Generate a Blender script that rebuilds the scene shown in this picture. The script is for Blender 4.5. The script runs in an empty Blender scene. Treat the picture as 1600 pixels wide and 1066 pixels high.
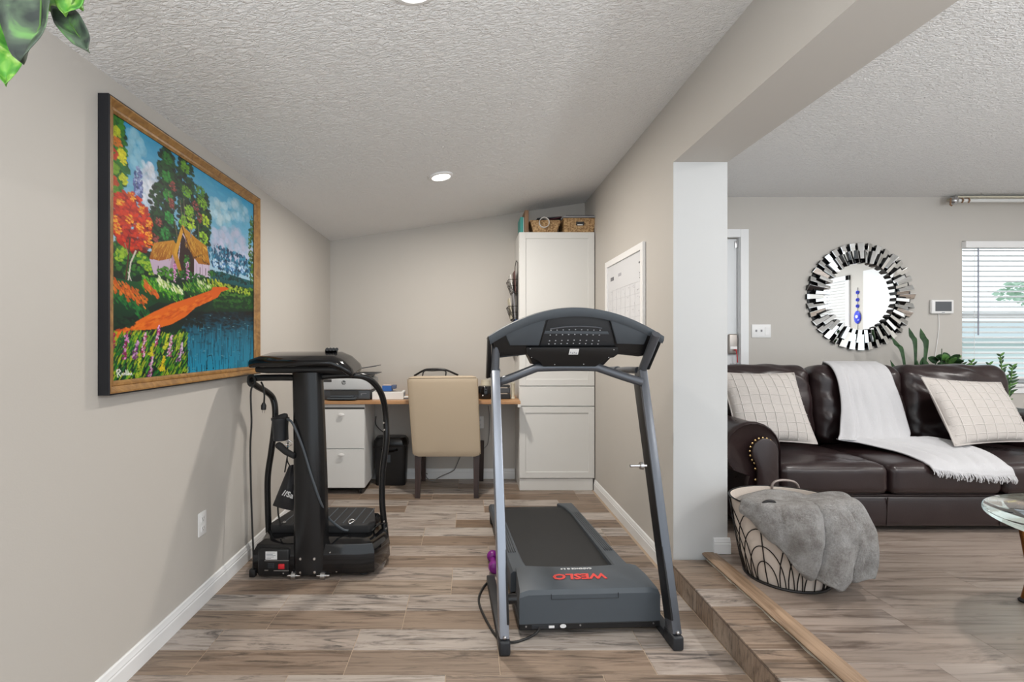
import bpy, bmesh, math, random
import numpy as np
from mathutils import Vector, Matrix, noise

# ---------------------------------------------------------------- camera, sky, light
SC = bpy.context.scene
F_PX, CX, CY, CAM_H = 775.0, 731.0, 537.0, 1.295
cam_data = bpy.data.cameras.new('camera')
cam_data.sensor_fit = 'HORIZONTAL'
cam_data.sensor_width = 36.0
cam_data.lens = 36.0 * F_PX / 1600.0
cam_data.shift_x = (800.0 - CX) / 1600.0
cam_data.shift_y = (CY - 533.0) / 1600.0
cam_data.clip_start = 0.02
cam = bpy.data.objects.new('camera', cam_data)
cam.location = (0, 0, CAM_H)
cam.rotation_euler = (math.radians(90), 0, 0)
SC.collection.objects.link(cam)
SC.camera = cam

world = bpy.data.worlds.new('overcast_sky')
world.use_nodes = True
SC.world = world
bg = world.node_tree.nodes['Background']
bg.inputs['Color'].default_value = (0.87, 0.945, 1.0, 1)
bg.inputs['Strength'].default_value = 1.28

SC.view_settings.view_transform = 'Standard'
SC.view_settings.look = 'None'
SC.view_settings.gamma = 1.0
SC.view_settings.use_curve_mapping = False
SC.view_settings.exposure = 0.31

def fill_light(name, loc, size, watts):
    """unseen fill lamp added behind the camera to brighten the ceiling"""
    l = bpy.data.lights.new(name, 'AREA')
    l.shape = 'SQUARE'; l.size = size; l.energy = watts; l.color = (0.94, 0.975, 1.0)
    o = bpy.data.objects.new(name, l)
    o.location = loc; o.rotation_euler = (math.radians(180), 0, 0)
    SC.collection.objects.link(o)
fill_light('office_fill_light', (-0.2, -0.9, 1.2), 0.9, 60.0)  # added out of view to lift the ceilings, not room lamps
fill_light('living_fill_light', (3.6, -0.6, 1.2), 0.9, 105.0)

CEIL_LIGHTS = [(-0.185, 3.414), (-0.17, 1.60)]        # office ceiling cans
LIVING_LIGHTS = [(2.86, 2.25), (4.9, 2.25), (2.86, 0.2), (4.9, 0.2)]  # first matches a glow on the ceiling; the rest are added, unseen, for light
OFFICE_W, LIVING_W = 21.0, 19.5

# ---------------------------------------------------------------- helpers
COL = SC.collection
R = math.radians
PI = math.pi

def P(px, py, Y):
    """the real-world point at distance Y whose picture lies at px, py"""
    return Vector(((px - CX) / F_PX * Y, Y, CAM_H - (py - CY) / F_PX * Y))

def mat(name, color, rough=0.5, metal=0.0, spec=None, **kw):
    m = bpy.data.materials.new(name)
    m.use_nodes = True
    b = m.node_tree.nodes['Principled BSDF']
    b.inputs['Base Color'].default_value = (*color, 1)
    b.inputs['Roughness'].default_value = rough
    b.inputs['Metallic'].default_value = metal
    if spec is not None:
        b.inputs['Specular IOR Level'].default_value = spec
    for k, v in kw.items():
        b.inputs[k.replace('_', ' ')].default_value = v
    return m

class NT:
    """small node-tree writer"""
    def __init__(self, m):
        self.t = m.node_tree
        self.b = self.t.nodes['Principled BSDF']
    def n(self, kind, **ins):
        nd = self.t.nodes.new(kind)
        for k, v in ins.items():
            if hasattr(nd, k) and not isinstance(v, tuple):
                try:
                    setattr(nd, k, v); continue
                except Exception:
                    pass
            key = k.replace('_', ' ')
            if hasattr(v, 'is_output'):
                self.t.links.new(v, nd.inputs[key])
            else:
                nd.inputs[key].default_value = v
        return nd
    def link(self, a, b):
        self.t.links.new(a, b)
    def ramp(self, fac, stops):
        r = self.t.nodes.new('ShaderNodeValToRGB')
        e = r.color_ramp.elements
        while len(e) < len(stops):
            e.new(0.5)
        for i, (p, c) in enumerate(stops):
            e[i].position = p
            e[i].color = (*c, 1) if len(c) == 3 else c
        self.link(fac, r.inputs['Fac'])
        return r.outputs['Color']
    def mix(self, a, b, fac, mode='MIX'):
        m = self.t.nodes.new('ShaderNodeMix')
        m.data_type = 'RGBA'
        m.blend_type = mode
        for s, v in ((m.inputs[6], a), (m.inputs[7], b), (m.inputs[0], fac)):
            if hasattr(v, 'is_output'):
                self.link(v, s)
            else:
                s.default_value = v if not isinstance(v, tuple) else (*v, 1)[:4]
        return m.outputs[2]
    def bump(self, height, strength, dist=0.01):
        bp = self.t.nodes.new('ShaderNodeBump')
        bp.inputs['Strength'].default_value = strength
        bp.inputs['Distance'].default_value = dist
        self.link(height, bp.inputs['Height'])
        self.link(bp.outputs['Normal'], self.b.inputs['Normal'])

def noise_coords(nt, scale=(1, 1, 1), per_object=False):
    tc = nt.n('ShaderNodeTexCoord')
    v = tc.outputs['Object']
    if per_object:
        oi = nt.n('ShaderNodeObjectInfo')
        mul = nt.n('ShaderNodeVectorMath', operation='SCALE')
        mul.inputs[0].default_value = (17.3, 41.7, 9.1)
        nt.link(oi.outputs['Random'], mul.inputs['Scale'])
        ad = nt.n('ShaderNodeVectorMath', operation='ADD')
        nt.link(v, ad.inputs[0]); nt.link(mul.outputs[0], ad.inputs[1])
        v = ad.outputs[0]
    mp = nt.n('ShaderNodeMapping')
    mp.inputs['Scale'].default_value = scale
    nt.link(v, mp.inputs['Vector'])
    return mp.outputs['Vector']

def noisy(m, scale, strength, dist=0.005, detail=3, stretch=(1, 1, 1)):
    """fine relief on a plain material"""
    nt = NT(m)
    v = noise_coords(nt, stretch)
    nz = nt.n('ShaderNodeTexNoise', Scale=scale, Detail=detail, Vector=v)
    nt.bump(nz.outputs['Fac'], strength, dist)
    return m

# ---- objects
def finish(bm, name, mats, parent=None, smooth=True, world_space=True):
    bmesh.ops.recalc_face_normals(bm, faces=bm.faces)
    me = bpy.data.meshes.new(name)
    bm.to_mesh(me)
    bm.free()
    return link_mesh(me, name, mats, parent, smooth, world_space)

def link_mesh(me, name, mats, parent=None, smooth=True, world_space=True):
    if not isinstance(mats, (list, tuple)):
        mats = [mats]
    for m in mats:
        me.materials.append(m)
    if smooth:
        me.polygons.foreach_set('use_smooth', [True] * len(me.polygons))
        me.set_sharp_from_angle(angle=R(smooth if smooth is not True else 38))
    o = bpy.data.objects.new(name, me)
    COL.objects.link(o)
    if parent is not None:
        attach(o, parent, world_space)
    return o

def attach(o, parent, world_space=True):
    o.parent = parent
    if world_space and parent.type == 'EMPTY':
        o.matrix_parent_inverse = parent.matrix_basis.inverted()

def thing(name, label, cat, loc, rz=0.0, group=None):
    e = bpy.data.objects.new(name, None)
    e.empty_display_size = 0.05
    e.location = loc
    e.rotation_euler = (0, 0, rz)
    COL.objects.link(e)
    tag(e, label, cat, group)
    return e

def tag(o, label, cat, group=None):
    o['label'] = label
    o['category'] = cat
    if group:
        o['group'] = group
    return o

def struct(o, label=None):
    o['kind'] = 'structure'
    if label:
        o['label'] = label
    return o

# ---- shapes added to a bmesh
def B():
    return bmesh.new()

def box(bm, lo, hi, bev=0.0, seg=2, mi=0, M=None):
    lo, hi = Vector(lo), Vector(hi)
    c, s = (lo + hi) / 2, hi - lo
    r = bmesh.ops.create_cube(bm, size=1.0, matrix=Matrix.Translation(c) @ Matrix.Diagonal((*s, 1)))
    vs = r['verts']
    fs = {f for v in vs for f in v.link_faces}
    for f in fs:
        f.material_index = mi
    if bev > 0:
        es = list({e for v in vs for e in v.link_edges})
        rr = bmesh.ops.bevel(bm, geom=es, offset=bev, segments=seg, profile=0.5, affect='EDGES', clamp_overlap=True)
        vs = list({v for v in rr['verts']} | {v for v in vs if v.is_valid})
        for f in rr['faces']:
            f.material_index = mi
    if M is not None:
        allv = set(v for v in vs if v.is_valid)
        for f in list(bm.faces):
            if any(v in allv for v in f.verts):
                allv.update(f.verts)
        bmesh.ops.transform(bm, matrix=M, verts=list(allv))
    return vs

def frame_at(t, up=Vector((0, 0, 1))):
    t = t.normalized()
    if abs(t.dot(up)) > 0.98:
        up = Vector((0, 1, 0))
    a = t.cross(up).normalized()
    return a, a.cross(t).normalized()

def tube(bm, pts, rad, n=8, cap=True, mi=0, flat=1.0):
    """tube along points; rad a number or a list; flat squashes the second axis"""
    pts = [Vector(p) for p in pts]
    rad = rad if isinstance(rad, (list, tuple)) else [rad] * len(pts)
    rings = []
    pa = None
    for i, p in enumerate(pts):
        t = (pts[min(i + 1, len(pts) - 1)] - pts[max(i - 1, 0)])
        if t.length < 1e-9:
            t = Vector((0, 0, 1))
        t.normalize()
        if pa is None:
            a, b = frame_at(t)
        else:
            a = (pa - t * pa.dot(t))
            a = a.normalized() if a.length > 1e-6 else frame_at(t)[0]
            b = a.cross(t).normalized()
        pa = a
        rings.append([bm.verts.new(p + (a * math.cos(2 * PI * k / n) + b * flat * math.sin(2 * PI * k / n)) * rad[i]) for k in range(n)])
    for r0, r1 in zip(rings, rings[1:]):
        for k in range(n):
            f = bm.faces.new((r0[k], r0[(k + 1) % n], r1[(k + 1) % n], r1[k]))
            f.material_index = mi
    if cap:
        for r in (rings[0], rings[-1]):
            f = bm.faces.new(r); f.material_index = mi
    return rings

def smooth_path(pts, k=6):
    """Catmull-Rom through the points"""
    pts = [Vector(p) for p in pts]
    if len(pts) < 3:
        return pts
    q = [pts[0] * 2 - pts[1]] + pts + [pts[-1] * 2 - pts[-2]]
    out = []
    for i in range(1, len(q) - 2):
        for j in range(k):
            t = j / k
            a, b, c, d = q[i - 1], q[i], q[i + 1], q[i + 2]
            out.append(0.5 * ((2 * b) + (c - a) * t + (2 * a - 5 * b + 4 * c - d) * t * t + (3 * b - a - 3 * c + d) * t ** 3))
    out.append(pts[-1])
    return out

def cyl(bm, a, b, r0, r1=None, n=20, mi=0):
    return tube(bm, [a, b], [r0, r0 if r1 is None else r1], n=n, mi=mi)

def lathe(bm, prof, origin=(0, 0, 0), n=24, mi=0, axis='Z', sx=1.0, sy=1.0):
    o = Vector(origin)
    rings = []
    closed = prof[0] == prof[-1]
    for r, h in prof:
        ring = []
        for k in range(n):
            c, s = math.cos(2 * PI * k / n) * r * sx, math.sin(2 * PI * k / n) * r * sy
            v = Vector((c, s, h)) if axis == 'Z' else (Vector((c, h, s)) if axis == 'Y' else Vector((h, c, s)))
            ring.append(bm.verts.new(o + v))
        rings.append(ring)
    for r0, r1 in zip(rings, rings[1:]):
        for k in range(n):
            f = bm.faces.new((r0[k], r0[(k + 1) % n], r1[(k + 1) % n], r1[k]))
            f.material_index = mi
    for r in (() if closed else (rings[0], rings[-1])):
        try:
            f = bm.faces.new(r); f.material_index = mi
        except ValueError:
            pass
    return rings

def prism(bm, poly, d, mi=0, bev=0.0):
    """closed polygon of 3-D points pushed along d"""
    d = Vector(d)
    a = [bm.verts.new(Vector(p)) for p in poly]
    b = [bm.verts.new(Vector(p) + d) for p in poly]
    n = len(a)
    fs = [bm.faces.new(a), bm.faces.new(b[::-1])]
    for k in range(n):
        fs.append(bm.faces.new((a[k], b[k], b[(k + 1) % n], a[(k + 1) % n])))
    for f in fs:
        f.material_index = mi
    if bev:
        bmesh.ops.recalc_face_normals(bm, faces=fs)
        es = list({e for f in fs for e in f.edges})
        bmesh.ops.bevel(bm, geom=es, offset=bev, segments=2, profile=0.5, affect='EDGES', clamp_overlap=True)
    return fs

def loft(bm, rows, close_u=False, mi=0):
    """rows of points joined as a grid"""
    vr = [[bm.verts.new(Vector(p)) for p in r] for r in rows]
    for r0, r1 in zip(vr, vr[1:]):
        n = len(r0)
        for k in range(n if close_u else n - 1):
            f = bm.faces.new((r0[k], r0[(k + 1) % n], r1[(k + 1) % n], r1[k]))
            f.material_index = mi
    return vr

def ball(bm, c, r, sub=2, mi=0, scale=(1, 1, 1)):
    rr = bmesh.ops.create_icosphere(bm, subdivisions=sub, radius=r, matrix=Matrix.Translation(Vector(c)) @ Matrix.Diagonal((*scale, 1)))
    for v in rr['verts']:
        for f in v.link_faces:
            f.material_index = mi

def cushion(size, rad, puff=(0, 0, 0), n=12, wrinkle=0.0, wscale=6.0, seed=0, pinch=0.0):
    """soft box about the origin as a bmesh: rounded corners, bulging faces, creases"""
    bm = bmesh.new()
    bmesh.ops.create_cube(bm, size=2.0)
    bmesh.ops.subdivide_edges(bm, edges=bm.edges[:], cuts=n, use_grid_fill=True)
    h = Vector(size) / 2
    for v in bm.verts:
        u = v.co.copy()
        # spread the rings towards the edges
        u = Vector([math.copysign(abs(c) ** 0.85, c) for c in u])
        p = Vector((u.x * h.x, u.y * h.y, u.z * h.z))
        inner = Vector([max(-(h[i] - rad), min(h[i] - rad, p[i])) for i in range(3)])
        d = p - inner
        if d.length > 1e-9:
            p = inner + d.normalized() * min(d.length, rad) if d.length > rad else p
        k = Vector((u.x, u.y, u.z))
        for i in range(3):
            j, l = (i + 1) % 3, (i + 2) % 3
            w = (1 - k[j] ** 2) * (1 - k[l] ** 2)
            p[i] += puff[i] * w * (1 if k[i] > 0.5 else -1 if k[i] < -0.5 else k[i] * 2)
        if pinch:
            j = abs(k.x) ** 6 * abs(k.z) ** 6
            p.x += math.copysign(pinch * j, p.x); p.z += math.copysign(pinch * j, p.z)
        if wrinkle:
            q = p * wscale + Vector((seed * 7.1, seed * 3.3, 0))
            s = noise.noise(Vector((q.x * 2.2 + q.z * .8, q.y * 0.8, q.z * 0.5))) + 0.5 * noise.noise(q * 2.3)
            p += (p - inner * 0.5).normalized() * s * wrinkle
        v.co = p
    return bm

def moved(bm, M):
    bmesh.ops.transform(bm, matrix=M, verts=bm.verts)
    return bm

def merge(bm, other):
    me = bpy.data.meshes.new('tmp')
    other.to_mesh(me); other.free()
    bm.from_mesh(me)
    bpy.data.meshes.remove(me)

def text_mesh(body, size, M, bm=None, mi=0, bold=0.0, sx=1.0, ext=0.0005, shear=0.0):
    """lettering as real thin geometry"""
    cu = bpy.data.curves.new('lettering', 'FONT')
    cu.body = body
    cu.size = size
    cu.align_x = 'CENTER'; cu.align_y = 'CENTER'
    cu.extrude = ext
    cu.offset = bold
    cu.shear = shear
    cu.resolution_u = 2
    ob = bpy.data.objects.new('lettering', cu)
    COL.objects.link(ob)
    dg = bpy.context.evaluated_depsgraph_get()
    me = bpy.data.meshes.new_from_object(ob.evaluated_get(dg))
    bpy.data.objects.remove(ob)
    bpy.data.curves.remove(cu)
    own = bm is None
    bm = bm or bmesh.new()
    n0 = len(bm.verts)
    bm.from_mesh(me)
    bpy.data.meshes.remove(me)
    bm.verts.ensure_lookup_table()
    bmesh.ops.transform(bm, matrix=M @ Matrix.Diagonal((sx, 1, 1, 1)), verts=bm.verts[n0:])
    return bm

def basis(o, x, y):
    """matrix with origin o, x and y axes"""
    x, y = Vector(x).normalized(), Vector(y).normalized()
    z = x.cross(y).normalized()
    M = Matrix((x, y, z)).transposed().to_4x4()
    M.translation = Vector(o)
    return M

rng = random.Random(7)
# ---------------------------------------------------------------- materials
def wall_paint(name, c):
    m = mat(name, c, 0.62, spec=0.3)
    return noisy(m, 160, 0.10, 0.002, 2)
M_WALL = wall_paint('greige_wall_paint', (0.548, 0.522, 0.487))
M_COLUMN = wall_paint('white_wall_paint', (0.605, 0.61, 0.61))
M_TRIM = mat('white_trim_paint', (0.83, 0.84, 0.85), 0.35)
M_WHITE = mat('white_plastic', (0.86, 0.86, 0.86), 0.4)

def ceiling_mat():
    m = mat('knockdown_ceiling_texture', (0.88, 0.875, 0.868), 0.8, spec=0.2)
    nt = NT(m)
    v = noise_coords(nt, (0.6, 1.3, 1))
    nz = nt.n('ShaderNodeTexNoise', Scale=52.0, Detail=3.0, Roughness=0.6, Distortion=1.2, Vector=v)
    r = nt.ramp(nz.outputs['Fac'], [(0.36, (0, 0, 0)), (0.60, (1, 1, 1))])
    nt.bump(r, 0.70, 0.009)
    return m
M_CEIL = ceiling_mat()

def wood_tile(name, ramp, grain=(3.0, 46.0, 8.0), blotch=True, rough=0.42, bump=0.08, dark=(0.13, 0.095, 0.07), dark_amt=0.75):
    """wood-look plank whose tone and grain change from piece to piece"""
    m = mat(name, (0.4, 0.3, 0.25), rough)
    nt = NT(m)
    oi = nt.n('ShaderNodeObjectInfo')
    base = nt.ramp(oi.outputs['Random'], ramp)
    v = noise_coords(nt, grain, True)
    g1 = nt.n('ShaderNodeTexNoise', Scale=1.0, Detail=6.0, Roughness=0.62, Distortion=1.2, Vector=v)
    gr = nt.ramp(g1.outputs['Fac'], [(0.30, (0.55, 0.50, 0.46)), (0.50, (1, 1, 1)), (0.72, (1.18, 1.17, 1.16))])
    c = nt.mix(base, gr, 1.0, 'MULTIPLY')
    v2 = noise_coords(nt, (grain[0] * 0.8, grain[1] * 0.45, 5), True)
    g2 = nt.n('ShaderNodeTexNoise', Scale=1.0, Detail=5.0, Roughness=0.7, Distortion=2.0, Vector=v2)
    k = nt.ramp(g2.outputs['Fac'], [(0.52, (0, 0, 0)), (0.66, (1, 1, 1))])
    if blotch:
        mm = nt.n('ShaderNodeMath', operation='MULTIPLY')
        nt.link(k, mm.inputs[0]); mm.inputs[1].default_value = dark_amt
        c = nt.mix(c, dark, mm.outputs[0])
    nt.link(c, nt.b.inputs['Base Color'])
    nt.bump(g1.outputs['Fac'], bump, 0.004)
    return m
M_TILE = wood_tile('brown_wood_look_tile', [(0.0, (0.215, 0.152, 0.108)), (0.3, (0.285, 0.214, 0.162)), (0.6, (0.245, 0.18, 0.136)), (0.8, (0.335, 0.27, 0.216)), (1.0, (0.225, 0.164, 0.122))],
                   grain=(2.2, 40.0, 8.0), dark=(0.065, 0.048, 0.037), dark_amt=0.85)
M_TILE_L = wood_tile('grey_wood_look_tile', [(0.0, (0.385, 0.33, 0.288)), (0.35, (0.44, 0.39, 0.352)), (0.65, (0.33, 0.268, 0.226)), (1.0, (0.465, 0.415, 0.38))],
                     grain=(2.6, 36.0, 8.0), dark=(0.085, 0.073, 0.067), dark_amt=0.95)
M_LAM = wood_tile('grey_brown_laminate', [(0.0, (0.25, 0.194, 0.16)), (0.35, (0.32, 0.264, 0.228)), (0.7, (0.26, 0.206, 0.172)), (1.0, (0.34, 0.284, 0.248))],
                  grain=(1.3, 22.0, 8.0), rough=0.30, bump=0.03, dark=(0.085, 0.06, 0.046), dark_amt=0.8)
M_NOSE = wood_tile('oak_stair_nosing', [(0.0, (0.33, 0.225, 0.145)), (1.0, (0.35, 0.24, 0.16))], grain=(46.0, 2.0, 30.0), rough=0.45, bump=0.05, dark=(0.18, 0.11, 0.065), dark_amt=0.5)
M_GROUT = mat('tan_grout', (0.46, 0.36, 0.27), 0.9)
M_UNDER = mat('dark_underlay', (0.16, 0.12, 0.10), 0.9)
M_CAULK = noisy(mat('old_caulk', (0.62, 0.57, 0.48), 0.8), 70, 0.8, 0.01)

M_BLACK = mat('black_plastic', (0.008, 0.008, 0.009), 0.42)
M_GLOSS = mat('gloss_black', (0.005, 0.005, 0.006), 0.09)
M_SATIN = mat('satin_black_paint', (0.012, 0.012, 0.013), 0.24, 0.2)
M_RUBBER = noisy(mat('black_rubber', (0.015, 0.015, 0.0165), 0.75), 300, 0.3, 0.002)
M_BELT = noisy(mat('running_belt', (0.014, 0.0145, 0.016), 0.68), 500, 0.35, 0.002)
M_CHAR = noisy(mat('charcoal_plastic', (0.066, 0.078, 0.092), 0.52), 400, 0.12, 0.002)
M_CHAR_D = mat('dark_charcoal_plastic', (0.020, 0.022, 0.026), 0.5)
M_GREYGLARE = mat('grey_paint_with_glare', (0.34, 0.37, 0.43), 0.30, 0.55)  # lighter copy of the grey metal paint, glare painted into the colour
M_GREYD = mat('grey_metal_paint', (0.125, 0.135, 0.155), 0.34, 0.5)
M_CHROME = mat('chrome', (0.85, 0.85, 0.86), 0.12, 1.0)
M_STEEL = mat('steel', (0.55, 0.55, 0.56), 0.3, 1.0)
M_RED = mat('red_plastic', (0.62, 0.02, 0.03), 0.35)
M_REDP = mat('red_print', (0.72, 0.07, 0.06), 0.45)
M_PRINTW = mat('white_print', (0.78, 0.78, 0.78), 0.5)
M_PRINTG = mat('grey_print', (0.30, 0.31, 0.34), 0.6)
M_PURPLE = mat('purple_vinyl', (0.20, 0.012, 0.21), 0.28)
M_CABINET = mat('white_cabinet_lacquer', (0.74, 0.74, 0.725), 0.38)
M_FILE = mat('white_laminate', (0.76, 0.765, 0.76), 0.4)
M_GAP = mat('shadow_gap', (0.05, 0.05, 0.05), 0.8)
def plain_wood(name, c0, c1, grain, rough=0.4):
    m = mat(name, c0, rough)
    nt = NT(m)
    v = noise_coords(nt, grain)
    g = nt.n('ShaderNodeTexNoise', Scale=1.0, Detail=5.0, Distortion=1.0, Vector=v)
    nt.link(nt.ramp(g.outputs['Fac'], [(0.3, c0), (0.7, c1)]), nt.b.inputs['Base Color'])
    return m
M_DESK = plain_wood('honey_wood', (0.40, 0.20, 0.09), (0.58, 0.34, 0.17), (3, 30, 30))
M_BOARD = plain_wood('brown_wood', (0.20, 0.11, 0.06), (0.32, 0.19, 0.11), (20, 20, 3), 0.6)
M_LEG = plain_wood('dark_walnut', (0.020, 0.011, 0.010), (0.050, 0.028, 0.024), (30, 30, 4), 0.35)
M_TAN = noisy(mat('tan_leatherette', (0.50, 0.405, 0.295), 0.42), 90, 0.10, 0.003)
M_PRN_L = mat('printer_light_grey', (0.52, 0.54, 0.56), 0.45)
M_PRN_D = mat('printer_dark_grey', (0.055, 0.060, 0.068), 0.42)
M_PAPER = mat('paper_white', (0.80, 0.80, 0.79), 0.7)
M_BLUE = mat('blue_card', (0.035, 0.13, 0.42), 0.45)
M_TEAL = mat('teal_card', (0.05, 0.33, 0.30), 0.5)
M_AMBER = mat('brown_card', (0.35, 0.19, 0.09), 0.6)
M_GREYC = mat('grey_card', (0.33, 0.33, 0.35), 0.6)
M_CREAM = mat('cream_plastic', (0.62, 0.58, 0.46), 0.5)
def wicker():
    m = mat('wicker', (0.45, 0.27, 0.12), 0.7)
    nt = NT(m)
    v = noise_coords(nt, (1, 1, 1))
    g = nt.n('ShaderNodeTexNoise', Scale=70.0, Detail=3.0, Vector=v)
    nt.link(nt.ramp(g.outputs['Fac'], [(0.35, (0.24, 0.125, 0.05)), (0.65, (0.60, 0.40, 0.20))]), nt.b.inputs['Base Color'])
    return m
M_WICKER = wicker()
def leather():
    m = mat('dark_brown_leather', (0.030, 0.017, 0.016), 0.30, spec=0.5)
    nt = NT(m)
    v = noise_coords(nt)
    g = nt.n('ShaderNodeTexNoise', Scale=5.0, Detail=4.0, Vector=v)
    nt.link(nt.ramp(g.outputs['Fac'], [(0.3, (0.016, 0.0080, 0.0085)), (0.7, (0.024, 0.0130, 0.0130))]), nt.b.inputs['Base Color'])
    nt.link(nt.ramp(g.outputs['Fac'], [(0.3, (0.27, 0.27, 0.27)), (0.7, (0.36, 0.36, 0.36))]), nt.b.inputs['Roughness'])
    vo = nt.n('ShaderNodeTexNoise', Scale=140.0, Detail=2.0, Vector=v)
    nt.bump(vo.outputs['Fac'], 0.12, 0.003)
    return m
M_LEATHER = leather()
M_PIPING = mat('leather_piping', (0.030, 0.020, 0.020), 0.35)
M_BRASS = mat('antique_brass', (0.55, 0.38, 0.17), 0.28, 1.0)
M_GOLD = mat('polished_gold', (0.80, 0.50, 0.14), 0.20, 1.0)
M_THROW = noisy(mat('white_knit', (0.50, 0.495, 0.51), 0.9, Sheen_Weight=0.3), 120, 0.5, 0.006, 2, (1, 3, 3))
M_PILLOW = noisy(mat('cream_cotton', (0.475, 0.44, 0.415), 0.9), 160, 0.35, 0.004)
M_STITCH = mat('cream_stitching', (0.58, 0.55, 0.525), 0.9)
M_LINER = noisy(mat('natural_canvas', (0.62, 0.54, 0.475), 0.9), 90, 0.3, 0.004)
M_WIRE = mat('dark_wire', (0.022, 0.020, 0.020), 0.4, 0.6)
def fur():
    m = mat('grey_plush_fur', (0.36, 0.34, 0.325), 0.95, spec=0.1, Sheen_Weight=0.4)
    nt = NT(m)
    v = noise_coords(nt)
    g = nt.n('ShaderNodeTexNoise', Scale=13.0, Detail=6.0, Roughness=0.68, Vector=v)
    f = nt.n('ShaderNodeTexNoise', Scale=120.0, Detail=5.0, Roughness=0.75, Distortion=0.6, Vector=v)
    c = nt.ramp(g.outputs['Fac'], [(0.36, (0.21, 0.185, 0.168)), (0.50, (0.35, 0.33, 0.315)), (0.66, (0.48, 0.47, 0.465))])
    k = nt.ramp(f.outputs['Fac'], [(0.35, (0.72, 0.71, 0.70)), (0.65, (1.15, 1.15, 1.15))])
    nt.link(nt.mix(c, k, 1.0, 'MULTIPLY'), nt.b.inputs['Base Color'])
    nt.bump(f.outputs['Fac'], 1.0, 0.02)
    return m
M_FUR = fur()
M_MIRROR = mat('mirror_glass', (0.93, 0.95, 0.95), 0.015, 1.0)
M_GLASS = mat('green_tinted_glass', (0.80, 0.95, 0.92), 0.02, 0.0, Transmission_Weight=1.0, IOR=1.5)
M_PANE = mat('window_pane', (0.97, 1.0, 1.0), 0.0, 0.0, Transmission_Weight=1.0, IOR=1.02)
M_SLAT = mat('white_blind_slat', (0.84, 0.86, 0.87), 0.45, Transmission_Weight=0.0)
M_SCREEN = mat('grey_lcd', (0.11, 0.12, 0.135), 0.25)
def leaf_mat(name, stops, scale=7.0, stretch=(1, 1, 1), rough=0.4):
    m = mat(name, stops[0][1], rough)
    nt = NT(m)
    v = noise_coords(nt, stretch, True)
    g = nt.n('ShaderNodeTexNoise', Scale=scale, Detail=3.0, Distortion=0.8, Vector=v)
    nt.link(nt.ramp(g.outputs['Fac'], stops), nt.b.inputs['Base Color'])
    nt.b.inputs['Subsurface Weight'].default_value = 0.0
    return m
M_POTHOS = leaf_mat('variegated_leaf', [(0.34, (0.05, 0.22, 0.035)), (0.50, (0.12, 0.38, 0.05)), (0.60, (0.30, 0.55, 0.10)), (0.74, (0.60, 0.74, 0.36))], 26.0)
M_POTHOS_D = leaf_mat('dark_variegated_leaf', [(0.36, (0.035, 0.045, 0.04)), (0.56, (0.09, 0.13, 0.085)), (0.68, (0.16, 0.36, 0.10)), (0.8, (0.5, 0.62, 0.4))], 18.0)
M_LEAF = leaf_mat('dark_green_leaf', [(0.3, (0.014, 0.045, 0.018)), (0.7, (0.045, 0.11, 0.04))], 20.0)
M_LEAF_L = leaf_mat('fresh_green_leaf', [(0.3, (0.05, 0.16, 0.035)), (0.7, (0.14, 0.30, 0.07))], 20.0)
M_STEM = mat('green_stem', (0.12, 0.24, 0.06), 0.5)
M_POT = mat('terracotta', (0.40, 0.20, 0.12), 0.7)
M_POTW = mat('white_ceramic', (0.75, 0.74, 0.72), 0.3)
M_SOIL = noisy(mat('soil', (0.03, 0.02, 0.015), 0.95), 60, 1, 0.01)
M_DOOR = mat('pale_door_paint', (0.76, 0.78, 0.80), 0.4)
M_COBALT = mat('cobalt_glass', (0.01, 0.03, 0.55), 0.1)
def lamp_mat(strength, color=(1.0, 0.96, 0.90)):
    m = mat('lamp_lens', (1, 1, 1), 0.4)
    b = m.node_tree.nodes['Principled BSDF']
    b.inputs['Emission Color'].default_value = (*color, 1)
    b.inputs['Emission Strength'].default_value = strength
    return m
M_LAMP = lamp_mat(9.0)
M_GOLDFRAME = plain_wood('gilded_moulding', (0.20, 0.095, 0.028), (0.40, 0.215, 0.065), (25, 25, 25), 0.34)
M_CORD = mat('black_cord', (0.012, 0.012, 0.012), 0.5)
M_CORDG = mat('grey_cord', (0.20, 0.20, 0.20), 0.5)
# ---------------------------------------------------------------- the room
XL, XR, XC, YB, YCOL = -1.32, 1.122, 1.416, 4.755, 2.712
YREAR, YLIV, XFAR = -1.5, 4.35, 6.30
Z_LIV, Z_TREAD, X_RISER, X_NOSE = 0.15, 0.12, 1.09, 1.30
CZ = lambda x: 2.279 + (x - XL) * 0.1500          # sloped office ceiling
Z_HEAD, Z_LC = 2.286, 2.58

def wall(name, lo, hi, m=None, label=None):
    bm = B(); box(bm, lo, hi)
    return struct(finish(bm, name, m or M_WALL, None, False), label)

wall('wall_left', (XL - 0.12, YREAR, -0.1), (XL, YB + 0.12, 2.75))
wall('wall_back', (XL - 0.12, YB, -0.1), (XR + 0.1, YB + 0.12, 2.95))
wall('wall_right', (XR, YCOL, -0.1), (XC, YB + 0.12, 2.95))
wall('wall_column', (XR, YCOL - 0.006, Z_TREAD - 0.02), (XC, YCOL, Z_HEAD), M_COLUMN)
wall('wall_header', (XR, YREAR, Z_HEAD), (XC, YCOL, 2.95))
wall('wall_living_right', (XFAR, YREAR, 0), (XFAR + 0.12, YLIV + 0.12, 2.75))

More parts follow.
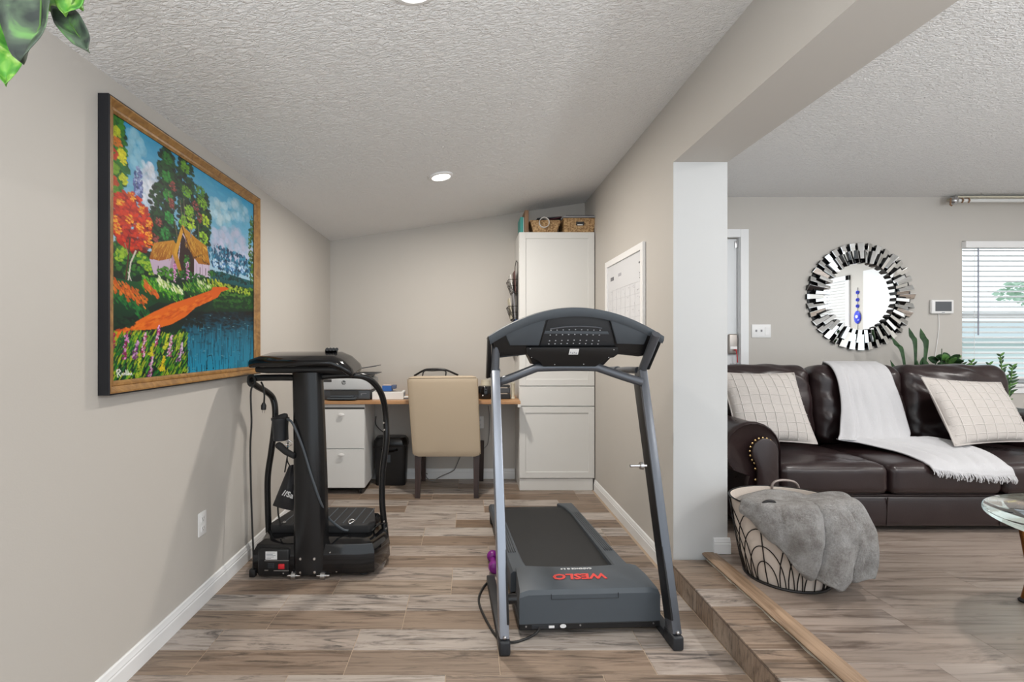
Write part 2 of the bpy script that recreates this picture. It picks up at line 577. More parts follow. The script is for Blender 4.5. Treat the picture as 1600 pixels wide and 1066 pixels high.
# living-room back wall with the openings of door and window
WX0, WX1, WZ0, WZ1 = 4.335, 5.75, 0.945, 2.195
DX0, DX1, DZ1 = 1.50, 2.385, 2.225
bm = B()
def wpiece(x0, x1, z0, z1):
    box(bm, (x0, YLIV, z0), (x1, YLIV + 0.12, z1))
wpiece(XC - 0.05, DX0, 0, 2.75); wpiece(DX0, DX1, DZ1, 2.75); wpiece(DX1, WX0, 0, 2.75)
wpiece(WX0, WX1, 0, WZ0); wpiece(WX0, WX1, WZ1, 2.75); wpiece(WX1, XFAR + 0.12, 0, 2.75)
struct(finish(bm, 'wall_living_back', M_WALL, None, False))

# ceilings
bm = B()
prism(bm, [(XL - 0.1, YREAR, CZ(XL - 0.1)), (XR + 0.02, YREAR, CZ(XR + 0.02)), (XR + 0.02, YREAR, 3.0), (XL - 0.1, YREAR, 3.0)], (0, YB + 0.1 - YREAR, 0))
struct(finish(bm, 'ceiling', M_CEIL, None, False))
bm = B(); box(bm, (XC - 0.02, YREAR, Z_LC), (XFAR + 0.1, YLIV + 0.1, 2.75))
struct(finish(bm, 'ceiling_living', M_CEIL, None, False))

# tiled office floor: bed of grout, each tile its own piece
bm = B(); box(bm, (XL - 0.1, YREAR, -0.1), (X_RISER + 0.03, YB + 0.1, -0.0022))
floor = struct(finish(bm, 'floor', M_GROUT, None, False))
TW, TL, G = 0.1552, 0.6146, 0.0032
tile_cache = {}
def piece_mesh(name, sx, sy, sz, bev, m):
    key = (name, m.name, round(sx, 4), round(sy, 4), round(sz, 4))
    if key not in tile_cache:
        b_ = B(); box(b_, (-sx / 2, -sy / 2, -sz), (sx / 2, sy / 2, 0), bev, 1)
        bmesh.ops.recalc_face_normals(b_, faces=b_.faces)
        me = bpy.data.meshes.new(name); b_.to_mesh(me); b_.free()
        me.materials.append(m)
        tile_cache[key] = me
    return tile_cache[key]
def piece(name, x0, x1, y0, y1, ztop, th, m, parent, bev=0.0012, rot=None):
    o = bpy.data.objects.new(name, piece_mesh(name, x1 - x0, y1 - y0, th, bev, m))
    o.location = ((x0 + x1) / 2, (y0 + y1) / 2, ztop)
    COL.objects.link(o); o.parent = parent
    return o
trr = random.Random(12)
OFFS = [-0.487, -0.30, -0.087]
for k in range(-21, 20):
    y0, y1 = 1.940 + k * TW + G / 2, 1.940 + (k + 1) * TW - G / 2
    y1 = min(y1, YB)
    if y1 - y0 < 0.02 or y0 < YREAR:
        continue
    j = OFFS[(k // 2) % 3]
    x = j - TL * 3
    while x < X_RISER:
        a, b_ = max(x + G / 2, XL), min(x + TL - G / 2, X_RISER - 0.001)
        if b_ - a > 0.012:
            piece('tile' , a, b_, y0, y1, 0.0, 0.008, (M_TILE_L if k % 2 else M_TILE) if trr.random() > 0.14 else (M_TILE if k % 2 else M_TILE_L), floor)
        x += TL
# the step between the two floors: riser tiles and tread tiles
bm = B(); box(bm, (X_RISER + 0.009, YREAR, -0.05), (XC + 0.2, YCOL, Z_TREAD - 0.008))
step = struct(finish(bm, 'floor_step', M_GROUT, None, False))
k = -21
for k in range(-21, 6):
    y0, y1 = 1.902 + k * 0.1585 + 0.0016, 1.902 + (k + 1) * 0.1585 - 0.0016
    y1 = min(y1, YCOL - 0.008)
    if y1 - y0 < 0.01 or y0 < YREAR:
        continue
    piece('tread_tile', X_RISER - 0.001, X_NOSE + 0.03, y0, y1, Z_TREAD, 0.008, M_TILE_L if trr.random() < 0.4 else M_TILE, step)
    ya, yb = y0 - 0.01, y1 - 0.01
    b_ = B(); box(b_, (0, -(yb - ya) / 2, -0.054), (0.009, (yb - ya) / 2, 0.054), 0.001, 1)
    o = finish(b_, 'riser_tile', M_TILE, step, False)
    o.location = (X_RISER + 0.001, (ya + yb) / 2, 0.0565)
# dark metal edge strip along the step
bm = B(); box(bm, (X_RISER - 0.002, YREAR, Z_TREAD - 0.0105), (X_RISER + 0.006, YCOL - 0.008, Z_TREAD - 0.0075))
finish(bm, 'edge_strip', M_UNDER, step, False)

# living-room floor of planks
bm = B(); box(bm, (X_NOSE + 0.01, YREAR, 0.0), (XFAR, YLIV + 0.05, Z_LIV - 0.003))
floor_l = struct(finish(bm, 'floor_living', M_UNDER, None, False))
PW, PL = 0.182, 1.22
rr = random.Random(3)
for k in range(0, 33):
    y0, y1 = YREAR + k * PW, YREAR + (k + 1) * PW - 0.0009
    if y0 > YLIV - 0.01:
        break
    y1 = min(y1, YLIV)
    x = X_NOSE + 0.03 - rr.uniform(0.1, 1.0)
    while x < XFAR:
        a, b_ = max(x, X_NOSE + 0.055), min(x + PL - 0.0009, XFAR)
        if b_ - a > 0.03:
            piece('plank', a, b_, y0, y1, Z_LIV, 0.006, M_LAM, floor_l, 0.0006)
        x += PL
# rounded oak nosing and its caulk bead
bm = B()
zt = Z_LIV + 0.007
prof = [(X_NOSE - 0.006, Z_TREAD + 0.016), (X_NOSE - 0.019, Z_TREAD + 0.020), (X_NOSE - 0.023, Z_TREAD + 0.028), (X_NOSE - 0.019, zt - 0.003), (X_NOSE - 0.009, zt),
        (X_NOSE + 0.050, zt), (X_NOSE + 0.058, Z_LIV + 0.0015), (X_NOSE + 0.058, Z_TREAD + 0.012), (X_NOSE - 0.004, Z_TREAD + 0.012)]
prism(bm, [(x, YREAR, z) for x, z in prof], (0, YCOL - 0.007 - YREAR, 0))
nose = struct(finish(bm, 'trim_1', M_NOSE, None, 50))
bm = B()
n = 150
rows = []
for i in range(n + 1):
    y = YREAR + (YCOL - 0.02 - YREAR) * i / n
    w = 0.007 + 0.006 * noise.noise(Vector((y * 14, 0, 3))) + 0.004 * noise.noise(Vector((y * 45, 2, 3)))
    rows.append([(X_NOSE - max(w, 0.001), y, Z_TREAD + 0.0005), (X_NOSE - max(w, 0.001) * 0.4, y, Z_TREAD + 0.008), (X_NOSE + 0.004, y, Z_TREAD + 0.015)])
loft(bm, rows)
finish(bm, 'caulk_bead', M_CAULK, nose, True)

# baseboards with a stepped profile
def baseboard(name, a, b_, inward, h=0.098, z=0.0):
    a, b_, n_ = Vector(a), Vector(b_), Vector(inward)
    prof = [(0, 0), (0.015, 0), (0.015, h * 0.62), (0.012, h * 0.68), (0.013, h * 0.74), (0.010, h * 0.82), (0.008, h * 0.95), (0.004, h), (0, h)]
    bm = B()
    prism(bm, [a + n_ * d + Vector((0, 0, z + q)) for d, q in prof], b_ - a)
    return struct(finish(bm, name, M_TRIM, None, 25))
baseboard('baseboard_left', (XL, YREAR, 0), (XL, YB, 0), (1, 0, 0))
baseboard('baseboard_back', (XL + 0.016, YB, 0), (0.45, YB, 0), (0, -1, 0))
baseboard('baseboard_right', (XR, YCOL, 0), (XR, 4.36, 0), (-1, 0, 0))
baseboard('baseboard_column', (1.338, YCOL - 0.006, 0), (XC + 0.012, YCOL - 0.006, 0), (0, -1, 0), z=Z_LIV + 0.002, h=0.085)
baseboard('baseboard_living', (DX1 + 0.075, YLIV, 0), (XFAR, YLIV, 0), (0, -1, 0), z=Z_LIV)

# ---- door in the living-room back wall
door = bpy.data.objects.new('door_1', None); COL.objects.link(door); door.location = (1.94, YLIV, Z_LIV)
struct(door, 'pale painted interior door with white casing and wall lock, behind the sofa')
b_ = B(); box(b_, (DX0 + 0.01, YLIV + 0.035, Z_LIV + 0.004), (DX1 - 0.006, YLIV + 0.072, DZ1 - 0.005), 0.002)
dl = finish(b_, 'door_leaf', M_DOOR, door, False)
b_ = B()
for x0, x1, z0, z1 in ((DX1, DX1 + 0.072, Z_LIV, DZ1 + 0.072), (DX0 - 0.07, DX0, Z_LIV, DZ1 + 0.072), (DX0, DX1, DZ1, DZ1 + 0.072)):
    box(b_, (x0, YLIV - 0.016, z0), (x1, YLIV + 0.001, z1), 0.004)
box(b_, (DX1 - 0.004, YLIV, Z_LIV), (DX1 + 0.002, YLIV + 0.11, DZ1)); box(b_, (DX0 - 0.002, YLIV, Z_LIV), (DX0 + 0.004, YLIV + 0.11, DZ1))
finish(b_, 'door_casing', M_TRIM, door, False)
hz = P(1157, 382, YLIV + 0.03)
b_ = B(); box(b_, (DX1 - 0.028, YLIV + 0.026, hz.z - 0.03), (DX1 + 0.004, YLIV + 0.036, hz.z + 0.03), 0.002)
cyl(b_, (DX1 - 0.007, YLIV + 0.024, hz.z - 0.032), (DX1 - 0.007, YLIV + 0.024, hz.z + 0.032), 0.005, n=8)
finish(b_, 'hinge', M_STEEL, door)
lk = P(1145, 538, YLIV + 0.02)
b_ = B(); box(b_, (lk.x - 0.042, YLIV + 0.005, lk.z - 0.09), (lk.x + 0.038, YLIV + 0.034, lk.z + 0.09), 0.012, 3)
lock = finish(b_, 'door_lock', mat('nickel', (0.42, 0.38, 0.35), 0.35, 0.7), door)
b_ = B(); box(b_, (lk.x - 0.03, YLIV + 0.002, lk.z - 0.045), (lk.x + 0.03, YLIV + 0.006, lk.z - 0.02), 0.002)
finish(b_, 'lock_plate', M_WHITE, lock)
b_ = B(); cyl(b_, (lk.x + 0.005, YLIV + 0.006, lk.z - 0.05), (lk.x + 0.005, YLIV - 0.03, lk.z - 0.05), 0.006, n=8)
tube(b_, [(lk.x + 0.006, YLIV - 0.02, lk.z - 0.05), (lk.x + 0.018, YLIV - 0.018, lk.z - 0.10), (lk.x + 0.024, YLIV - 0.012, lk.z - 0.16)], 0.004, 6)
finish(b_, 'key_strap', M_RED, lock)
b_ = B()
for dx, dz, r in ((-0.02, -0.185, 0.022), (0.012, -0.19, 0.018), (0.03, -0.18, 0.02)):
    lathe(b_, [(r, -0.004), (r, 0.004)], (lk.x + dx, YLIV - 0.012, lk.z + dz), 12, axis='Y')
finish(b_, 'key', M_STEEL, lock)

# ---- window in the living-room back wall
win = bpy.data.objects.new('window_1', None); COL.objects.link(win); win.location = (5.0, YLIV, WZ0)
struct(win, 'white framed double-hung window behind the sofa')
b_ = B()
yw = YLIV + 0.075
for x0, x1, z0, z1 in ((WX0, WX0 + 0.045, WZ0, WZ1), (WX1 - 0.045, WX1, WZ0, WZ1), (WX0, WX1, WZ0, WZ0 + 0.05), (WX0, WX1, WZ1 - 0.05, WZ1), (WX0, WX1, 1.52, 1.565)):
    box(b_, (x0, yw - 0.02, z0), (x1, yw + 0.03, z1), 0.003)
finish(b_, 'window_frame', M_TRIM, win, False)
for z0, z1 in ((WZ0 + 0.05, 1.52), (1.565, WZ1 - 0.05)):
    b_ = B(); box(b_, (WX0 + 0.045, yw + 0.004, z0), (WX1 - 0.045, yw + 0.008, z1))
    finish(b_, 'window_pane', M_PANE, win, False)
b_ = B(); box(b_, (WX0 - 0.03, YLIV - 0.035, WZ0 - 0.028), (WX1 + 0.03, YLIV + 0.06, WZ0), 0.004)
box(b_, (WX0 - 0.01, YLIV - 0.014, WZ0 - 0.085), (WX1 + 0.01, YLIV + 0.001, WZ0 - 0.028), 0.003)
finish(b_, 'window_sill', M_TRIM, win, False)

# ---- wall seen only in the mirror: louvred doors, pale door
XW = XFAR
ld = bpy.data.objects.new('door_2', None); COL.objects.link(ld); ld.location = (XW, 0.05, Z_LIV)
struct(ld, 'white louvred closet door on the far right wall')
for y0, y1 in ((-0.85, -0.08), (-0.075, 0.50)):
    b_ = B()
    for a, c, z0, z1 in ((y0, y0 + 0.07, 0.17, 2.42), (y1 - 0.07, y1, 0.17, 2.42), (y0, y1, 2.34, 2.42), (y0, y1, 0.17, 0.32)):
        box(b_, (XW - 0.03, a, z0), (XW - 0.002, c, z1), 0.002)
    finish(b_, 'louvre_frame', M_TRIM, ld, False)
    me = None
    for i in range(40):
        z = 0.345 + i * 0.0505
        if me is None:
            b_ = B(); box(b_, (-0.022, y0 + 0.07, -0.004), (0.022, y1 - 0.07, 0.004), M=Matrix.Rotation(R(50), 4, 'Y'))
            o = finish(b_, 'louvre_slat', M_TRIM, ld, False); me = o.data
        else:
            o = bpy.data.objects.new('louvre_slat', me); COL.objects.link(o); attach(o, ld)
        o.location = (XW - 0.016, 0, z)
d3 = bpy.data.objects.new('door_3', None); COL.objects.link(d3); d3.location = (XW, 1.2, Z_LIV)
struct(d3, 'plain white door on the far right wall')
b_ = B(); box(b_, (XW - 0.03, 0.80, Z_LIV + 0.004), (XW - 0.002, 1.72, 2.45), 0.003)
finish(b_, 'door_leaf', M_TRIM, d3, False)
b_ = B(); lathe(b_, [(0.012, 0), (0.012, -0.03), (0.03, -0.035), (0.034, -0.055), (0.02, -0.07), (0.0001, -0.07)], (XW - 0.03, 1.6, 1.1), 16, axis='X')
finish(b_, 'door_knob', M_STEEL, d3)
# ---------------------------------------------------------------- ceiling lights
def can_light(x, y, zc, nrm, label, watts, group, tint=(1.0, 0.93, 0.84)):
    """flush round ceiling light: trim ring, lens, and its own lamp"""
    q = Vector((0, 0, -1)).rotation_difference(Vector(nrm)).to_matrix().to_4x4()
    root = thing('ceiling_light', label, 'ceiling light', (x, y, zc), group=group)
    M = Matrix.Translation((x, y, zc)) @ q
    b_ = B(); lathe(b_, [(0.062, 0.001), (0.085, 0.001), (0.083, -0.008), (0.066, -0.013), (0.062, -0.010), (0.062, 0.001)], n=32)
    finish(moved(b_, M), 'trim_ring', M_WHITE, root)
    b_ = B(); lathe(b_, [(0.0001, -0.0085), (0.063, -0.0085), (0.063, -0.002), (0.0001, -0.002)], n=32)
    finish(moved(b_, M), 'lens', M_LAMP, root)
    ld_ = bpy.data.lights.new('lamp', 'AREA')
    ld_.shape = 'DISK'; ld_.size = 0.12; ld_.energy = watts; ld_.color = tint
    lo = bpy.data.objects.new('lamp', ld_)
    COL.objects.link(lo)
    lo.location = M @ Vector((0, 0, -0.02)); lo.rotation_euler = q.to_euler()
    attach(lo, root)
SL = Vector((0.15, 0, -1)).normalized()
can_light(CEIL_LIGHTS[0][0], CEIL_LIGHTS[0][1], CZ(CEIL_LIGHTS[0][0]), SL, 'round recessed light glowing in the sloped ceiling above the desk chair', OFFICE_W * 1.15, None)
can_light(CEIL_LIGHTS[1][0], CEIL_LIGHTS[1][1], CZ(CEIL_LIGHTS[1][0]), SL, 'recessed light in the sloped ceiling at the top edge of the picture', OFFICE_W * 0.3, None)
for x, y in LIVING_LIGHTS:
    can_light(x, y, Z_LC, (0, 0, -1), 'unseen round recessed light in the flat living room ceiling', LIVING_W, 'living room ceiling lights', (1.0, 0.97, 0.93))

# ---------------------------------------------------------------- the painting
PX, PY0, PY1, PZ0, PZ1 = XL + 0.015, 1.815, 3.017, 1.156, 2.142
NW, NH = 440, 361
def paint():
    W, H = NW, NH
    g = np.random.default_rng(11)
    img = np.zeros((H, W, 3))
    wm, hm = PY1 - PY0, PZ1 - PZ0
    def C(px, py):                       # a spot on the picture -> canvas column, row
        Y = -PX * F_PX / (CX - px)
        z = CAM_H + (CY - py) / F_PX * Y
        return (Y - PY0) / wm * W, (PZ1 - z) / hm * H
    def col(c):
        return (np.array(c) / 255.0) ** 2.2
    yy, xx = np.mgrid[0:H, 0:W]
    def dab(cx, cy, rx, ry, c, a=1.0, rot=0.0):
        r = max(rx, ry) * 1.3 + 2
        x0, x1, y0, y1 = int(max(cx - r, 0)), int(min(cx + r, W)), int(max(cy - r, 0)), int(min(cy + r, H))
        if x1 <= x0 or y1 <= y0:
            return
        X, Yg = xx[y0:y1, x0:x1] - cx, yy[y0:y1, x0:x1] - cy
        cs, sn = math.cos(rot), math.sin(rot)
        d = ((X * cs + Yg * sn) / rx) ** 2 + ((-X * sn + Yg * cs) / ry) ** 2
        k = np.clip((1.15 - d) * 2.5, 0, 1)[..., None] * a
        img[y0:y1, x0:x1] = img[y0:y1, x0:x1] * (1 - k) + np.array(c) * k
    def poly(pts, c, c2=None, soft=False):
        q = [C(*p) for p in pts]
        ins = np.zeros((H, W), bool)
        j = len(q) - 1
        for i in range(len(q)):
            xi, yi = q[i]; xj, yj = q[j]
            if yi != yj:
                cond = ((yi > yy) != (yj > yy)) & (xx < (xj - xi) * (yy - yi) / (yj - yi) + xi)
                ins ^= cond
            j = i
        c = col(c)
        if c2 is None:
            img[ins] = c
        else:
            ys = [p[1] for p in q]
            t = np.clip((yy - min(ys)) / (max(ys) - min(ys)), 0, 1)[..., None]
            full = c * (1 - t) + col(c2) * t
            img[ins] = full[ins]
        return ins
    def line(pts, w, c, a=1.0):
        q = [C(*p) for p in pts]
        for (xa, ya), (xb, yb) in zip(q, q[1:]):
            n_ = int(max(abs(xb - xa), abs(yb - ya)) / 0.7) + 1
            for i in range(n_ + 1):
                t = i / n_
                dab(xa + (xb - xa) * t, ya + (yb - ya) * t, w, w, col(c), a)
    def foliage(cx, cy, rx, ry, n_, cols, size=4.0, flat=0.55, rot=0.3, a=0.9):
        """clump of brush dabs inside an ellipse, darker ones first"""
        ox, oy = C(cx, cy)
        e1 = C(cx + rx, cy); e2 = C(cx, cy + ry)
        RX, RY = abs(e1[0] - ox), abs(e2[1] - oy)
        for i in range(n_):
            th, rr_ = g.uniform(0, 2 * PI), math.sqrt(g.uniform(0, 1))
            k = min(len(cols) - 1, int(i / n_ * len(cols)))
            c = col(cols[k]) * g.uniform(0.75, 1.25)
            up = -0.18 * RY * k / len(cols)
            s = size * g.uniform(0.6, 1.4) * (1 - 0.45 * k / len(cols))
            dab(ox + RX * rr_ * math.cos(th), oy + RY * rr_ * math.sin(th) + up, s, s * flat, c, a, g.uniform(-rot, rot))
    # sky and clouds
    t = np.clip(yy / (H * 0.55), 0, 1)[..., None]
    img[:] = col((60, 158, 200)) * (1 - t) + col((176, 205, 222)) * t
    for i in range(500):
        dab(g.uniform(0, W), g.uniform(0, H * 0.45), g.uniform(6, 18), g.uniform(2, 5), col((96, 172, 200)) * g.uniform(0.85, 1.2), 0.18)
    foliage(232, 292, 17, 36, 160, [(190, 205, 225), (225, 230, 240)], 6, 0.9, a=0.5)
    foliage(212, 235, 14, 30, 60, [(150, 200, 220)], 6, 0.9, a=0.35)
    foliage(345, 335, 17, 18, 90, [(140, 190, 212), (195, 220, 230)], 11, 0.7, a=0.3)
    foliage(372, 330, 16, 14, 50, [(140, 190, 212), (185, 212, 226)], 11, 0.7, a=0.3)
    foliage(365, 385, 28, 26, 120, [(185, 188, 214), (200, 198, 220)], 13, 0.7, a=0.28)
    # distant blue woods and lawn
    foliage(362, 410, 34, 18, 340, [(20, 55, 85), (35, 95, 130), (70, 140, 170)], 4.5, 0.8)
    for x, y in ((336, 411), (347, 413), (362, 417), (378, 421)):
        foliage(x, y, 4.5, 6, 50, [(90, 140, 190), (190, 215, 235)], 2.6, 0.8)
    poly([(326, 424), (345, 424), (396, 440), (396, 452), (360, 446), (330, 440)], (40, 110, 120), (20, 80, 80))
    foliage(360, 434, 34, 5, 120, [(12, 45, 50), (20, 70, 60)], 3.5, 0.5)
    # dark ground under everything on the left
    poly([(170, 385), (300, 400), (330, 438), (396, 452), (396, 610), (170, 610)], (18, 52, 38), (10, 40, 36))
    # lavender tree, tall left tree
    foliage(216, 288, 7, 26, 150, [(70, 90, 140), (100, 110, 165), (150, 165, 205)], 2.6, 0.8)
    foliage(182, 245, 15, 72, 520, [(15, 60, 40), (30, 95, 45), (60, 130, 40)], 5.5, 0.6)
    for x, y, c in ((181, 205, (185, 195, 40)), (183, 222, (200, 120, 40)), (190, 240, (205, 200, 45)), (178, 240, (190, 70, 45)), (192, 250, (215, 210, 50)),
                    (179, 262, (120, 165, 45)), (193, 280, (195, 205, 50)), (178, 283, (190, 80, 40)), (181, 300, (100, 150, 50)), (197, 268, (40, 110, 60))):
        foliage(x, y, 6, 8, 40, [c, c], 3.4, 0.5)
    # tall central trees
    for x, y, rx, ry in ((262, 275, 14, 42), (256, 330, 20, 46), (290, 300, 14, 55), (300, 350, 20, 60), (318, 350, 11, 50), (250, 370, 18, 38), (275, 390, 30, 34)):
        foliage(x, y, rx, ry, 330, [(10, 34, 30), (14, 52, 36), (28, 80, 42)], 6, 0.5)
    for x, y, c in ((262, 248, (40, 100, 45)), (260, 275, (45, 115, 50)), (262, 305, (50, 120, 50)), (264, 340, (45, 130, 60)), (258, 365, (40, 110, 55)), (262, 385, (35, 95, 50)),
                    (289, 262, (90, 135, 40)), (292, 300, (95, 140, 45)), (296, 330, (120, 160, 45)), (298, 350, (150, 180, 50)), (316, 318, (110, 150, 45)), (320, 345, (150, 175, 50)),
                    (313, 300, (75, 120, 45)), (318, 372, (130, 165, 50)), (306, 385, (90, 135, 45)), (286, 345, (110, 155, 45)), (300, 400, (60, 110, 45))):
        foliage(x, y, 7, 9, 46, [c, tuple(min(255, int(v * 1.25)) for v in c)], 3.6, 0.5)
    for x, y in ((270, 292), (268, 318), (306, 322), (311, 340), (248, 347), (243, 372), (314, 390)):
        foliage(x, y, 5, 7, 26, [(120, 60, 60), (160, 85, 80)], 3, 0.5)
    for a_, b2 in (((263, 300), (265, 318)), ((281, 312), (286, 355)), ((287, 310), (289, 356)), ((300, 335), (302, 380)), ((273, 345), (277, 372)), ((310, 350), (311, 395))):
        line([a_, b2], 0.8, (140, 130, 105), 0.7)
    # shrubs below the red tree
    foliage(200, 405, 30, 28, 340, [(14, 50, 35), (25, 80, 45), (60, 120, 45)], 5, 0.6)
    for x, y in ((186, 400), (193, 395), (221, 405), (228, 412), (236, 420)):
        foliage(x, y, 7, 10, 50, [(70, 130, 45), (150, 185, 55)], 3.4, 0.6)
    # cottage
    poly([(233, 403), (272, 403), (279, 424), (279, 434), (240, 428)], (196, 178, 200))
    poly([(278, 400), (284, 360), (300, 395), (327, 410), (328, 432), (284, 436)], (206, 190, 212))
    poly([(278, 420), (283, 362), (303, 402), (303, 432), (280, 434)], (60, 38, 40))
    poly([(263, 428), (270, 392), (281, 428)], (180, 150, 175))
    poly([(233, 404), (240, 379), (271, 375), (278, 386), (264, 404), (250, 407)], (204, 146, 52), (160, 96, 30))
    poly([(268, 394), (272, 376), (285, 428), (281, 430)], (190, 140, 50))
    poly([(284, 352), (306, 372), (323, 385), (328, 414), (310, 412), (300, 398)], (205, 150, 48), (168, 110, 32))
    poly([(271, 394), (284, 351), (288, 354), (275, 402)], (214, 162, 60))
    line([(284, 354), (292, 378), (302, 402)], 1.6, (120, 76, 24))
    line([(302, 403), (315, 398), (317, 408), (326, 413)], 1.6, (112, 70, 24))
    line([(318, 386), (323, 390)], 1.6, (225, 180, 80))
    for i in range(150):
        x = g.uniform(288, 325); y = 356 + (x - 288) * 0.9 + g.uniform(4, 26)
        if y < 410:
            line([(x, y), (x + 1.2, y + 4)], 0.6, (226, 182, 84) if i % 2 else (140, 88, 28), 0.6)
    for i in range(80):
        x = g.uniform(240, 268); y = g.uniform(379, 402)
        line([(x, y), (x - 2, y + 5)], 0.6, (226, 180, 84) if i % 2 else (150, 92, 30), 0.6)
    line([(297, 358), (298, 370)], 1.6, (150, 140, 130))
    for x, y in ((312, 418), (321, 420), (247, 416), (273, 408)):
        line([(x, y), (x, y + 9)], 1.1, (70, 44, 40))
    for x in (307, 316, 326):
        line([(x, 412), (x, 430)], 0.6, (120, 100, 120), 0.7)
    foliage(300, 432, 30, 6, 170, [(14, 50, 34), (24, 84, 40), (60, 120, 50)], 4, 0.6)
    foliage(292, 410, 4, 12, 60, [(24, 84, 40), (70, 130, 55)], 3.2, 0.6)
    foliage(262, 428, 16, 9, 110, [(20, 66, 36), (80, 140, 45)], 3.6, 0.6)
    foliage(330, 428, 6, 5, 40, [(24, 80, 40), (60, 120, 50)], 3.2, 0.6)
    for x, y0, y1 in ((273, 412, 440), (293, 408, 436)):
        for i in range(46):
            dab(*C(x + g.normal(0, 1.3), g.uniform(y0, y1)), 1.5, 1.2, col((190, 100, 170) if i % 2 else (225, 180, 220)), 0.9)
    # red-orange tree
    foliage(206, 350, 31, 44, 560, [(120, 20, 14), (178, 34, 16), (206, 60, 22)], 5.5, 0.5)
    foliage(196, 325, 18, 20, 160, [(160, 30, 16), (205, 58, 22)], 5, 0.5)
    for x, y in ((205, 308), (188, 317), (222, 327), (182, 345), (202, 342), (219, 357), (232, 350), (184, 358), (232, 380), (232, 368)):
        foliage(x, y, 6, 7, 30, [(214, 96, 30), (240, 168, 52)], 3.2, 0.4)
    line([(203, 372), (200, 405), (196, 440)], 1.6, (86, 60, 40))
    line([(212, 392), (204, 410), (200, 440)], 1.5, (205, 200, 190))
    line([(200, 425), (206, 441)], 1.0, (205, 200, 190)); line([(200, 395), (195, 380)], 0.9, (150, 130, 100))
    # flower banks
    poly([(170, 432), (236, 444), (250, 470), (170, 512)], (18, 88, 48), (10, 46, 40))
    poly([(214, 440), (240, 432), (282, 446), (290, 462), (262, 474), (238, 470)], (36, 110, 40), (14, 66, 36))
    poly([(284, 444), (312, 438), (334, 448), (318, 458), (296, 464)], (40, 110, 44), (16, 64, 36))
    for (xa, ya, xb, yb, cs, n_) in ((176, 455, 235, 500, [(20, 90, 50), (40, 125, 60)], 170), (222, 440, 286, 464, [(60, 140, 40), (120, 185, 55)], 190), (286, 446, 330, 456, [(60, 130, 45), (140, 185, 70)], 110),
                                   (176, 444, 230, 474, [(205, 96, 30), (226, 130, 48)], 120), (226, 444, 247, 464, [(205, 96, 34), (226, 120, 50)], 60), (245, 438, 285, 458, [(180, 205, 120), (235, 240, 205)], 80),
                                   (325, 440, 352, 449, [(120, 160, 45), (200, 200, 70)], 90), (308, 442, 330, 448, [(130, 175, 60), (215, 225, 180)], 50)):
        for i in range(n_):
            t_ = g.uniform(0, 1); x = xa + (xb - xa) * t_
            y = ya + (yb - ya) * t_ * 0.9 + g.normal(0, 5.5 if n_ > 100 else 3.0)
            dab(*C(x, y), g.uniform(2.4, 5), g.uniform(1.0, 1.9), col(cs[i % 2]) * g.uniform(0.8, 1.15), 0.85, 0.65)
    # meadow on the right, pond, path
    poly([(335, 466), (346, 452), (396, 450), (396, 500), (300, 505)], (30, 76, 40), (14, 44, 40))
    for i in range(330):
        r_ = g.integers(0, 5)
        x = g.uniform(334, 396); y = 453 + r_ * 9 + g.normal(0, 1.6) - (396 - x) * 0.03
        dab(*C(x, y), g.uniform(3, 7), g.uniform(1.2, 2.2), col([(110, 150, 50), (80, 130, 50), (55, 110, 50), (40, 90, 46), (28, 70, 44)][r_]) * g.uniform(0.7, 1.15), 0.7)
    foliage(368, 452, 26, 5, 60, [(150, 175, 60), (175, 190, 70)], 3.5, 0.6)
    pond = poly([(296, 496), (330, 488), (396, 486), (396, 585), (290, 596), (278, 560), (284, 510)], (10, 26, 32), (48, 160, 196))
    for i in range(420):
        dab(*C(g.uniform(286, 396), 486 + abs(g.normal(0, 17))), g.uniform(5, 12), g.uniform(1.2, 2.6), col((9, 26, 32)), 0.4)
    for i in range(190):
        x = g.uniform(290, 395); y = g.uniform(505, 575)
        line([(x, y), (x, y + g.uniform(8, 24))], g.uniform(0.8, 1.8), (36, 140, 170) if i % 2 else (14, 66, 84), 0.28)
    for i in range(60):
        x = g.uniform(288, 393); y = g.uniform(492, 580)
        dab(*C(x, y), g.uniform(2, 6), 0.7, col((120, 170, 180) if i % 3 else (10, 44, 60)), 0.55)
    foliage(300, 500, 22, 10, 60, [(12, 38, 36)], 5, 0.5, a=0.7)
    line([(323, 575), (324, 556), (330, 554), (332, 562), (333, 575)], 0.7, (16, 30, 36))
    for x in (323, 333):
        dab(*C(x, 575), 2.4, 1.5, col((16, 30, 36)))
    poly([(172, 523), (205, 506), (240, 487), (268, 474), (305, 462), (330, 453), (332, 448), (352, 448), (358, 451), (345, 456), (340, 464), (328, 470), (305, 480), (290, 494), (268, 506), (240, 514), (205, 516), (172, 532)],
         (214, 98, 30), (232, 120, 34))
    for i in range(150):
        t_ = g.uniform(0, 1)
        x = 176 + (330 - 176) * t_; y = 524 - 62 * t_ + g.normal(2, 4)
        dab(*C(x, y), g.uniform(4, 9), 1.3, col((240, 140, 50) if i % 2 else (196, 78, 22)), 0.45, -0.35)
    foliage(190, 503, 22, 9, 90, [(12, 40, 34), (20, 60, 40)], 5, 0.4, a=0.8)
    # right edge tree
    foliage(393, 395, 5, 52, 240, [(22, 66, 38), (50, 100, 42), (96, 130, 48)], 4, 0.6)
    # birds, foreground flowers
    for x, y in ((334, 383), (339, 381), (343, 384), (345, 388)):
        line([(x, y), (x + 1.5, y + 1.5)], 0.6, (50, 60, 80))
    poly([(170, 535), (290, 512), (294, 560), (290, 600), (170, 612)], (14, 52, 40), (8, 34, 36))
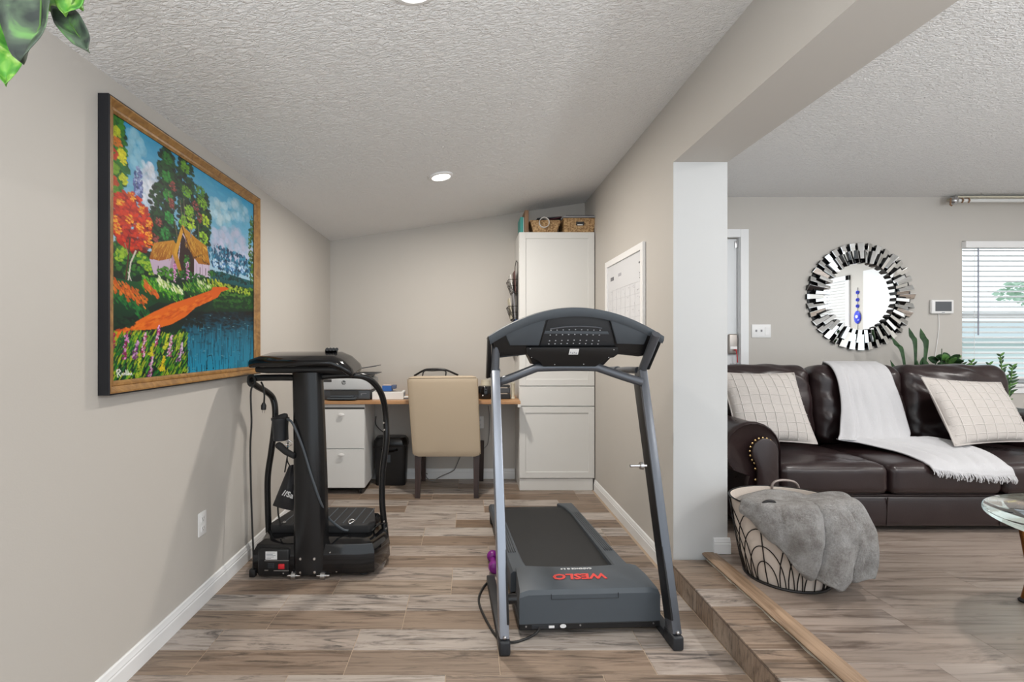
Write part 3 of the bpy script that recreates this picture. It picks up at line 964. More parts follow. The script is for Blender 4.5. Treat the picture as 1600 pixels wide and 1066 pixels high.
    for i in range(900):
        x = g.uniform(174, 290); y = g.uniform(522, 598)
        ln = g.uniform(4, 9)
        c = [(24, 96, 50), (44, 130, 46), (110, 165, 45), (18, 74, 50), (165, 185, 50)][int(g.integers(0, 5))]
        line([(x, y), (x + ln * 0.55, y - ln)], g.uniform(0.7, 1.5), c, 0.8)
    for x, y0, y1, cs in ((196, 518, 560, [(140, 20, 90), (220, 150, 210)]), (176, 520, 556, [(190, 60, 80), (150, 40, 90)]), (212, 532, 560, [(130, 60, 130), (215, 170, 215)]), (225, 520, 556, [(170, 30, 95), (235, 190, 220)]),
                          (246, 508, 540, [(170, 50, 120), (235, 190, 225)]), (236, 548, 592, [(140, 40, 120), (225, 180, 215)]), (266, 524, 556, [(170, 60, 130), (230, 190, 220)]), (282, 535, 564, [(150, 80, 150), (225, 200, 225)]),
                          (237, 536, 556, [(215, 200, 50), (170, 180, 50)]), (254, 556, 578, [(225, 205, 50), (200, 170, 40)]), (216, 550, 595, [(150, 175, 50), (200, 205, 70)]), (279, 520, 545, [(120, 160, 50), (190, 200, 70)]), (260, 522, 545, [(170, 190, 50), (215, 210, 70)])):
        for i in range(60):
            t_ = g.uniform(0, 1)
            dab(*C(x + (0.5 - t_) * 5 + g.normal(0, 2.0) * (0.4 + 0.6 * t_), y0 + (y1 - y0) * t_), 2.1, 1.3, col(cs[1 if g.uniform() > 0.45 + 0.2 * t_ else 0]) * g.uniform(0.8, 1.15), 0.9, -0.5)
    # painter's signature
    s = (238, 238, 235)
    line([(184, 588), (182, 578), (186, 576.5), (188, 579), (184.5, 582), (188, 587)], 0.8, s)
    line([(189, 585), (191, 582), (192, 585), (194, 582), (195, 585), (196.5, 582), (196.5, 577), (197, 585), (199, 585), (199.5, 577), (200, 585), (202, 582), (203, 585), (205, 582), (206, 585)], 0.7, s)
    return np.clip(img, 0, 1) ** 1.12 * 0.92

art = thing('framed_painting', 'large framed landscape painting of a thatched cottage, path and pond on the left wall', 'painting', (XL, 2.42, 1.10))
img = paint()
iy, ix = np.mgrid[0:NH, 0:NW]
co = np.zeros((NH * NW, 3))
co[:, 0] = PX
co[:, 1] = (PY0 + (PY1 - PY0) * ix / (NW - 1)).ravel()
co[:, 2] = (PZ1 - (PZ1 - PZ0) * iy / (NH - 1)).ravel()
lum = img.mean(axis=2).ravel()
co[:, 0] += 0.0012 * lum                                   # ridges of paint
idx = (iy * NW + ix)
q = np.stack([idx[:-1, :-1], idx[1:, :-1], idx[1:, 1:], idx[:-1, 1:]], -1).reshape(-1, 4)
me = bpy.data.meshes.new('canvas')
me.vertices.add(len(co)); me.vertices.foreach_set('co', co.ravel())
me.loops.add(q.size); me.loops.foreach_set('vertex_index', q.ravel().astype(np.int32))
me.polygons.add(len(q)); me.polygons.foreach_set('loop_start', np.arange(0, q.size, 4, dtype=np.int32))
me.update(calc_edges=True)
ca = me.color_attributes.new('paint', 'FLOAT_COLOR', 'POINT')
ca.data.foreach_set('color', np.concatenate([img.reshape(-1, 3), np.ones((NH * NW, 1))], 1).ravel())
M_ART = mat('oil_paint', (1, 1, 1), 0.5, spec=0.3)
nt = NT(M_ART)
at_ = nt.n('ShaderNodeAttribute'); at_.attribute_name = 'paint'
nt.link(at_.outputs['Color'], nt.b.inputs['Base Color'])
link_mesh(me, 'canvas', M_ART, art, True)
bm = B(); box(bm, (XL + 0.002, PY0 - 0.01, PZ0 - 0.01), (PX - 0.002, PY1 + 0.01, PZ1 + 0.01))
finish(bm, 'backing_board', M_BOARD, art, False)
# mitred moulding: gilded face, black outer side
fw = 0.047
prof = [(-0.002, 0.004), (0.006, 0.012), (0.014, 0.013), (0.018, 0.010), (0.028, 0.018), (0.036, 0.026), (0.0415, 0.0265), (fw, 0.024)]  # outward, height
cor = [(PY0, PZ0, -1, -1), (PY1, PZ0, 1, -1), (PY1, PZ1, 1, 1), (PY0, PZ1, -1, 1)]
for i in range(4):
    a, c = cor[i], cor[(i + 1) % 4]
    bm = B()
    rows = [[(PX + h, p[0] + p[2] * o_, p[1] + p[3] * o_) for p in (a, c)] for o_, h in prof]
    loft(bm, rows[:-1], mi=0)
    loft(bm, rows[-2:], mi=1)
    loft(bm, [rows[-1], [(XL + 0.001, p[0] + p[2] * fw, p[1] + p[3] * fw) for p in (a, c)]], mi=1)
    loft(bm, [rows[0], [(XL + 0.001, p[0] - p[2] * 0.002, p[1] - p[3] * 0.002) for p in (a, c)]], mi=1)
    bmesh.ops.remove_doubles(bm, verts=bm.verts, dist=1e-5)
    finish(bm, 'frame_rail', [M_GOLDFRAME, mat('black_frame_side', (0.005, 0.006, 0.010), 0.5)], art, 20)

# ---------------------------------------------------------------- outlet on the left wall
def outlet(name, label, o, ax, up=(0, 0, 1), w=0.072, h=0.116):
    """duplex outlet: o is the centre on the wall, ax runs along the wall"""
    Mx = basis(o, ax, up)
    r = thing(name, label, 'outlet', o)
    b_ = B(); box(b_, (-w / 2, -h / 2, 0), (w / 2, h / 2, 0.006), 0.003)
    finish(moved(b_, Mx), 'cover_plate', M_WHITE, r)
    for s in (-1, 1):
        b_ = B(); box(b_, (-0.017, s * 0.024 - 0.015, 0.006), (0.017, s * 0.024 + 0.015, 0.0085), 0.004)
        f = finish(moved(b_, Mx), 'socket', M_WHITE, r)
        b_ = B()
        for dx in (-0.007, 0.007):
            box(b_, (dx - 0.0012, s * 0.024 - 0.002, 0.0084), (dx + 0.0012, s * 0.024 + 0.008, 0.0088))
        cyl(b_, (0, s * 0.024 - 0.008, 0.0084), (0, s * 0.024 - 0.008, 0.0088), 0.0025, n=8)
        finish(moved(b_, Mx), 'slot', M_GAP, f)
    return r
oy = -XL * F_PX / (CX - 315)
outlet('wall_outlet', 'white duplex outlet low on the left wall below the painting', (XL, oy, CAM_H - (818 - CY) / F_PX * oy), (0, 1, 0))

# ---------------------------------------------------------------- tall cabinet
YF = 4.363
cab = thing('tall_cabinet', 'tall white shaker pantry cabinet in the back right corner', 'cabinet', (0.78, 4.55, 0))
CX0, CX1 = 0.452, 1.117
bm = B(); box(bm, (CX0, YF + 0.02, 0.105), (CX1, YB - 0.001, 2.278), 0.001)
finish(bm, 'body', M_CABINET, cab, False)
bm = B(); box(bm, (CX0 + 0.004, YF + 0.012, 0.0), (CX1 - 0.014, YB - 0.02, 0.103), 0.001)
finish(bm, 'toe_kick', M_CABINET, cab, False)
def shaker(z0, z1, name, flat=False, rail=0.058):
    b_ = B()
    x0, x1 = CX0 + 0.003, CX1 - 0.003
    if flat:
        box(b_, (x0, YF, z0), (x1, YF + 0.0195, z1), 0.002)
    else:
        for a in ((x0, x0 + rail, z0, z1), (x1 - rail, x1, z0, z1), (x0 + rail, x1 - rail, z0, z0 + rail), (x0 + rail, x1 - rail, z1 - rail, z1)):
            box(b_, (a[0], YF, a[2]), (a[1], YF + 0.0195, a[3]), 0.0012, 1)
    o = finish(b_, name, M_CABINET, cab, False)
    if not flat:
        b_ = B(); box(b_, (x0 + rail, YF + 0.008, z0 + rail), (x1 - rail, YF + 0.018, z1 - rail))
        finish(b_, 'door_panel', M_CABINET, o, False)
shaker(0.112, 0.737, 'door', rail=0.052)
shaker(0.747, 0.915, 'drawer', True)
shaker(0.925, 2.275, 'door', rail=0.055)

# ---------------------------------------------------------------- desk board
bm = B(); box(bm, (XL + 0.002, 4.225, 0.778), (CX0 - 0.003, YB - 0.002, 0.806), 0.003)
desk = thing('desk_board', 'honey coloured wooden desk board spanning from the left wall to the tall cabinet', 'desk', (-0.43, 4.5, 0.77))
finish(bm, 'desk_top', M_DESK, desk, False)
bm = B()
box(bm, (0.424, 4.215, 0.752), (CX0 - 0.001, 4.50, 0.777), 0.002)
finish(bm, 'support_block', M_CABINET, desk, False)
ZD = 0.806

# ---------------------------------------------------------------- filing cabinet
fc = thing('filing_cabinet', 'white two-drawer filing cabinet on casters under the desk', 'filing cabinet', (-1.08, 4.45, 0))
FX0, FX1, FY = -1.285, -0.885, 4.25
bm = B(); box(bm, (FX0, FY + 0.018, 0.055), (FX1, 4.70, 0.772), 0.002)
finish(bm, 'body', M_FILE, fc, False)
bm = B(); box(bm, (FX0 + 0.003, FY + 0.014, 0.733), (FX1 - 0.003, FY + 0.019, 0.745))
finish(bm, 'top_gap', M_GAP, fc, False)
for z0, z1, kz in ((0.058, 0.388, 0.345), (0.396, 0.732, 0.688)):
    bm = B(); box(bm, (FX0 + 0.003, FY, z0), (FX1 - 0.003, FY + 0.018, z1), 0.002)
    d = finish(bm, 'drawer', M_FILE, fc, False)
    kx = (538 - CX) / F_PX * FY
    bm = B(); lathe(bm, [(0.008, 0), (0.008, -0.012), (0.022, -0.016), (0.024, -0.024), (0.016, -0.028), (0.0001, -0.028)], (kx - 0.02, FY, kz), 16, axis='Y', sx=1.15, sy=0.6)
    finish(bm, 'knob', M_WHITE, d)
bm = B(); box(bm, (FX0 + 0.01, FY + 0.02, 0.045), (FX1 - 0.01, 4.69, 0.056))
finish(bm, 'bottom_plate', M_BLACK, fc, False)
for x in (FX0 + 0.05, FX1 - 0.04):
    for y in (FY + 0.045, 4.64):
        bm = B(); lathe(bm, [(0.012, -0.010), (0.022, -0.009), (0.022, 0.009), (0.012, 0.010)], (x, y, 0.0225), 14, axis='X')
        box(bm, (x - 0.014, y - 0.014, 0.03), (x + 0.014, y + 0.014, 0.046), 0.002)
        finish(bm, 'caster', M_BLACK, fc)

# ---------------------------------------------------------------- printer
pr = thing('printer', 'light grey and charcoal all-in-one printer on the left end of the desk', 'printer', (-1.05, 4.5, ZD))
QX0, QX1, QY = -1.275, -0.835, 4.29
bm = B(); box(bm, (QX0 + 0.004, QY, ZD + 0.004), (QX1 - 0.012, QY + 0.34, ZD + 0.085), 0.006)
lower = finish(bm, 'lower_body', M_PRN_D, pr, 30)
bm = B(); box(bm, (QX0, QY - 0.012, ZD + 0.086), (QX1, QY + 0.35, ZD + 0.185), 0.014, 3)
upper = finish(bm, 'upper_body', M_PRN_L, pr, 30)
bm = B(); box(bm, (QX0 + 0.02, QY + 0.03, ZD + 0.186), (QX1 - 0.03, QY + 0.34, ZD + 0.225), 0.012, 3)
finish(bm, 'scanner_lid', M_PRN_D, pr, 30)
bm = B()
box(bm, (QX1 - 0.20, QY + 0.02, ZD + 0.224), (QX1 + 0.045, QY + 0.26, ZD + 0.230), 0.002, M=Matrix.Identity(4))
finish(bm, 'feeder_tray', M_PRN_D, pr, False)
bm = B(); box(bm, (-0.12, -0.12, -0.003), (0.12, 0.12, 0.003), 0.002)
finish(moved(bm, Matrix.Translation((QX1 - 0.09, QY + 0.2, ZD + 0.272)) @ Matrix.Rotation(R(-9), 4, 'Y')), 'paper_support', M_PRN_D, pr, False)
bm = B()
box(bm, (-1.18, QY - 0.05, ZD + 0.030), (-0.985, QY + 0.005, ZD + 0.040), 0.002)
box(bm, (-1.20, QY - 0.07, ZD + 0.012), (-0.955, QY + 0.005, ZD + 0.026), 0.003)
finish(bm, 'output_tray', M_CHAR, lower, False)
bm = B(); box(bm, (-1.19, QY - 0.001, ZD + 0.046), (-0.94, QY + 0.006, ZD + 0.080))
finish(bm, 'paper_slot', M_GAP, lower, False)
bm = B(); box(bm, (-0.945, QY - 0.004, ZD + 0.012), (-0.853, QY, ZD + 0.080), 0.002)
cp = finish(bm, 'front_panel', M_CHAR, lower, False)
bm = B(); box(bm, (-0.925, QY - 0.0052, ZD + 0.057), (-0.875, QY - 0.004, ZD + 0.061)); box(bm, (-0.925, QY - 0.0052, ZD + 0.044), (-0.915, QY - 0.004, ZD + 0.050))
finish(bm, 'panel_print', M_PRINTG, cp, False)
bm = B(); box(bm, (-1.262, QY - 0.014, ZD + 0.157), (-1.175, QY - 0.0115, ZD + 0.180), 0.001)
finish(bm, 'control_window', M_GAP, upper, False)
lx, lz = (537.5 - CX) / F_PX * QY, ZD + 0.152
bm = B(); lathe(bm, [(0.0001, 0), (0.0185, 0), (0.0185, -0.0012), (0.0001, -0.0012)], (lx, QY - 0.012, lz), 24, axis='Y')
lg = finish(bm, 'logo', M_PRN_D, upper, 30)
bm = text_mesh('hp', 0.030, basis((lx, QY - 0.0136, lz + 0.001), (1, 0, 0), (0, 0, 1)), bold=0.0004, shear=0.25)
finish(bm, 'logo_letters', M_PRN_L, lg, False)

# ---------------------------------------------------------------- things on the desk
def boxthing(name, label, cat, lo, hi, m, rz=0, bev=0.003, extra=None):
    lo, hi = Vector(lo), Vector(hi)
    c = Vector(((lo.x + hi.x) / 2, (lo.y + hi.y) / 2, lo.z))
    r = thing(name, label, cat, c, rz)
    b_ = B(); box(b_, lo - c, hi - c, bev)
    o = finish(b_, 'body', m, r, False, False)
    return r, o, hi - lo
r, o, s = boxthing('white_box', 'flat white box on the desk beside the printer', 'box', (-0.835, 4.31, ZD + 0.001), (-0.565, 4.52, ZD + 0.066), M_PAPER, R(2))
b_ = B(); box(b_, (-s.x / 2 + 0.02, -s.y / 2 + 0.02, s.z - 0.001), (s.x / 2 - 0.02, s.y / 2 - 0.02, s.z + 0.002))
finish(b_, 'lid_print', mat('grey_lid', (0.42, 0.39, 0.36), 0.5), r, False, False)
b_ = B(); box(b_, (s.x / 2 - 0.0005, -s.y / 2 + 0.02, 0.012), (s.x / 2 + 0.001, s.y / 2 - 0.02, s.z - 0.012))
finish(b_, 'side_label', M_PRINTG, r, False, False)
r, o, s = boxthing('blue_box', 'small blue box with a grey flap lying on the flat white box', 'box', (-0.752, 4.36, ZD + 0.069), (-0.668, 4.42, ZD + 0.118), M_BLUE, R(-6))
b_ = B(); box(b_, (s.x / 2, -0.028, 0.022), (s.x / 2 + 0.035, 0.028, s.z + 0.006), 0.004)
finish(b_, 'flap', mat('slate_card', (0.10, 0.13, 0.22), 0.5), r, False, False)
b_ = B(); box(b_, (-s.x / 2 + 0.004, -0.026, s.z), (s.x / 2 - 0.004, 0.026, s.z + 0.008), 0.002)
finish(b_, 'pale_lid', mat('salmon_card', (0.60, 0.50, 0.45), 0.6), r, False, False)
# tray of papers right of the white box
r = thing('paper_stack', 'thin stack of dark papers on the desk between white box and chair', 'papers', (-0.52, 4.4, ZD))
for i, (dz, a, m_) in enumerate(((0.0008, 4, M_GREYC), (0.0095, -6, M_PRN_D), (0.0155, 8, M_PAPER))):
    b_ = B(); box(b_, (-0.085, -0.06, 0), (0.085, 0.06, 0.0075 if i == 0 else 0.005), 0.001, 1)
    o = finish(moved(b_, Matrix.Translation((-0.50, 4.40, ZD + dz)) @ Matrix.Rotation(R(a), 4, 'Z')), 'folder', m_, r, False)
# black bag behind the chair, its arched top and handle show
bag = thing('black_bag', 'black bag with an arched carry handle on the desk behind the tan chair', 'bag', (-0.27, 4.56, ZD))
yb_ = 4.56
bm = B(); hb = cushion((0.40, 0.13, 0.17), 0.04, (0.01, 0.02, 0.0), 6)
merge(bm, moved(hb, Matrix.Translation((-0.27, yb_, ZD + 0.0865))))
body = finish(bm, 'body', M_RUBBER, bag, 60)
bm = B()
tube(bm, smooth_path([P(647, 587.5, yb_), P(662, 579, yb_), P(672, 577, yb_), P(690, 577, yb_), P(699, 579, yb_), P(716, 586.5, yb_)], 5), [0.009] * 26, 8)
finish(bm, 'handle', M_SATIN, bag)
bm = B()
tube(bm, smooth_path([P(660, 588, yb_ - 0.02), P(663, 580, yb_ - 0.02), P(675, 579.5, yb_ - 0.02), P(695, 579.5, yb_ - 0.02), P(696.5, 588, yb_ - 0.02)], 5), 0.006, 8)
finish(bm, 'strap', M_RUBBER, bag)
# black gadget, trays, cylinder at the right end of the desk
r = thing('black_canister', 'shiny black canister with a white dot on the desk right of the chair', 'canister', P(757, 620, 4.35))
c0 = P(758, 0, 4.40)
bm = B(); lathe(bm, [(0.0001, 0.0), (0.058, 0.0), (0.062, 0.006), (0.062, 0.105), (0.056, 0.113), (0.0001, 0.113)], (c0.x, 4.40, ZD + 0.001), 24)
finish(bm, 'body', M_GLOSS, r)
bm = B(); lathe(bm, [(0.006, -0.002), (0.006, 0.0)], (c0.x - 0.022, 4.40 - 0.0585, ZD + 0.035), 10, axis='Y')
finish(bm, 'indicator', M_PRINTW, r)
tr = thing('letter_tray', 'stacked black letter trays on the desk beside the tall cabinet', 'letter tray', (0.30, 4.47, ZD))
for i in range(2):
    z = ZD + 0.002 + i * 0.052
    bm = B()
    box(bm, (0.235, 4.36, z), (0.372, 4.60, z + 0.004))
    box(bm, (0.235, 4.36, z), (0.239, 4.60, z + 0.048)); box(bm, (0.368, 4.36, z), (0.372, 4.60, z + 0.048))
    box(bm, (0.235, 4.36, z), (0.372, 4.364, z + 0.042), 0.001)
    finish(bm, 'tray', M_PRN_D if i else M_BLACK, tr, False)
bm = B(); box(bm, (0.236, 4.362, ZD + 0.106), (0.371, 4.60, ZD + 0.122), 0.004)
finish(bm, 'lid', M_GLOSS, tr, False)
r = thing('white_tube', 'short white cylinder standing on the desk against the tall cabinet', 'cylinder', (0.41, 4.42, ZD))
bm = B(); lathe(bm, [(0.0001, 0), (0.022, 0), (0.022, 0.008), (0.018, 0.012), (0.018, 0.125), (0.021, 0.13), (0.021, 0.14), (0.0001, 0.14)], (0.398, 4.40, ZD + 0.001), 18)
finish(bm, 'body', M_CREAM, r)
r = thing('cream_jar', 'small cream jar peeking out beside the left treadmill upright on the desk', 'jar', (0.15, 4.55, ZD))
bm = B(); lathe(bm, [(0.0001, 0), (0.035, 0), (0.05, 0.03), (0.052, 0.10), (0.04, 0.135), (0.042, 0.15), (0.0001, 0.15)], (0.165, 4.60, ZD + 0.001), 20)
finish(bm, 'body', M_CREAM, r)

# ---------------------------------------------------------------- wire wall rack with magazines on the cabinet side
rk = thing('wall_file_rack', 'dark wire magazine rack hanging on the left side of the tall cabinet', 'file rack', (CX0, 4.5, 1.5))
xw = CX0 - 0.002
def wire(b_, pts, r_=0.0028):
    tube(b_, pts, r_, 6)
bm = B()
RY0, RY1 = 4.44, 4.70
for y in (RY0, RY1):
    wire(bm, [(xw - 0.004, y, 1.18), (xw - 0.004, y, 2.02)])
wire(bm, [(xw - 0.004, RY0, 2.02), (xw - 0.004, (RY0 + RY1) / 2, 2.06), (xw - 0.004, RY1, 2.02)])
finish(bm, 'back_wire', M_WIRE, rk)
pockets = []
for z in (1.74, 1.50, 1.22):
    bm = B()
    h = 0.13
    for y in (RY0, (RY0 * 2 + RY1) / 3, (RY0 + RY1 * 2) / 3, RY1):
        wire(bm, [(xw - 0.006, y, z), (xw - 0.042, y, z + 0.01), (xw - 0.085, y, z + h)])
    for t_ in (0.12, 0.55, 1.0):
        xx_ = xw - 0.042 - 0.043 * t_; zz = z + 0.01 + (h - 0.01) * t_
        wire(bm, [(xw - 0.006, RY0, zz), (xx_, RY0, zz), (xx_, RY1, zz), (xw - 0.006, RY1, zz)])
    finish(bm, 'pocket', M_WIRE, rk)
mg = [('magazine with a blue cover in the bottom pocket of the wire rack', 1.235, 0.010, 0.28, M_BLUE, 0), ('white magazine in the bottom pocket of the wire rack', 1.24, 0.030, 0.24, M_PAPER, 3),
      ('tan envelope in the bottom pocket of the wire rack', 1.245, 0.048, 0.17, M_AMBER, 6), ('grey folder in the middle pocket of the wire rack', 1.515, 0.018, 0.25, M_GREYC, 3),
      ('cream envelope at the front of the middle wire rack pocket', 1.52, 0.042, 0.19, M_CREAM, 8), ('brown folder in the top pocket of the wire rack', 1.755, 0.014, 0.20, mat('maroon_card', (0.13, 0.05, 0.045), 0.5), 2),
      ('white letter in the top pocket of the wire rack', 1.76, 0.036, 0.16, M_PAPER, 9)]
for lb, z, dx, h, m_, tl in mg:
    b_ = B(); box(b_, (-0.004, -0.10, 0), (0.004, 0.10, h), 0.0015, 1)
    o = finish(moved(b_, Matrix.Translation((xw - dx - 0.006, 4.57, z)) @ Matrix.Rotation(R(-tl), 4, 'Y')), 'magazine', m_, None, False)
    tag(o, lb, 'magazine')

# ---------------------------------------------------------------- on top of the cabinet
ZC = 2.279
def weave(b_, prof_fn, z0, z1, n_around, rows):
    """woven basket side: each row of strands goes in and out past the stakes"""
    rws = []
    for i in range(rows * 2 + 1):
        t_ = i / (rows * 2)
        ring = []
        for k_ in range(n_around):
            base, nrm = prof_fn(k_ / n_around, t_)
            ph = (k_ + (i // 2)) % 2
            amp = 0.0032 * (1 if ph else -1) * (1 if i % 2 else 0.15)
            ring.append(base + nrm * amp + Vector((0, 0, z0 + (z1 - z0) * t_)))
        rws.append(ring)
    return loft(b_, rws, True)
def rect_ring(hx, hy):
    per = 4 * (hx + hy)
    def f(u):
        d = u * per
        if d < 2 * hx: return Vector((-hx + d, -hy, 0)), Vector((0, -1, 0))
        d -= 2 * hx
        if d < 2 * hy: return Vector((hx, -hy + d, 0)), Vector((1, 0, 0))
        d -= 2 * hy
        if d < 2 * hx: return Vector((hx - d, hy, 0)), Vector((0, 1, 0))
        d -= 2 * hx
        return Vector((-hx, hy - d, 0)), Vector((-1, 0, 0))
    return f
def wicker_basket(label, cx, cy, hx0, hx1, hy, h):
    r_ = thing('wicker_basket', label, 'basket', (cx, cy, ZC))
    b_ = B()
    rws = weave(b_, lambda u, t_: tuple((v + (Vector((cx, cy, 0)) if q_ == 0 else Vector())) for q_, v in enumerate(rect_ring(hx0 + (hx1 - hx0) * t_, hy * (0.9 + 0.1 * t_))(u))), ZC + 0.002, ZC + h, 56, 9)
    b_.faces.new(rws[0])
    o = finish(b_, 'woven_side', M_WICKER, r_, 60)
    so = o.modifiers.new('thickness', 'SOLIDIFY'); so.thickness = 0.006
    b_ = B()
    f = rect_ring(hx1, hy)
    tube(b_, [f(i / 40)[0] + Vector((cx, cy, ZC + h)) for i in range(41)], 0.007, 6)
    finish(b_, 'rim', M_WICKER, r_)
    return r_
b1x = (851 - CX) / F_PX * 4.45
wicker_basket('open flared wicker basket on top of the tall cabinet', b1x, 4.50, 0.105, 0.135, 0.10, 0.105)
b2x = (903.5 - CX) / F_PX * 4.45
bk = wicker_basket('square wicker basket with a hand hole on the tall cabinet beside the wall', b2x - 0.004, 4.52, 0.134, 0.137, 0.14, 0.118)
bm = B(); box(bm, (b2x - 0.035, 4.371, ZC + 0.058), (b2x + 0.035, 4.3815, ZC + 0.092), 0.006)
finish(bm, 'handle_hole', M_GAP, bk, False)
bm = B(); box(bm, (b2x - 0.025, 4.3695, ZC + 0.058), (b2x + 0.022, 4.3715, ZC + 0.068), 0.003)
finish(bm, 'handle_paper', M_PAPER, bk, False)
r = thing('lid_tray', 'flat grey tray lying on the square wicker basket', 'tray', (b2x, 4.52, ZC + 0.127))
bm = B(); box(bm, (b2x - 0.150, 4.365, ZC + 0.127), (b2x + 0.146, 4.68, ZC + 0.137), 0.003); box(bm, (b2x - 0.145, 4.372, ZC + 0.137), (b2x + 0.141, 4.67, ZC + 0.143), 0.002)
finish(bm, 'panel', M_GREYC, r, False)
bm = B(); box(bm, (b2x - 0.125, 4.38, ZC + 0.1432), (b2x + 0.125, 4.64, ZC + 0.150), 0.003)
finish(bm, 'liner', M_BLACK, r, False)
r = thing('paper_roll', 'white rolled paper tube sticking out of the open wicker basket', 'paper roll', (b1x, 4.5, ZC + 0.07))
rc = P(851, 346, 4.36)
bm = B(); lathe(bm, [(0.042, 0), (0.046, 0), (0.046, 0.11), (0.042, 0.11), (0.042, 0)], (rc.x, 4.372, rc.z - 0.004), 28, axis='Y')
finish(bm, 'roll', M_PAPER, r)
r = thing('dark_folders', 'dark folders heaped on the open wicker basket', 'folders', (b1x, 4.5, ZC + 0.1))
for i, (dx, dz, tl, w_) in enumerate(((0.03, 0.128, -6, 0.13), (0.075, 0.144, -14, 0.09), (0.05, 0.158, -4, 0.11))):
    b_ = B(); box(b_, (-w_, -0.10, -0.005), (w_, 0.10, 0.005), 0.002, 1)
    finish(moved(b_, Matrix.Translation((b1x + dx, 4.595, ZC + dz)) @ Matrix.Rotation(R(tl), 4, 'Y')), 'folder', [M_BLACK, mat('dark_red_card', (0.08, 0.01, 0.02), 0.5), M_PRN_D][i], r, False)
for nm, lb, x0, x1, h, m_, y0 in (('wooden_board', 'narrow brown wooden board standing on the cabinet left of the baskets', 820, 826, 0.195, M_BOARD, 4.38), ('teal_book', 'teal book standing at the left edge of the cabinet top', 813.0, 817.8, 0.14, M_TEAL, 4.40)):
    xa, xb = (x0 - CX) / F_PX * y0, (x1 - CX) / F_PX * y0
    r = thing(nm, lb, 'board' if 'board' in nm else 'book', ((xa + xb) / 2, y0 + 0.1, ZC))
    bm = B(); box(bm, (xa, y0, ZC + 0.001), (xb, y0 + 0.21, ZC + h), 0.002)
    finish(bm, 'panel' if 'board' in nm else 'cover', m_, r, False)
    if 'book' in nm:
        bm = B(); box(bm, (xb, y0 + 0.003, ZC + 0.001), (xb + 0.006, y0 + 0.2, ZC + h - 0.004))
        finish(bm, 'pages', M_PAPER, r, False)

# ---------------------------------------------------------------- whiteboard calendar on the right wall
wbx = XR - 0.002
wb = thing('whiteboard_calendar', 'white framed dry-erase calendar hanging on the right wall above the treadmill', 'whiteboard', (XR, 3.55, 1.32))
Y0, Y1, Z0, Z1 = 3.125, 3.98, 1.325, 1.940
bm = B()
for a in ((Y0, Y0 + 0.045, Z0, Z1), (Y1 - 0.045, Y1, Z0, Z1), (Y0 + 0.045, Y1 - 0.045, Z0, Z0 + 0.045), (Y0 + 0.045, Y1 - 0.045, Z1 - 0.045, Z1)):
    box(bm, (wbx - 0.020, a[0], a[2]), (wbx, a[1], a[3]), 0.002)
finish(bm, 'frame', M_WHITE, wb, False)
M_WB = mat('whiteboard_surface', (0.70, 0.71, 0.74), 0.2)
bm = B(); box(bm, (wbx - 0.009, Y0 + 0.04, Z0 + 0.04), (wbx - 0.002, Y1 - 0.04, Z1 - 0.04))
finish(bm, 'board', M_WB, wb, False)
M_INK = mat('grey_marker', (0.42, 0.42, 0.46), 0.6)
M_INKD = mat('dark_marker', (0.12, 0.12, 0.14), 0.6)
bm = B(); bmd = B()
rr = random.Random(5)
xi = wbx - 0.0098
def ink(b_, y, z, w_, h_):
    box(b_, (xi, y - w_ / 2, z - h_ / 2), (xi + 0.0006, y + w_ / 2, z + h_ / 2))
for i in range(5):
    ink(bm, (Y0 + Y1) / 2, 1.70 - i * 0.075, 0.72, 0.0012)
for i in range(8):
    ink(bm, Y0 + 0.07 + i * 0.102, 1.55, 0.0012, 0.30)
for i in range(5):
    for j in range(7):
        for k_ in range(rr.randint(0, 3)):
            ink(bm, Y0 + 0.10 + j * 0.102 + rr.uniform(-0.02, 0.03), 1.69 - i * 0.075 - rr.uniform(0.0, 0.05), rr.uniform(0.008, 0.03), 0.004)
for k_ in range(5):
    ink(bmd, Y1 - 0.16 + k_ * 0.018 - 0.04, 1.79, 0.012, 0.028)
for k_ in range(4):
    ink(bm, Y1 - 0.38 + k_ * 0.018, 1.80, 0.012, 0.022)
ink(bmd, Y0 + 0.075, 1.822, 0.05, 0.011)
for k_ in range(4):
    ink(bmd, Y0 + 0.06 + rr.uniform(0, 0.03), 1.77 - 0.016 * k_, rr.uniform(0.012, 0.03), 0.006)
finish(bm, 'calendar_print', M_INK, wb, False)['kind'] = 'stuff'
finish(bmd, 'heading_print', M_INKD, wb, False)['kind'] = 'stuff'

# ---------------------------------------------------------------- chair
ch = thing('dining_chair', 'tan leatherette parsons chair with dark wooden legs, back towards the camera', 'chair', (-0.2, 4.38, 0))
YC0 = 4.15
bl, br_, tl_, tr_ = P(645, 714, YC0), P(751, 714, YC0), P(636, 589, YC0 - 0.07), P(746.5, 588, YC0 - 0.07)
bk_ = cushion((1, 1, 1), 0.06, (0, 0.03, 0), 10)
bm = B()
for v in bk_.verts:
    u, w_, t_ = v.co.x + 0.5, v.co.y, v.co.z + 0.5
    lo_ = bl.lerp(br_, u); hi_ = tl_.lerp(tr_, u)
    p = lo_.lerp(hi_, t_)
    v.co = p + Vector((0, 0.05 + w_ * 0.095, 0))
merge(bm, bk_)
back = finish(bm, 'backrest', M_TAN, ch, 50)
bm = B()
d_ = Vector((0, 0.006, 0.001))
tube(bm, [tl_ + d_ + Vector((0.012, 0, -0.012)), tr_ + d_ + Vector((-0.012, 0, -0.012))], 0.0035, 6)
tube(bm, [tr_ + d_ + Vector((-0.002, 0, -0.02)), br_ + d_ + Vector((-0.001, 0, 0.02))], 0.003, 6)
tube(bm, [tl_ + d_ + Vector((0.002, 0, -0.02)), bl + d_ + Vector((0.001, 0, 0.02))], 0.003, 6)
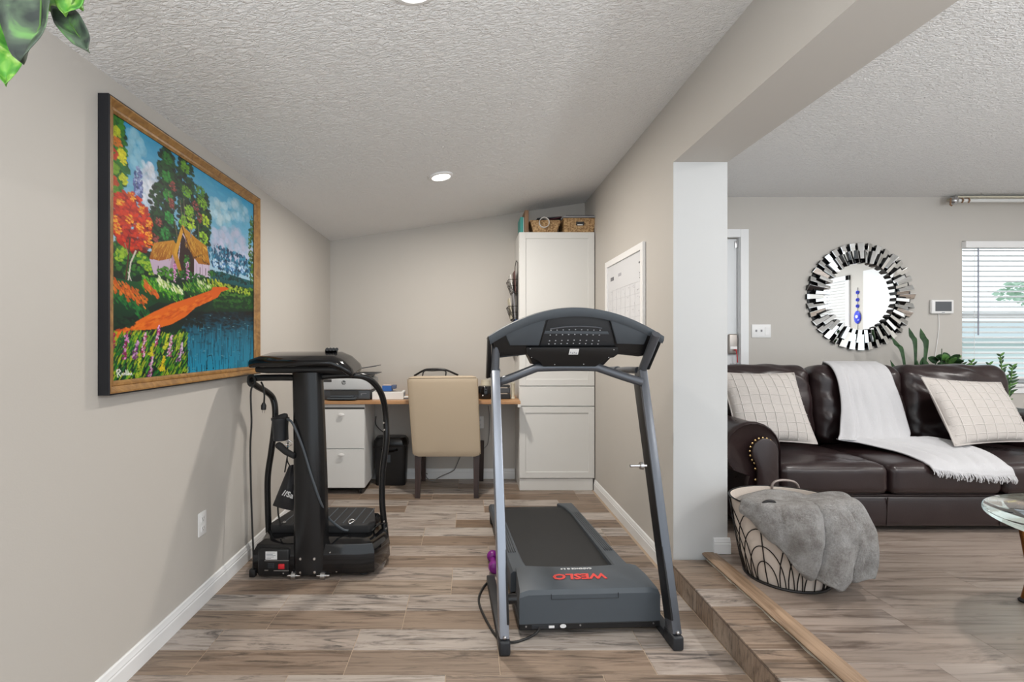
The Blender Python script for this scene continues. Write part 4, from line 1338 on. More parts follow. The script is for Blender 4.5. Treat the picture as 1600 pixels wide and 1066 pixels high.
finish(bm, 'piping', mat('tan_piping', (0.36, 0.28, 0.19), 0.5), back)
st = cushion((0.54, 0.46, 0.14), 0.035, (0, 0, 0.02), 6)
bm = B(); merge(bm, moved(st, Matrix.Translation((-0.185, 4.50, 0.425))))
finish(bm, 'seat', M_TAN, ch, 50)
for (xa, ya, za), (xb, yb2) in (((P(652.5, 0, YC0).x, YC0 + 0.05, 0.37), (P(652.5, 0, 4.15).x, 4.165)), ((P(744.5, 0, YC0).x, YC0 + 0.05, 0.37), (P(744, 0, 4.15).x, 4.165)),
                                ((P(661.5, 0, 4.66).x, 4.67, 0.38), (P(661.5, 0, 4.66).x, 4.68)), ((P(752, 0, 4.66).x, 4.67, 0.38), (P(752, 0, 4.66).x, 4.68))):
    bm = B()
    ra, rb = 0.027, 0.020
    q0 = [bm.verts.new((xb + sx * rb, yb2 + sy * rb, 0.0)) for sx, sy in ((-1, -1), (1, -1), (1, 1), (-1, 1))]
    q1 = [bm.verts.new((xa + sx * ra, ya + sy * ra, za)) for sx, sy in ((-1, -1), (1, -1), (1, 1), (-1, 1))]
    bm.faces.new(q0); bm.faces.new(q1)
    for k_ in range(4):
        bm.faces.new((q0[k_], q0[(k_ + 1) % 4], q1[(k_ + 1) % 4], q1[k_]))
    finish(bm, 'leg', M_LEG, ch, False)

# ---------------------------------------------------------------- shredder bin
sh = thing('paper_shredder', 'black paper shredder bin between filing cabinet and tan chair', 'shredder', (-0.71, 4.6, 0))
sx0, sx1, sy0, sy1 = -0.862, -0.555, 4.50, 4.70
bm = B()
def rrect(x0, x1, y0, y1, r_, z, n_=4):
    out = []
    for cx, cy, a0 in ((x1 - r_, y0 + r_, -90), (x1 - r_, y1 - r_, 0), (x0 + r_, y1 - r_, 90), (x0 + r_, y0 + r_, 180)):
        for i in range(n_ + 1):
            a = R(a0 + 90 * i / n_)
            out.append(Vector((cx + r_ * math.cos(a), cy + r_ * math.sin(a), z)))
    return out
v = loft(bm, [rrect(sx0 + 0.02, sx1 - 0.02, sy0 + 0.02, sy1 - 0.02, 0.03, 0.0), rrect(sx0 + 0.018, sx1 - 0.018, sy0 + 0.016, sy1 - 0.016, 0.035, 0.015), rrect(sx0 + 0.005, sx1 - 0.005, sy0 + 0.004, sy1 - 0.004, 0.04, 0.355)], True)
bm.faces.new(v[0]); bm.faces.new(v[-1])
finish(bm, 'bin', M_BLACK, sh, 40)
bm = B()
v = loft(bm, [rrect(sx0, sx1, sy0, sy1, 0.045, 0.352), rrect(sx0 - 0.002, sx1 + 0.002, sy0 - 0.004, sy1 + 0.004, 0.045, 0.365), rrect(sx0, sx1, sy0, sy1, 0.05, 0.405), rrect(sx0 + 0.02, sx1 - 0.02, sy0 + 0.02, sy1 - 0.02, 0.05, 0.435)], True)
bm.faces.new(v[0]); bm.faces.new(v[-1])
hd = finish(bm, 'shredder_head', M_SATIN, sh, 40)
bm = B(); box(bm, (-0.80, 4.55, 0.4345), (-0.62, 4.575, 0.437))
finish(bm, 'feed_slot', M_GAP, hd, False)
bm = B()
tube(bm, smooth_path([(-0.775, sy0 + 0.008, 0.335), (-0.77, sy0 - 0.012, 0.325), (-0.71, sy0 - 0.016, 0.318), (-0.65, sy0 - 0.012, 0.325), (-0.645, sy0 + 0.008, 0.335)], 4), 0.011, 8, flat=0.6)
finish(bm, 'handle', M_GLOSS, sh)
bm = B(); box(bm, (-0.745, sy0 + 0.004, 0.215), (-0.702, sy0 + 0.012, 0.285), 0.003)
finish(bm, 'window', M_CHAR, sh, False)
bm = B(); tube(bm, smooth_path([(-0.74, sy1 - 0.03, 0.43), (-0.82, sy1 - 0.0, 0.47), (-0.878, sy1 + 0.02, 0.53), (-0.878, sy1 + 0.045, 0.60)], 4), 0.004, 6)
finish(bm, 'power_cord', M_CORD, sh)

# ---------------------------------------------------------------- loose cables under the desk
bm = B()
tube(bm, smooth_path([(-0.036, 4.745, 0.62), (-0.03, 4.74, 0.36), P(713, 728, 4.73), P(706, 737, 4.70), P(690, 744, 4.68), (-0.33, 4.66, 0.006), P(667, 747, 4.67), P(665, 740, 4.69), P(668, 741, 4.69)], 6), 0.0045, 6)
o = finish(bm, 'desk_cable', M_CORDG, None)
tag(o, 'grey cable hanging from the desk and curling on the floor behind the chair', 'cable')
bm = B()
tube(bm, smooth_path([P(763, 634, 4.74), P(765, 655, 4.74), P(763, 690, 4.74), P(757, 700, 4.735), P(750, 704, 4.73)], 6), 0.003, 6)
o = finish(bm, 'charger_cable', M_CORDG, None)
tag(o, 'thin charger cable hanging down the back wall right of the chair', 'cable')
ol = P(750, 660, YB)
outlet('wall_outlet', 'beige outlet on the back wall just right of the tan chair', (ol.x, YB, ol.z), (1, 0, 0))
# ---------------------------------------------------------------- treadmill (local space: x across, y away from the camera)
TM_O, TM_R = Vector((0.5175, 2.11, 0)), R(2.7)
tm = thing('treadmill', 'black and grey treadmill with tall console, seen from its motor end', 'treadmill', TM_O, TM_R)
TMI = (Matrix.Translation(TM_O) @ Matrix.Rotation(TM_R, 4, 'Z')).inverted()
def T(px, py, Y):
    """local treadmill point from picture position and distance"""
    return TMI @ P(px, py, Y)
def tpart(bm, name, m, parent=None, smooth=True):
    return finish(bm, name, m, parent or tm, smooth, False)
# motor hood
hx0, hx1 = -0.287, 0.345
ya, yb_ = 0.085, 0.345
bm = B()
sec = [  # y, z-top, z-bottom, inset
    (ya, 0.060, 0.058, 0.0), (ya + 0.001, 0.185, 0.058, 0.0), (ya + 0.012, 0.203, 0.058, 0.004), (ya + 0.03, 0.209, 0.058, 0.006), (ya + 0.14, 0.217, 0.058, 0.012), (yb_ - 0.02, 0.212, 0.058, 0.018), (yb_, 0.190, 0.058, 0.02)]
rows = []
nx = 16
for y, zt, zb, ins in sec:
    r_ = []
    for i in range(nx + 1):
        t_ = i / nx
        x = hx0 + ins + (hx1 - hx0 - 2 * ins) * t_
        edge = min(t_, 1 - t_) * nx
        zz = zt - (0.012 if edge < 0.5 and zt > 0.1 else 0.0)
        bow = -0.030 * (1 - (2 * t_ - 1) ** 2) if y > ya + 0.2 else 0.0
        r_.append((x, y + bow * (y - ya) / (yb_ - ya), zz))
    rows.append(r_)
v = loft(bm, rows)
for side in (0, -1):
    low = [bm.verts.new((r[side].co.x, r[side].co.y, 0.058)) for r in v]
    for i in range(len(v) - 1):
        bm.faces.new((v[i][side], v[i + 1][side], low[i + 1], low[i]))
hood = tpart(bm, 'motor_hood', M_CHAR, smooth=30)
bm = B(); box(bm, (hx0 - 0.002, ya + 0.004, 0.028), (hx1 + 0.002, ya + 0.30, 0.060), 0.006)
pan = tpart(bm, 'belly_pan', M_BLACK, smooth=False)
for x in (hx0 + 0.03, hx0 + 0.272, hx1 - 0.03):
    bm = B(); lathe(bm, [(0.0001, -0.002), (0.004, -0.002), (0.004, 0.002)], (x, ya + 0.004, 0.047), 8, axis='Y')
    finish(bm, 'screw', M_STEEL, pan, False, False)
bm = B(); box(bm, (hx0 + 0.055, ya + 0.001, 0.036), (hx0 + 0.175, ya + 0.006, 0.054), 0.002)
sw = finish(bm, 'switch_plate', M_CHAR_D, pan, False, False)
bm = B(); box(bm, (hx0 + 0.13, ya - 0.003, 0.040), (hx0 + 0.155, ya + 0.003, 0.050), 0.001)
finish(bm, 'reset_switch', M_PRINTW, sw, False, False)
bm = B(); lathe(bm, [(0.0001, -0.001), (0.014, -0.001), (0.014, 0.004)], (hx0 + 0.195, ya + 0.003, 0.045), 16, axis='Y', sy=0.62)
finish(bm, 'badge', M_PRINTW, pan, False, False)
# cover patch and lettering that faces the runner
yl = ya + 0.105
Mtx = Matrix.Translation((0.0 + 0.012, yl, 0.2165)) @ Matrix.Rotation(R(180), 4, 'Z') @ Matrix.Rotation(R(-3.2), 4, 'X')
bm = text_mesh('WESLO', 0.062, Mtx, bold=0.0022, sx=1.22, ext=0.0008, shear=0.15)
finish(bm, 'brand_lettering', M_REDP, hood, False, False)
bm = text_mesh('CADENCE G 5.9', 0.017, Matrix.Translation((0.012, yl + 0.072, 0.2185)) @ Matrix.Rotation(R(180), 4, 'Z'), bold=0.0003, sx=1.25, ext=0.0009)
finish(bm, 'model_lettering', M_PRINTW, hood, False, False)
bm = B()
for a, c in (((-0.145, ya - 0.0005, 0.166), (0.155, ya - 0.0005, 0.166)), ((-0.145, ya - 0.0005, 0.166), (-0.145, ya - 0.0005, 0.190)), ((0.155, ya - 0.0005, 0.166), (0.155, ya - 0.0005, 0.190))):
    tube(bm, [a, c], 0.0012, 5)
finish(bm, 'cover_seam', M_CHAR_D, hood, False, False)
# deck
L1 = 1.50
bm = B(); box(bm, (-0.27, yb_ - 0.05, 0.062), (0.29, L1 - 0.02, 0.115), 0.004)
tpart(bm, 'deck_frame', M_BLACK, smooth=False)
bm = B()
rows = []
for i in range(25):
    y = yb_ - 0.03 + (L1 - 0.035 - yb_ + 0.03) * i / 24
    z = 0.152 - 0.026 * (i / 24) - (0.03 if i == 24 else 0)
    rows.append([(-0.235, y, z), (0.255, y, z)])
loft(bm, rows)
rows2 = [[(p[0], p[1], p[2] - 0.02) for p in r] for r in rows]
loft(bm, rows2)
tpart(bm, 'running_belt', M_BELT, smooth=True)
def rail(s):
    b_ = B()
    rows_ = []
    for y, w_, z in ((yb_ - 0.03, 0.085, 0.186), (yb_ + 0.02, 0.088, 0.186), (yb_ + 0.12, 0.082, 0.176), (0.62, 0.078, 0.170), (1.25, 0.072, 0.148), (1.38, 0.085, 0.144), (1.47, 0.115, 0.140), (L1, 0.112, 0.130), (L1 + 0.012, 0.10, 0.108)):
        xo = 0.315 if s > 0 else -0.295
        xi_ = xo - s * w_
        rows_.append([(xo, y, 0.085), (xo, y, z - 0.012), (xo - s * 0.012, y, z), (xi_ + s * 0.008, y, z), (xi_, y, z - 0.006), (xi_, y, 0.10)])
    vv = loft(b_, rows_)
    b_.faces.new(vv[0]); b_.faces.new(vv[-1])
    o_ = tpart(b_, 'side_rail', M_CHAR, smooth=35)
    b2 = B()
    for k_ in range(4):
        xo = (0.315 - 0.024 - 0.012 * k_) * 1 if s > 0 else -0.295 + 0.024 + 0.012 * k_
        tube(b2, [(xo, yb_ + 0.22, 0.1755), (xo, 0.62, 0.1705), (xo, 1.25, 0.1485)], 0.002, 5)
    finish(b2, 'tread_rib', M_CHAR_D, o_, True, False)
rail(1); rail(-1)
for s in (-1, 1):
    bm = B(); box(bm, (s * 0.27 - 0.03 + 0.01, L1 - 0.06, 0.0), (s * 0.27 + 0.03 + 0.01, L1 - 0.005, 0.09), 0.01)
    tpart(bm, 'rear_foot', M_RUBBER, smooth=False)
# uprights
def beam(bm_, a, b2, wx, wy, mi=0, up=Vector((0, 1, 0))):
    """rectangular bar from a to b2, wx across x and wy across the other way"""
    a, b2 = Vector(a), Vector(b2)
    t_ = (b2 - a).normalized()
    xax = Vector((1, 0, 0)); yax = t_.cross(xax).normalized()
    xax = yax.cross(t_).normalized()
    q_ = []
    for p in (a, b2):
        q_.append([bm_.verts.new(p + xax * sx * wx / 2 + yax * sy * wy / 2) for sx, sy in ((-1, -1), (1, -1), (1, 1), (-1, 1))])
    fs = [bm_.faces.new(q_[0]), bm_.faces.new(q_[1][::-1])]
    for k_ in range(4):
        fs.append(bm_.faces.new((q_[0][k_], q_[1][k_], q_[1][(k_ + 1) % 4], q_[0][(k_ + 1) % 4])))
    bmesh.ops.recalc_face_normals(bm_, faces=fs)
    bmesh.ops.bevel(bm_, geom=list({e for f in fs for e in f.edges}), offset=0.005, segments=2, profile=0.5, affect='EDGES')
UX = 0.3665
for s in (-1, 1):
    bot = Vector((s * UX, 0.0, 0.055)); top = Vector((s * UX, 0.36, 1.155))
    bm = B(); beam(bm, bot, top, 0.040, 0.075)
    up_ = tpart(bm, 'upright', M_GREYGLARE if s < 0 else M_GREYD, smooth=30)
    bm = B(); beam(bm, bot + Vector((-s * 0.0165, 0.012, 0.05)), top + Vector((-s * 0.0165, 0.012, -0.03)), 0.010, 0.079)
    finish(bm, 'inner_cover', M_BLACK, up_, 30, False)
    bm = B()
    box(bm, (s * UX - 0.024, -0.045, 0.0), (s * UX + 0.024, 0.05, 0.062), 0.010, 3)
    box(bm, (s * UX - 0.022, 0.04, 0.0), (s * UX + 0.022, 0.60, 0.040), 0.006)
    finish(bm, 'foot_cap', M_CHAR_D, up_, 40, False)
    bm = B(); ball(bm, (s * UX, -0.036, 0.075), 0.008)
    finish(bm, 'bolt', M_STEEL, up_, True, False)
    # upper post, leaning back towards the camera
    tp = T(775.5, 527, 2.42) if s < 0 else T(1026, 521, 2.32)
    bm = B(); tube(bm, [top + Vector((0, 0, -0.01)), tp.lerp(top, 0.02)], 0.0205, 14)
    finish(bm, 'upper_post', M_GREYD, up_, True, False)
    # handlebar towards the runner
    bm = B()
    h0 = top + Vector((-s * 0.01, 0.01, 0.005))
    tube(bm, smooth_path([h0, h0 + Vector((-s * 0.012, 0.12, -0.005)), h0 + Vector((-s * 0.02, 0.30, -0.02))], 4), 0.018, 12)
    hb = tpart(bm, 'handlebar', M_GREYD)
    bm = B(); tube(bm, [h0 + Vector((-s * 0.018, 0.24, -0.014)), h0 + Vector((-s * 0.022, 0.37, -0.024))], 0.024, 12)
    finish(bm, 'hand_grip', M_CHAR if s > 0 else M_CREAM, hb, True, False)
# storage pin on the right upright, pivot bolt on the left one
pn = T(1000, 728, 2.25)
bm = B(); cyl(bm, (pn.x + 0.03, pn.y, pn.z), (pn.x - 0.045, pn.y, pn.z), 0.0065, n=12)
k1 = tpart(bm, 'latch_pin', M_CHROME)
bm = B(); lathe(bm, [(0.006, 0), (0.017, 0.002), (0.017, 0.016), (0.008, 0.02)], (pn.x - 0.002, pn.y, pn.z), 12, axis='X')
finish(bm, 'latch_collar', M_STEEL, k1, True, False)
bm = B(); lathe(bm, [(0.0001, 0), (0.022, 0), (0.022, 0.05), (0.0001, 0.05)], (-UX + 0.018, 0.10, 0.165), 16, axis='X')
tpart(bm, 'pivot_bolt', M_SATIN)
# crossbar tube
pts = [T(773, 599, 2.475), T(800, 590, 2.46), T(834, 576.5, 2.45), T(845, 574.5, 2.45), T(888, 573.5, 2.45), T(928, 574, 2.45), T(938, 576, 2.45), T(970, 587, 2.44), T(1003, 597.5, 2.43)]
bm = B(); tube(bm, smooth_path(pts, 3), 0.021, 14)
tpart(bm, 'crossbar', M_GREYD)
# console, seen from behind: laid out on a tilted plane
c_bot, c_top = T(900, 575, 2.44), T(900, 481, 2.31)
cu = Vector((1, 0, 0)); cv = (c_top - c_bot).normalized(); cn = cu.cross(cv).normalized()   # cn points to the camera (-y)
if cn.y > 0:
    cn = -cn
Hc = (c_top - c_bot).length
def K(px, py, d=0.0):
    """console point: picture position on the tilted plane, d towards the camera"""
    t_ = (575 - py) / (575 - 481)
    Y = 2.44 + (2.31 - 2.44) * t_
    return T(px, py, Y) + cn * d
def plate(pts2, d0, d1, name, m, parent=None, bev=0.003):
    b_ = B()
    prism(b_, [K(x, y, d1) for x, y in pts2], Vector((0, d1 - d0, 0.0)), bev=bev)
    return tpart(b_, name, m, parent, 35)
bot = lambda x: 0
# main dark housing
arch = lambda x, top=481.0: top + (x - 901) ** 2 * (526 - top) / (137.0 ** 2)
outer = [(x, arch(x) + 4) for x in range(770, 1035, 12)]
cons = plate([(772, 553)] + outer + [(1030, 530), (1012, 553), (960, 556), (945, 572), (930, 574), (846, 574), (833, 571), (826, 556)], -0.10, -0.012, 'console_housing', M_BLACK)
# upper arch band
band = [(x, arch(x)) for x in range(764, 1039, 8)]
band_in = [(x, arch(x, 493.5) + 2) for x in range(1032, 768, -8)]
bandp = [(763, 527), (763, 533)]
bm = B()
up_pts = [(x, arch(x)) for x in np.linspace(763.5, 1038, 41)]
lo_pts = [(x, arch(x) + 13 - 0.0 * x) for x in np.linspace(766, 1034, 41)]
rows = []
for (xa_, ya_), (xb_, yb3) in zip(up_pts, lo_pts):
    t1 = K(xa_, ya_, -0.006)
    t0 = t1 + Vector((0, 0.12, -0.012))
    b0 = K(xb_, yb3, 0.006)
    rows.append([t0, t1 + Vector((0, 0.03, 0.002)), t1 + cn * 0.006, K((xa_ * .5 + xb_ * .5), (ya_ + yb3) / 2, 0.010), b0, K(xb_, yb3, -0.03)])
vv = loft(bm, rows)
bm.faces.new(vv[0]); bm.faces.new(vv[-1])
tpart(bm, 'arch_band', M_CHAR, smooth=50)
# side trapezoid panels
for name_pts in ([(789, 521), (806, 511), (830, 502.5), (853, 497.5), (842, 539.5), (797, 539.5)], [(953, 498), (975, 503), (1000, 511.5), (1014, 518), (1006, 538), (964, 537)]):
    plate(name_pts, -0.012, 0.004, 'side_panel', M_CHAR, cons)
plate([(844, 541), (857, 498), (867, 495), (900, 493.5), (935, 494), (951, 498), (957, 520), (961, 541)], -0.012, -0.006, 'centre_panel', M_CHAR_D, cons, 0.002)
bm = B(); tube(bm, smooth_path([K(860, 515, -0.004), K(880, 512, -0.004), K(905, 510.8, -0.004), K(930, 512, -0.004), K(941, 514, -0.004)], 4), 0.0035, 8)
finish(bm, 'trim_arc', M_GREYD, cons, True, False)
plate([(850, 522), (852, 517.5), (950, 518.5), (952, 523)], -0.006, -0.003, 'panel_rib', M_CHAR, cons, 0.001)
bm = B()
for j, py in enumerate((515.5, 523, 532, 537)):
    for i in range(9):
        px = 861 + i * 9.6 - j * 1.1
        c = K(px, py + abs(i - 4) * 0.25, -0.0025)
        box(bm, c - Vector((0.0028, 0.001, 0.002)), c + Vector((0.0028, 0.001, 0.002)))
pf = finish(bm, 'vent_dots', mat('pale_dots', (0.35, 0.36, 0.38), 0.6), cons, False, False)
plate([(766, 529), (792, 523), (800, 540), (826, 540), (815, 557), (775, 560)], -0.05, -0.02, 'side_housing', M_BLACK, cons)
plate([(1014, 522), (1036, 526), (1022, 556), (1000, 560), (975, 556), (985, 540), (1005, 540)], -0.05, -0.02, 'side_housing', M_BLACK, cons)
low = plate([(822, 541.5), (965, 541.5), (966, 551), (958, 557), (948, 558.5), (938, 566), (930, 571), (848, 571), (842, 563), (832, 557), (826, 556), (822, 550)], -0.012, 0.012, 'lower_cover', M_BLACK, cons)
for px, py in ((830, 557), (958, 545), (866, 568), (911, 567.5), (828, 543.5), (950, 557)):
    bm = B(); ball(bm, K(px, py, 0.012), 0.0032, 1)
    finish(bm, 'screw', M_STEEL, low, True, False)
bm = B(); prism(bm, [K(x, y, 0.0125) for x, y in ((889.5, 543.5), (904, 543.5), (902, 552.5), (887.5, 552.5))], cn * 0.0008)
stk = finish(bm, 'sticker', M_PRINTW, low, False, False)
bm = B()
for i in range(4):
    c = K(891 + i * 2.8, 548.5 + (i % 2), 0.0137)
    box(bm, c - Vector((0.0028, 0.0004, 0.0055)), c + Vector((0.0012 + 0.001 * (i % 2), 0.0004, 0.0055)))
bm2 = B()
finish(bm, 'sticker_print', M_PRINTG, stk, False, False)
bm2.free()
# black wings that wrap the console ends and sloping arm shelves
for s in (-1, 1):
    b_ = B()
    if s < 0:
        q_ = [K(763, 527, 0), K(768, 530, 0), T(768, 590, 2.52), T(760.5, 592, 2.52)]
    else:
        q_ = [K(1031, 531, 0), K(1038, 525, 0), T(1015, 578, 2.44), T(1009, 578, 2.46)]
    prism(b_, q_, (0, 0.07, 0.0), bev=0.003)
    tpart(b_, 'console_wing', M_BLACK, cons, 35)
plate([(780, 562), (826, 557), (843, 560), (847, 566), (784, 573)], -0.16, -0.10, 'arm_shelf', M_CHAR, cons)
plate([(946, 564), (952, 558), (997, 562), (1001, 570)], -0.16, -0.10, 'arm_shelf', M_CHAR, cons)
# power cord: leaves the front panel, loops past the left foot
bm = B()
g0 = TMI @ Vector((P(845, 975, 2.19).x, 2.19, 0.045))
wpts = [Vector((P(845, 978, 2.19).x, 2.195, 0.044)), Vector((P(838, 985, 2.17).x, 2.17, 0.028)), P(822, 1001, 2.165), P(800, 1006, 2.14), P(778, 998, 2.17), P(757, 966, 2.34), P(748, 940, 2.49), P(755, 920, 2.62), P(766, 908, 2.70), P(772, 905, 2.72)]
wpts = [Vector((p.x, p.y, max(p.z, 0.006))) for p in wpts]
tube(bm, [TMI @ p for p in smooth_path(wpts, 6)], 0.0055, 8)
tpart(bm, 'power_cord', M_CORD)

# ---------------------------------------------------------------- purple dumbbells beside the treadmill
def dumbbell(label, c, rz, tilt=0):
    r_ = thing('dumbbell', label, 'dumbbell', c, rz)
    b_ = B()
    lathe(b_, [(0.014, -0.045), (0.0165, -0.02), (0.0175, 0), (0.0165, 0.02), (0.014, 0.045)], (0, 0, 0.030), 16, axis='Y')
    finish(b_, 'handle', M_PURPLE, r_, True, False)
    for s in (-1, 1):
        b_ = B()
        lathe(b_, [(0.013, s * 0.040), (0.026, s * 0.046), (0.0335, s * 0.058), (0.0345, s * 0.075), (0.029, s * 0.092), (0.012, s * 0.101), (0.0001, s * 0.102)], (0, 0, 0.0345), 20, axis='Y')
        finish(b_, 'head', M_PURPLE, r_, True, False)
    return r_
dumbbell('purple dumbbell lying on the floor beside the left treadmill upright', (0.148, 2.868, 0.0), R(1))

# ---------------------------------------------------------------- vibration platform machine
vm = thing('vibration_machine', 'black standing vibration exercise machine with column, handlebars and foot plate by the left wall', 'exercise machine', (-0.88, 2.95, 0))
def vpart(bm, name, m, parent=None, smooth=True):
    return finish(bm, name, m, parent or vm, smooth)
# column, flattened oval and slightly tapered
def oval(cx, cy, hx, hy, z, n_=28, flatback=0.55):
    out = []
    for k_ in range(n_):
        a = 2 * PI * k_ / n_
        c, s = math.cos(a), math.sin(a)
        e = 0.75
        out.append(Vector((cx + hx * math.copysign(abs(c) ** e, c), cy + hy * (math.copysign(abs(s) ** e, s)) * (1 if s < 0 else flatback), z)))
    return out
bm = B()
cols = [(-0.876, 2.785, 0.096, 0.085, 0.035), (-0.876, 2.785, 0.094, 0.084, 0.20), (-0.880, 2.785, 0.090, 0.08, 0.55), (-0.890, 2.79, 0.085, 0.074, 0.90), (-0.902, 2.80, 0.083, 0.068, 1.135)]
v = loft(bm, [oval(*c) for c in cols], True)
bm.faces.new(v[0]); bm.faces.new(v[-1])
colm = vpart(bm, 'column', M_SATIN, smooth=60)
for px, py in ((469.5, 873.5), (491, 873.5), (469.5, 895), (491.5, 894.5)):
    p = P(px, py, 2.705)
    bm = B(); lathe(bm, [(0.0001, -0.007), (0.007, -0.006), (0.009, -0.002), (0.009, 0.012)], (p.x, 2.7085, p.z), 12, axis='Y')
    finish(bm, 'bolt', M_CHROME, colm)
# base: two rear lobes, sloping shell, foot plate
bx0, bx1 = -1.185, -0.515
shell = []
def base_ring(z, ins, yf, yb3):
    return [Vector(p) for p in ((bx0 + ins, yf, z), (bx0 + ins * 0.6, yf - 0.0, z), (bx0 + 0.10, yf - 0.004, z), (-0.98, yf - 0.004, z), (-0.77, yf - 0.004, z), (bx1 - 0.08, yf, z), (bx1 - ins * 0.6, yf + 0.012, z), (bx1 - ins + 0.012, yf + 0.04, z),
            (bx1 + 0.055 - ins, 2.93, z), (bx1 + 0.01 - ins, yb3 - 0.10, z), (bx1 - 0.07, yb3, z), (bx0 + 0.12, yb3, z), (bx0 + ins - 0.01, yb3 - 0.10, z), (bx0 + ins - 0.03, 2.93, z), (bx0 + ins, yf + 0.03, z))]
bm = B()
v = loft(bm, [base_ring(0.028, 0.012, 2.735, 3.27), base_ring(0.045, 0.0, 2.728, 3.28), base_ring(0.150, 0.006, 2.735, 3.27), base_ring(0.183, 0.03, 2.75, 3.25), base_ring(0.198, 0.075, 2.79, 3.21)], True)
bm.faces.new(v[0]); bm.faces.new(v[-1])
bs = vpart(bm, 'base_shell', M_GLOSS, smooth=40)
# control box end of the base
p0, p1 = P(403, 854, 2.725), P(456, 900, 2.725)
bm = B(); box(bm, (p0.x, 2.716, p1.z), (p1.x - 0.012, 2.745, p0.z - 0.012), 0.012, 3)
cb = vpart(bm, 'power_panel', M_BLACK, bs, 40)
q0, q1 = P(415, 862, 2.716), P(433, 874.5, 2.716)
bm = B(); box(bm, (q0.x, 2.7148, q1.z), (q1.x, 2.7165, q0.z))
lab = finish(bm, 'rating_label', M_PRINTW, bs, False)
bm = B()
for i in range(5):
    w_ = (0.052, 0.040, 0.055, 0.046, 0.03)[i]
    box(bm, (q0.x + 0.004, 2.7142, q0.z - 0.009 - i * 0.0075), (q0.x + w_, 2.7150, q0.z - 0.006 - i * 0.0075))
finish(bm, 'label_text', M_PRINTG, lab, False)
a_, b2 = P(413.5, 875.5, 2.716), P(451.5, 892, 2.716)
bm = B()
box(bm, (a_.x, 2.7135, a_.z - 0.004), (b2.x, 2.7165, a_.z)); box(bm, (a_.x, 2.7135, b2.z), (a_.x + 0.02, 2.7165, b2.z + 0.005)); box(bm, (a_.x + 0.05, 2.7135, b2.z - 0.002), (b2.x, 2.7165, b2.z + 0.003))
finish(bm, 'socket_frame', M_STEEL, bs, False)
s_ = P(440, 885, 2.716)
bm = B(); box(bm, (s_.x - 0.017, 2.7085, s_.z - 0.014), (s_.x + 0.017, 2.7165, s_.z + 0.014), 0.003)
finish(bm, 'power_switch', M_RED, bs, 30)
s_ = P(423.5, 884, 2.716)
bm = B(); box(bm, (s_.x - 0.017, 2.7125, s_.z - 0.014), (s_.x + 0.017, 2.7165, s_.z + 0.014), 0.002); box(bm, (s_.x - 0.012, 2.711, s_.z - 0.004), (s_.x + 0.012, 2.713, s_.z + 0.004))
finish(bm, 'power_inlet', M_CHAR_D, bs, False)
for px, py in ((443, 896), (525, 895), (457, 894), (515, 865)):
    p = P(px, py, 2.718)
    bm = B(); ball(bm, (p.x, 2.719 if px < 460 else 2.729, p.z), 0.0055, 1)
    finish(bm, 'screw', M_CHROME, bs)
for x, z in ((-0.955, 0.02), (-0.795, 0.02)):
    bm = B(); lathe(bm, [(0.006, -0.014), (0.020, -0.012), (0.020, 0.012), (0.006, 0.014)], (x, 2.725, 0.020), 16, axis='X')
    wl = vpart(bm, 'transport_wheel', M_STEEL)
    bm = B(); cyl(bm, (x - 0.035, 2.725, 0.020), (x + 0.035, 2.725, 0.020), 0.007, n=10)
    finish(bm, 'axle', M_CHROME, wl)
for x, y in ((bx0 + 0.05, 2.79), (bx1 - 0.07, 2.80), (bx0 + 0.10, 3.20), (bx1 - 0.10, 3.20)):
    bm = B(); cyl(bm, (x, y, 0.0), (x, y, 0.04), 0.024, 0.02, n=14)
    vpart(bm, 'rubber_foot', M_RUBBER)
# foot plate with ribs
bm = B()
fp = [(-1.135, 2.875), (-0.575, 2.875), (-0.545, 2.93), (-0.60, 3.18), (-0.66, 3.20), (-1.06, 3.20), (-1.12, 3.16), (-1.16, 2.92)]
prism(bm, [(x, y, 0.192) for x, y in fp], (0, 0, 0.050), bev=0.010)
plt = vpart(bm, 'foot_plate', M_RUBBER, smooth=40)
for i in range(9):
    x = -1.08 + i * 0.058
    bm = B(); tube(bm, [(x + 0.0, 2.90, 0.2425), (x + 0.02, 3.17, 0.2425)], 0.0035, 6)
    finish(bm, 'plate_rib', M_CHAR, plt)
# console
bm = B(); cs_ = cushion((0.575, 0.27, 0.062), 0.028, (0.0, 0.02, 0.008), 8)
for v in cs_.verts:
    if v.co.x > 0.20:
        v.co.z -= (v.co.x - 0.20) * 0.75
    if v.co.x < -0.22:
        v.co.z -= (-0.22 - v.co.x) * 0.12
merge(bm, moved(cs_, Matrix.Translation((-0.918, 2.83, 1.203)) @ Matrix.Rotation(R(6), 4, 'X')))
cns = vpart(bm, 'console', M_GLOSS, smooth=50)
bm = B(); cs_ = cushion((0.545, 0.20, 0.05), 0.022, (0, 0.01, 0.0), 6)
for v in cs_.verts:
    if v.co.x > 0.17:
        v.co.z -= (v.co.x - 0.17) * 0.10
merge(bm, moved(cs_, Matrix.Translation((-0.912, 2.84, 1.153))))
vpart(bm, 'console_underside', M_BLACK, smooth=50)
bm = B()
for i in range(4):
    tube(bm, [(-0.835 + i * 0.018, 2.93, 1.235), (-0.825 + i * 0.018, 2.90, 1.258), (-0.81 + i * 0.018, 2.86, 1.262)], 0.010, 8)
box(bm, (-0.845, 2.85, 1.232), (-0.755, 2.95, 1.243), 0.004)
finish(bm, 'device_clip', M_BLACK, cns)
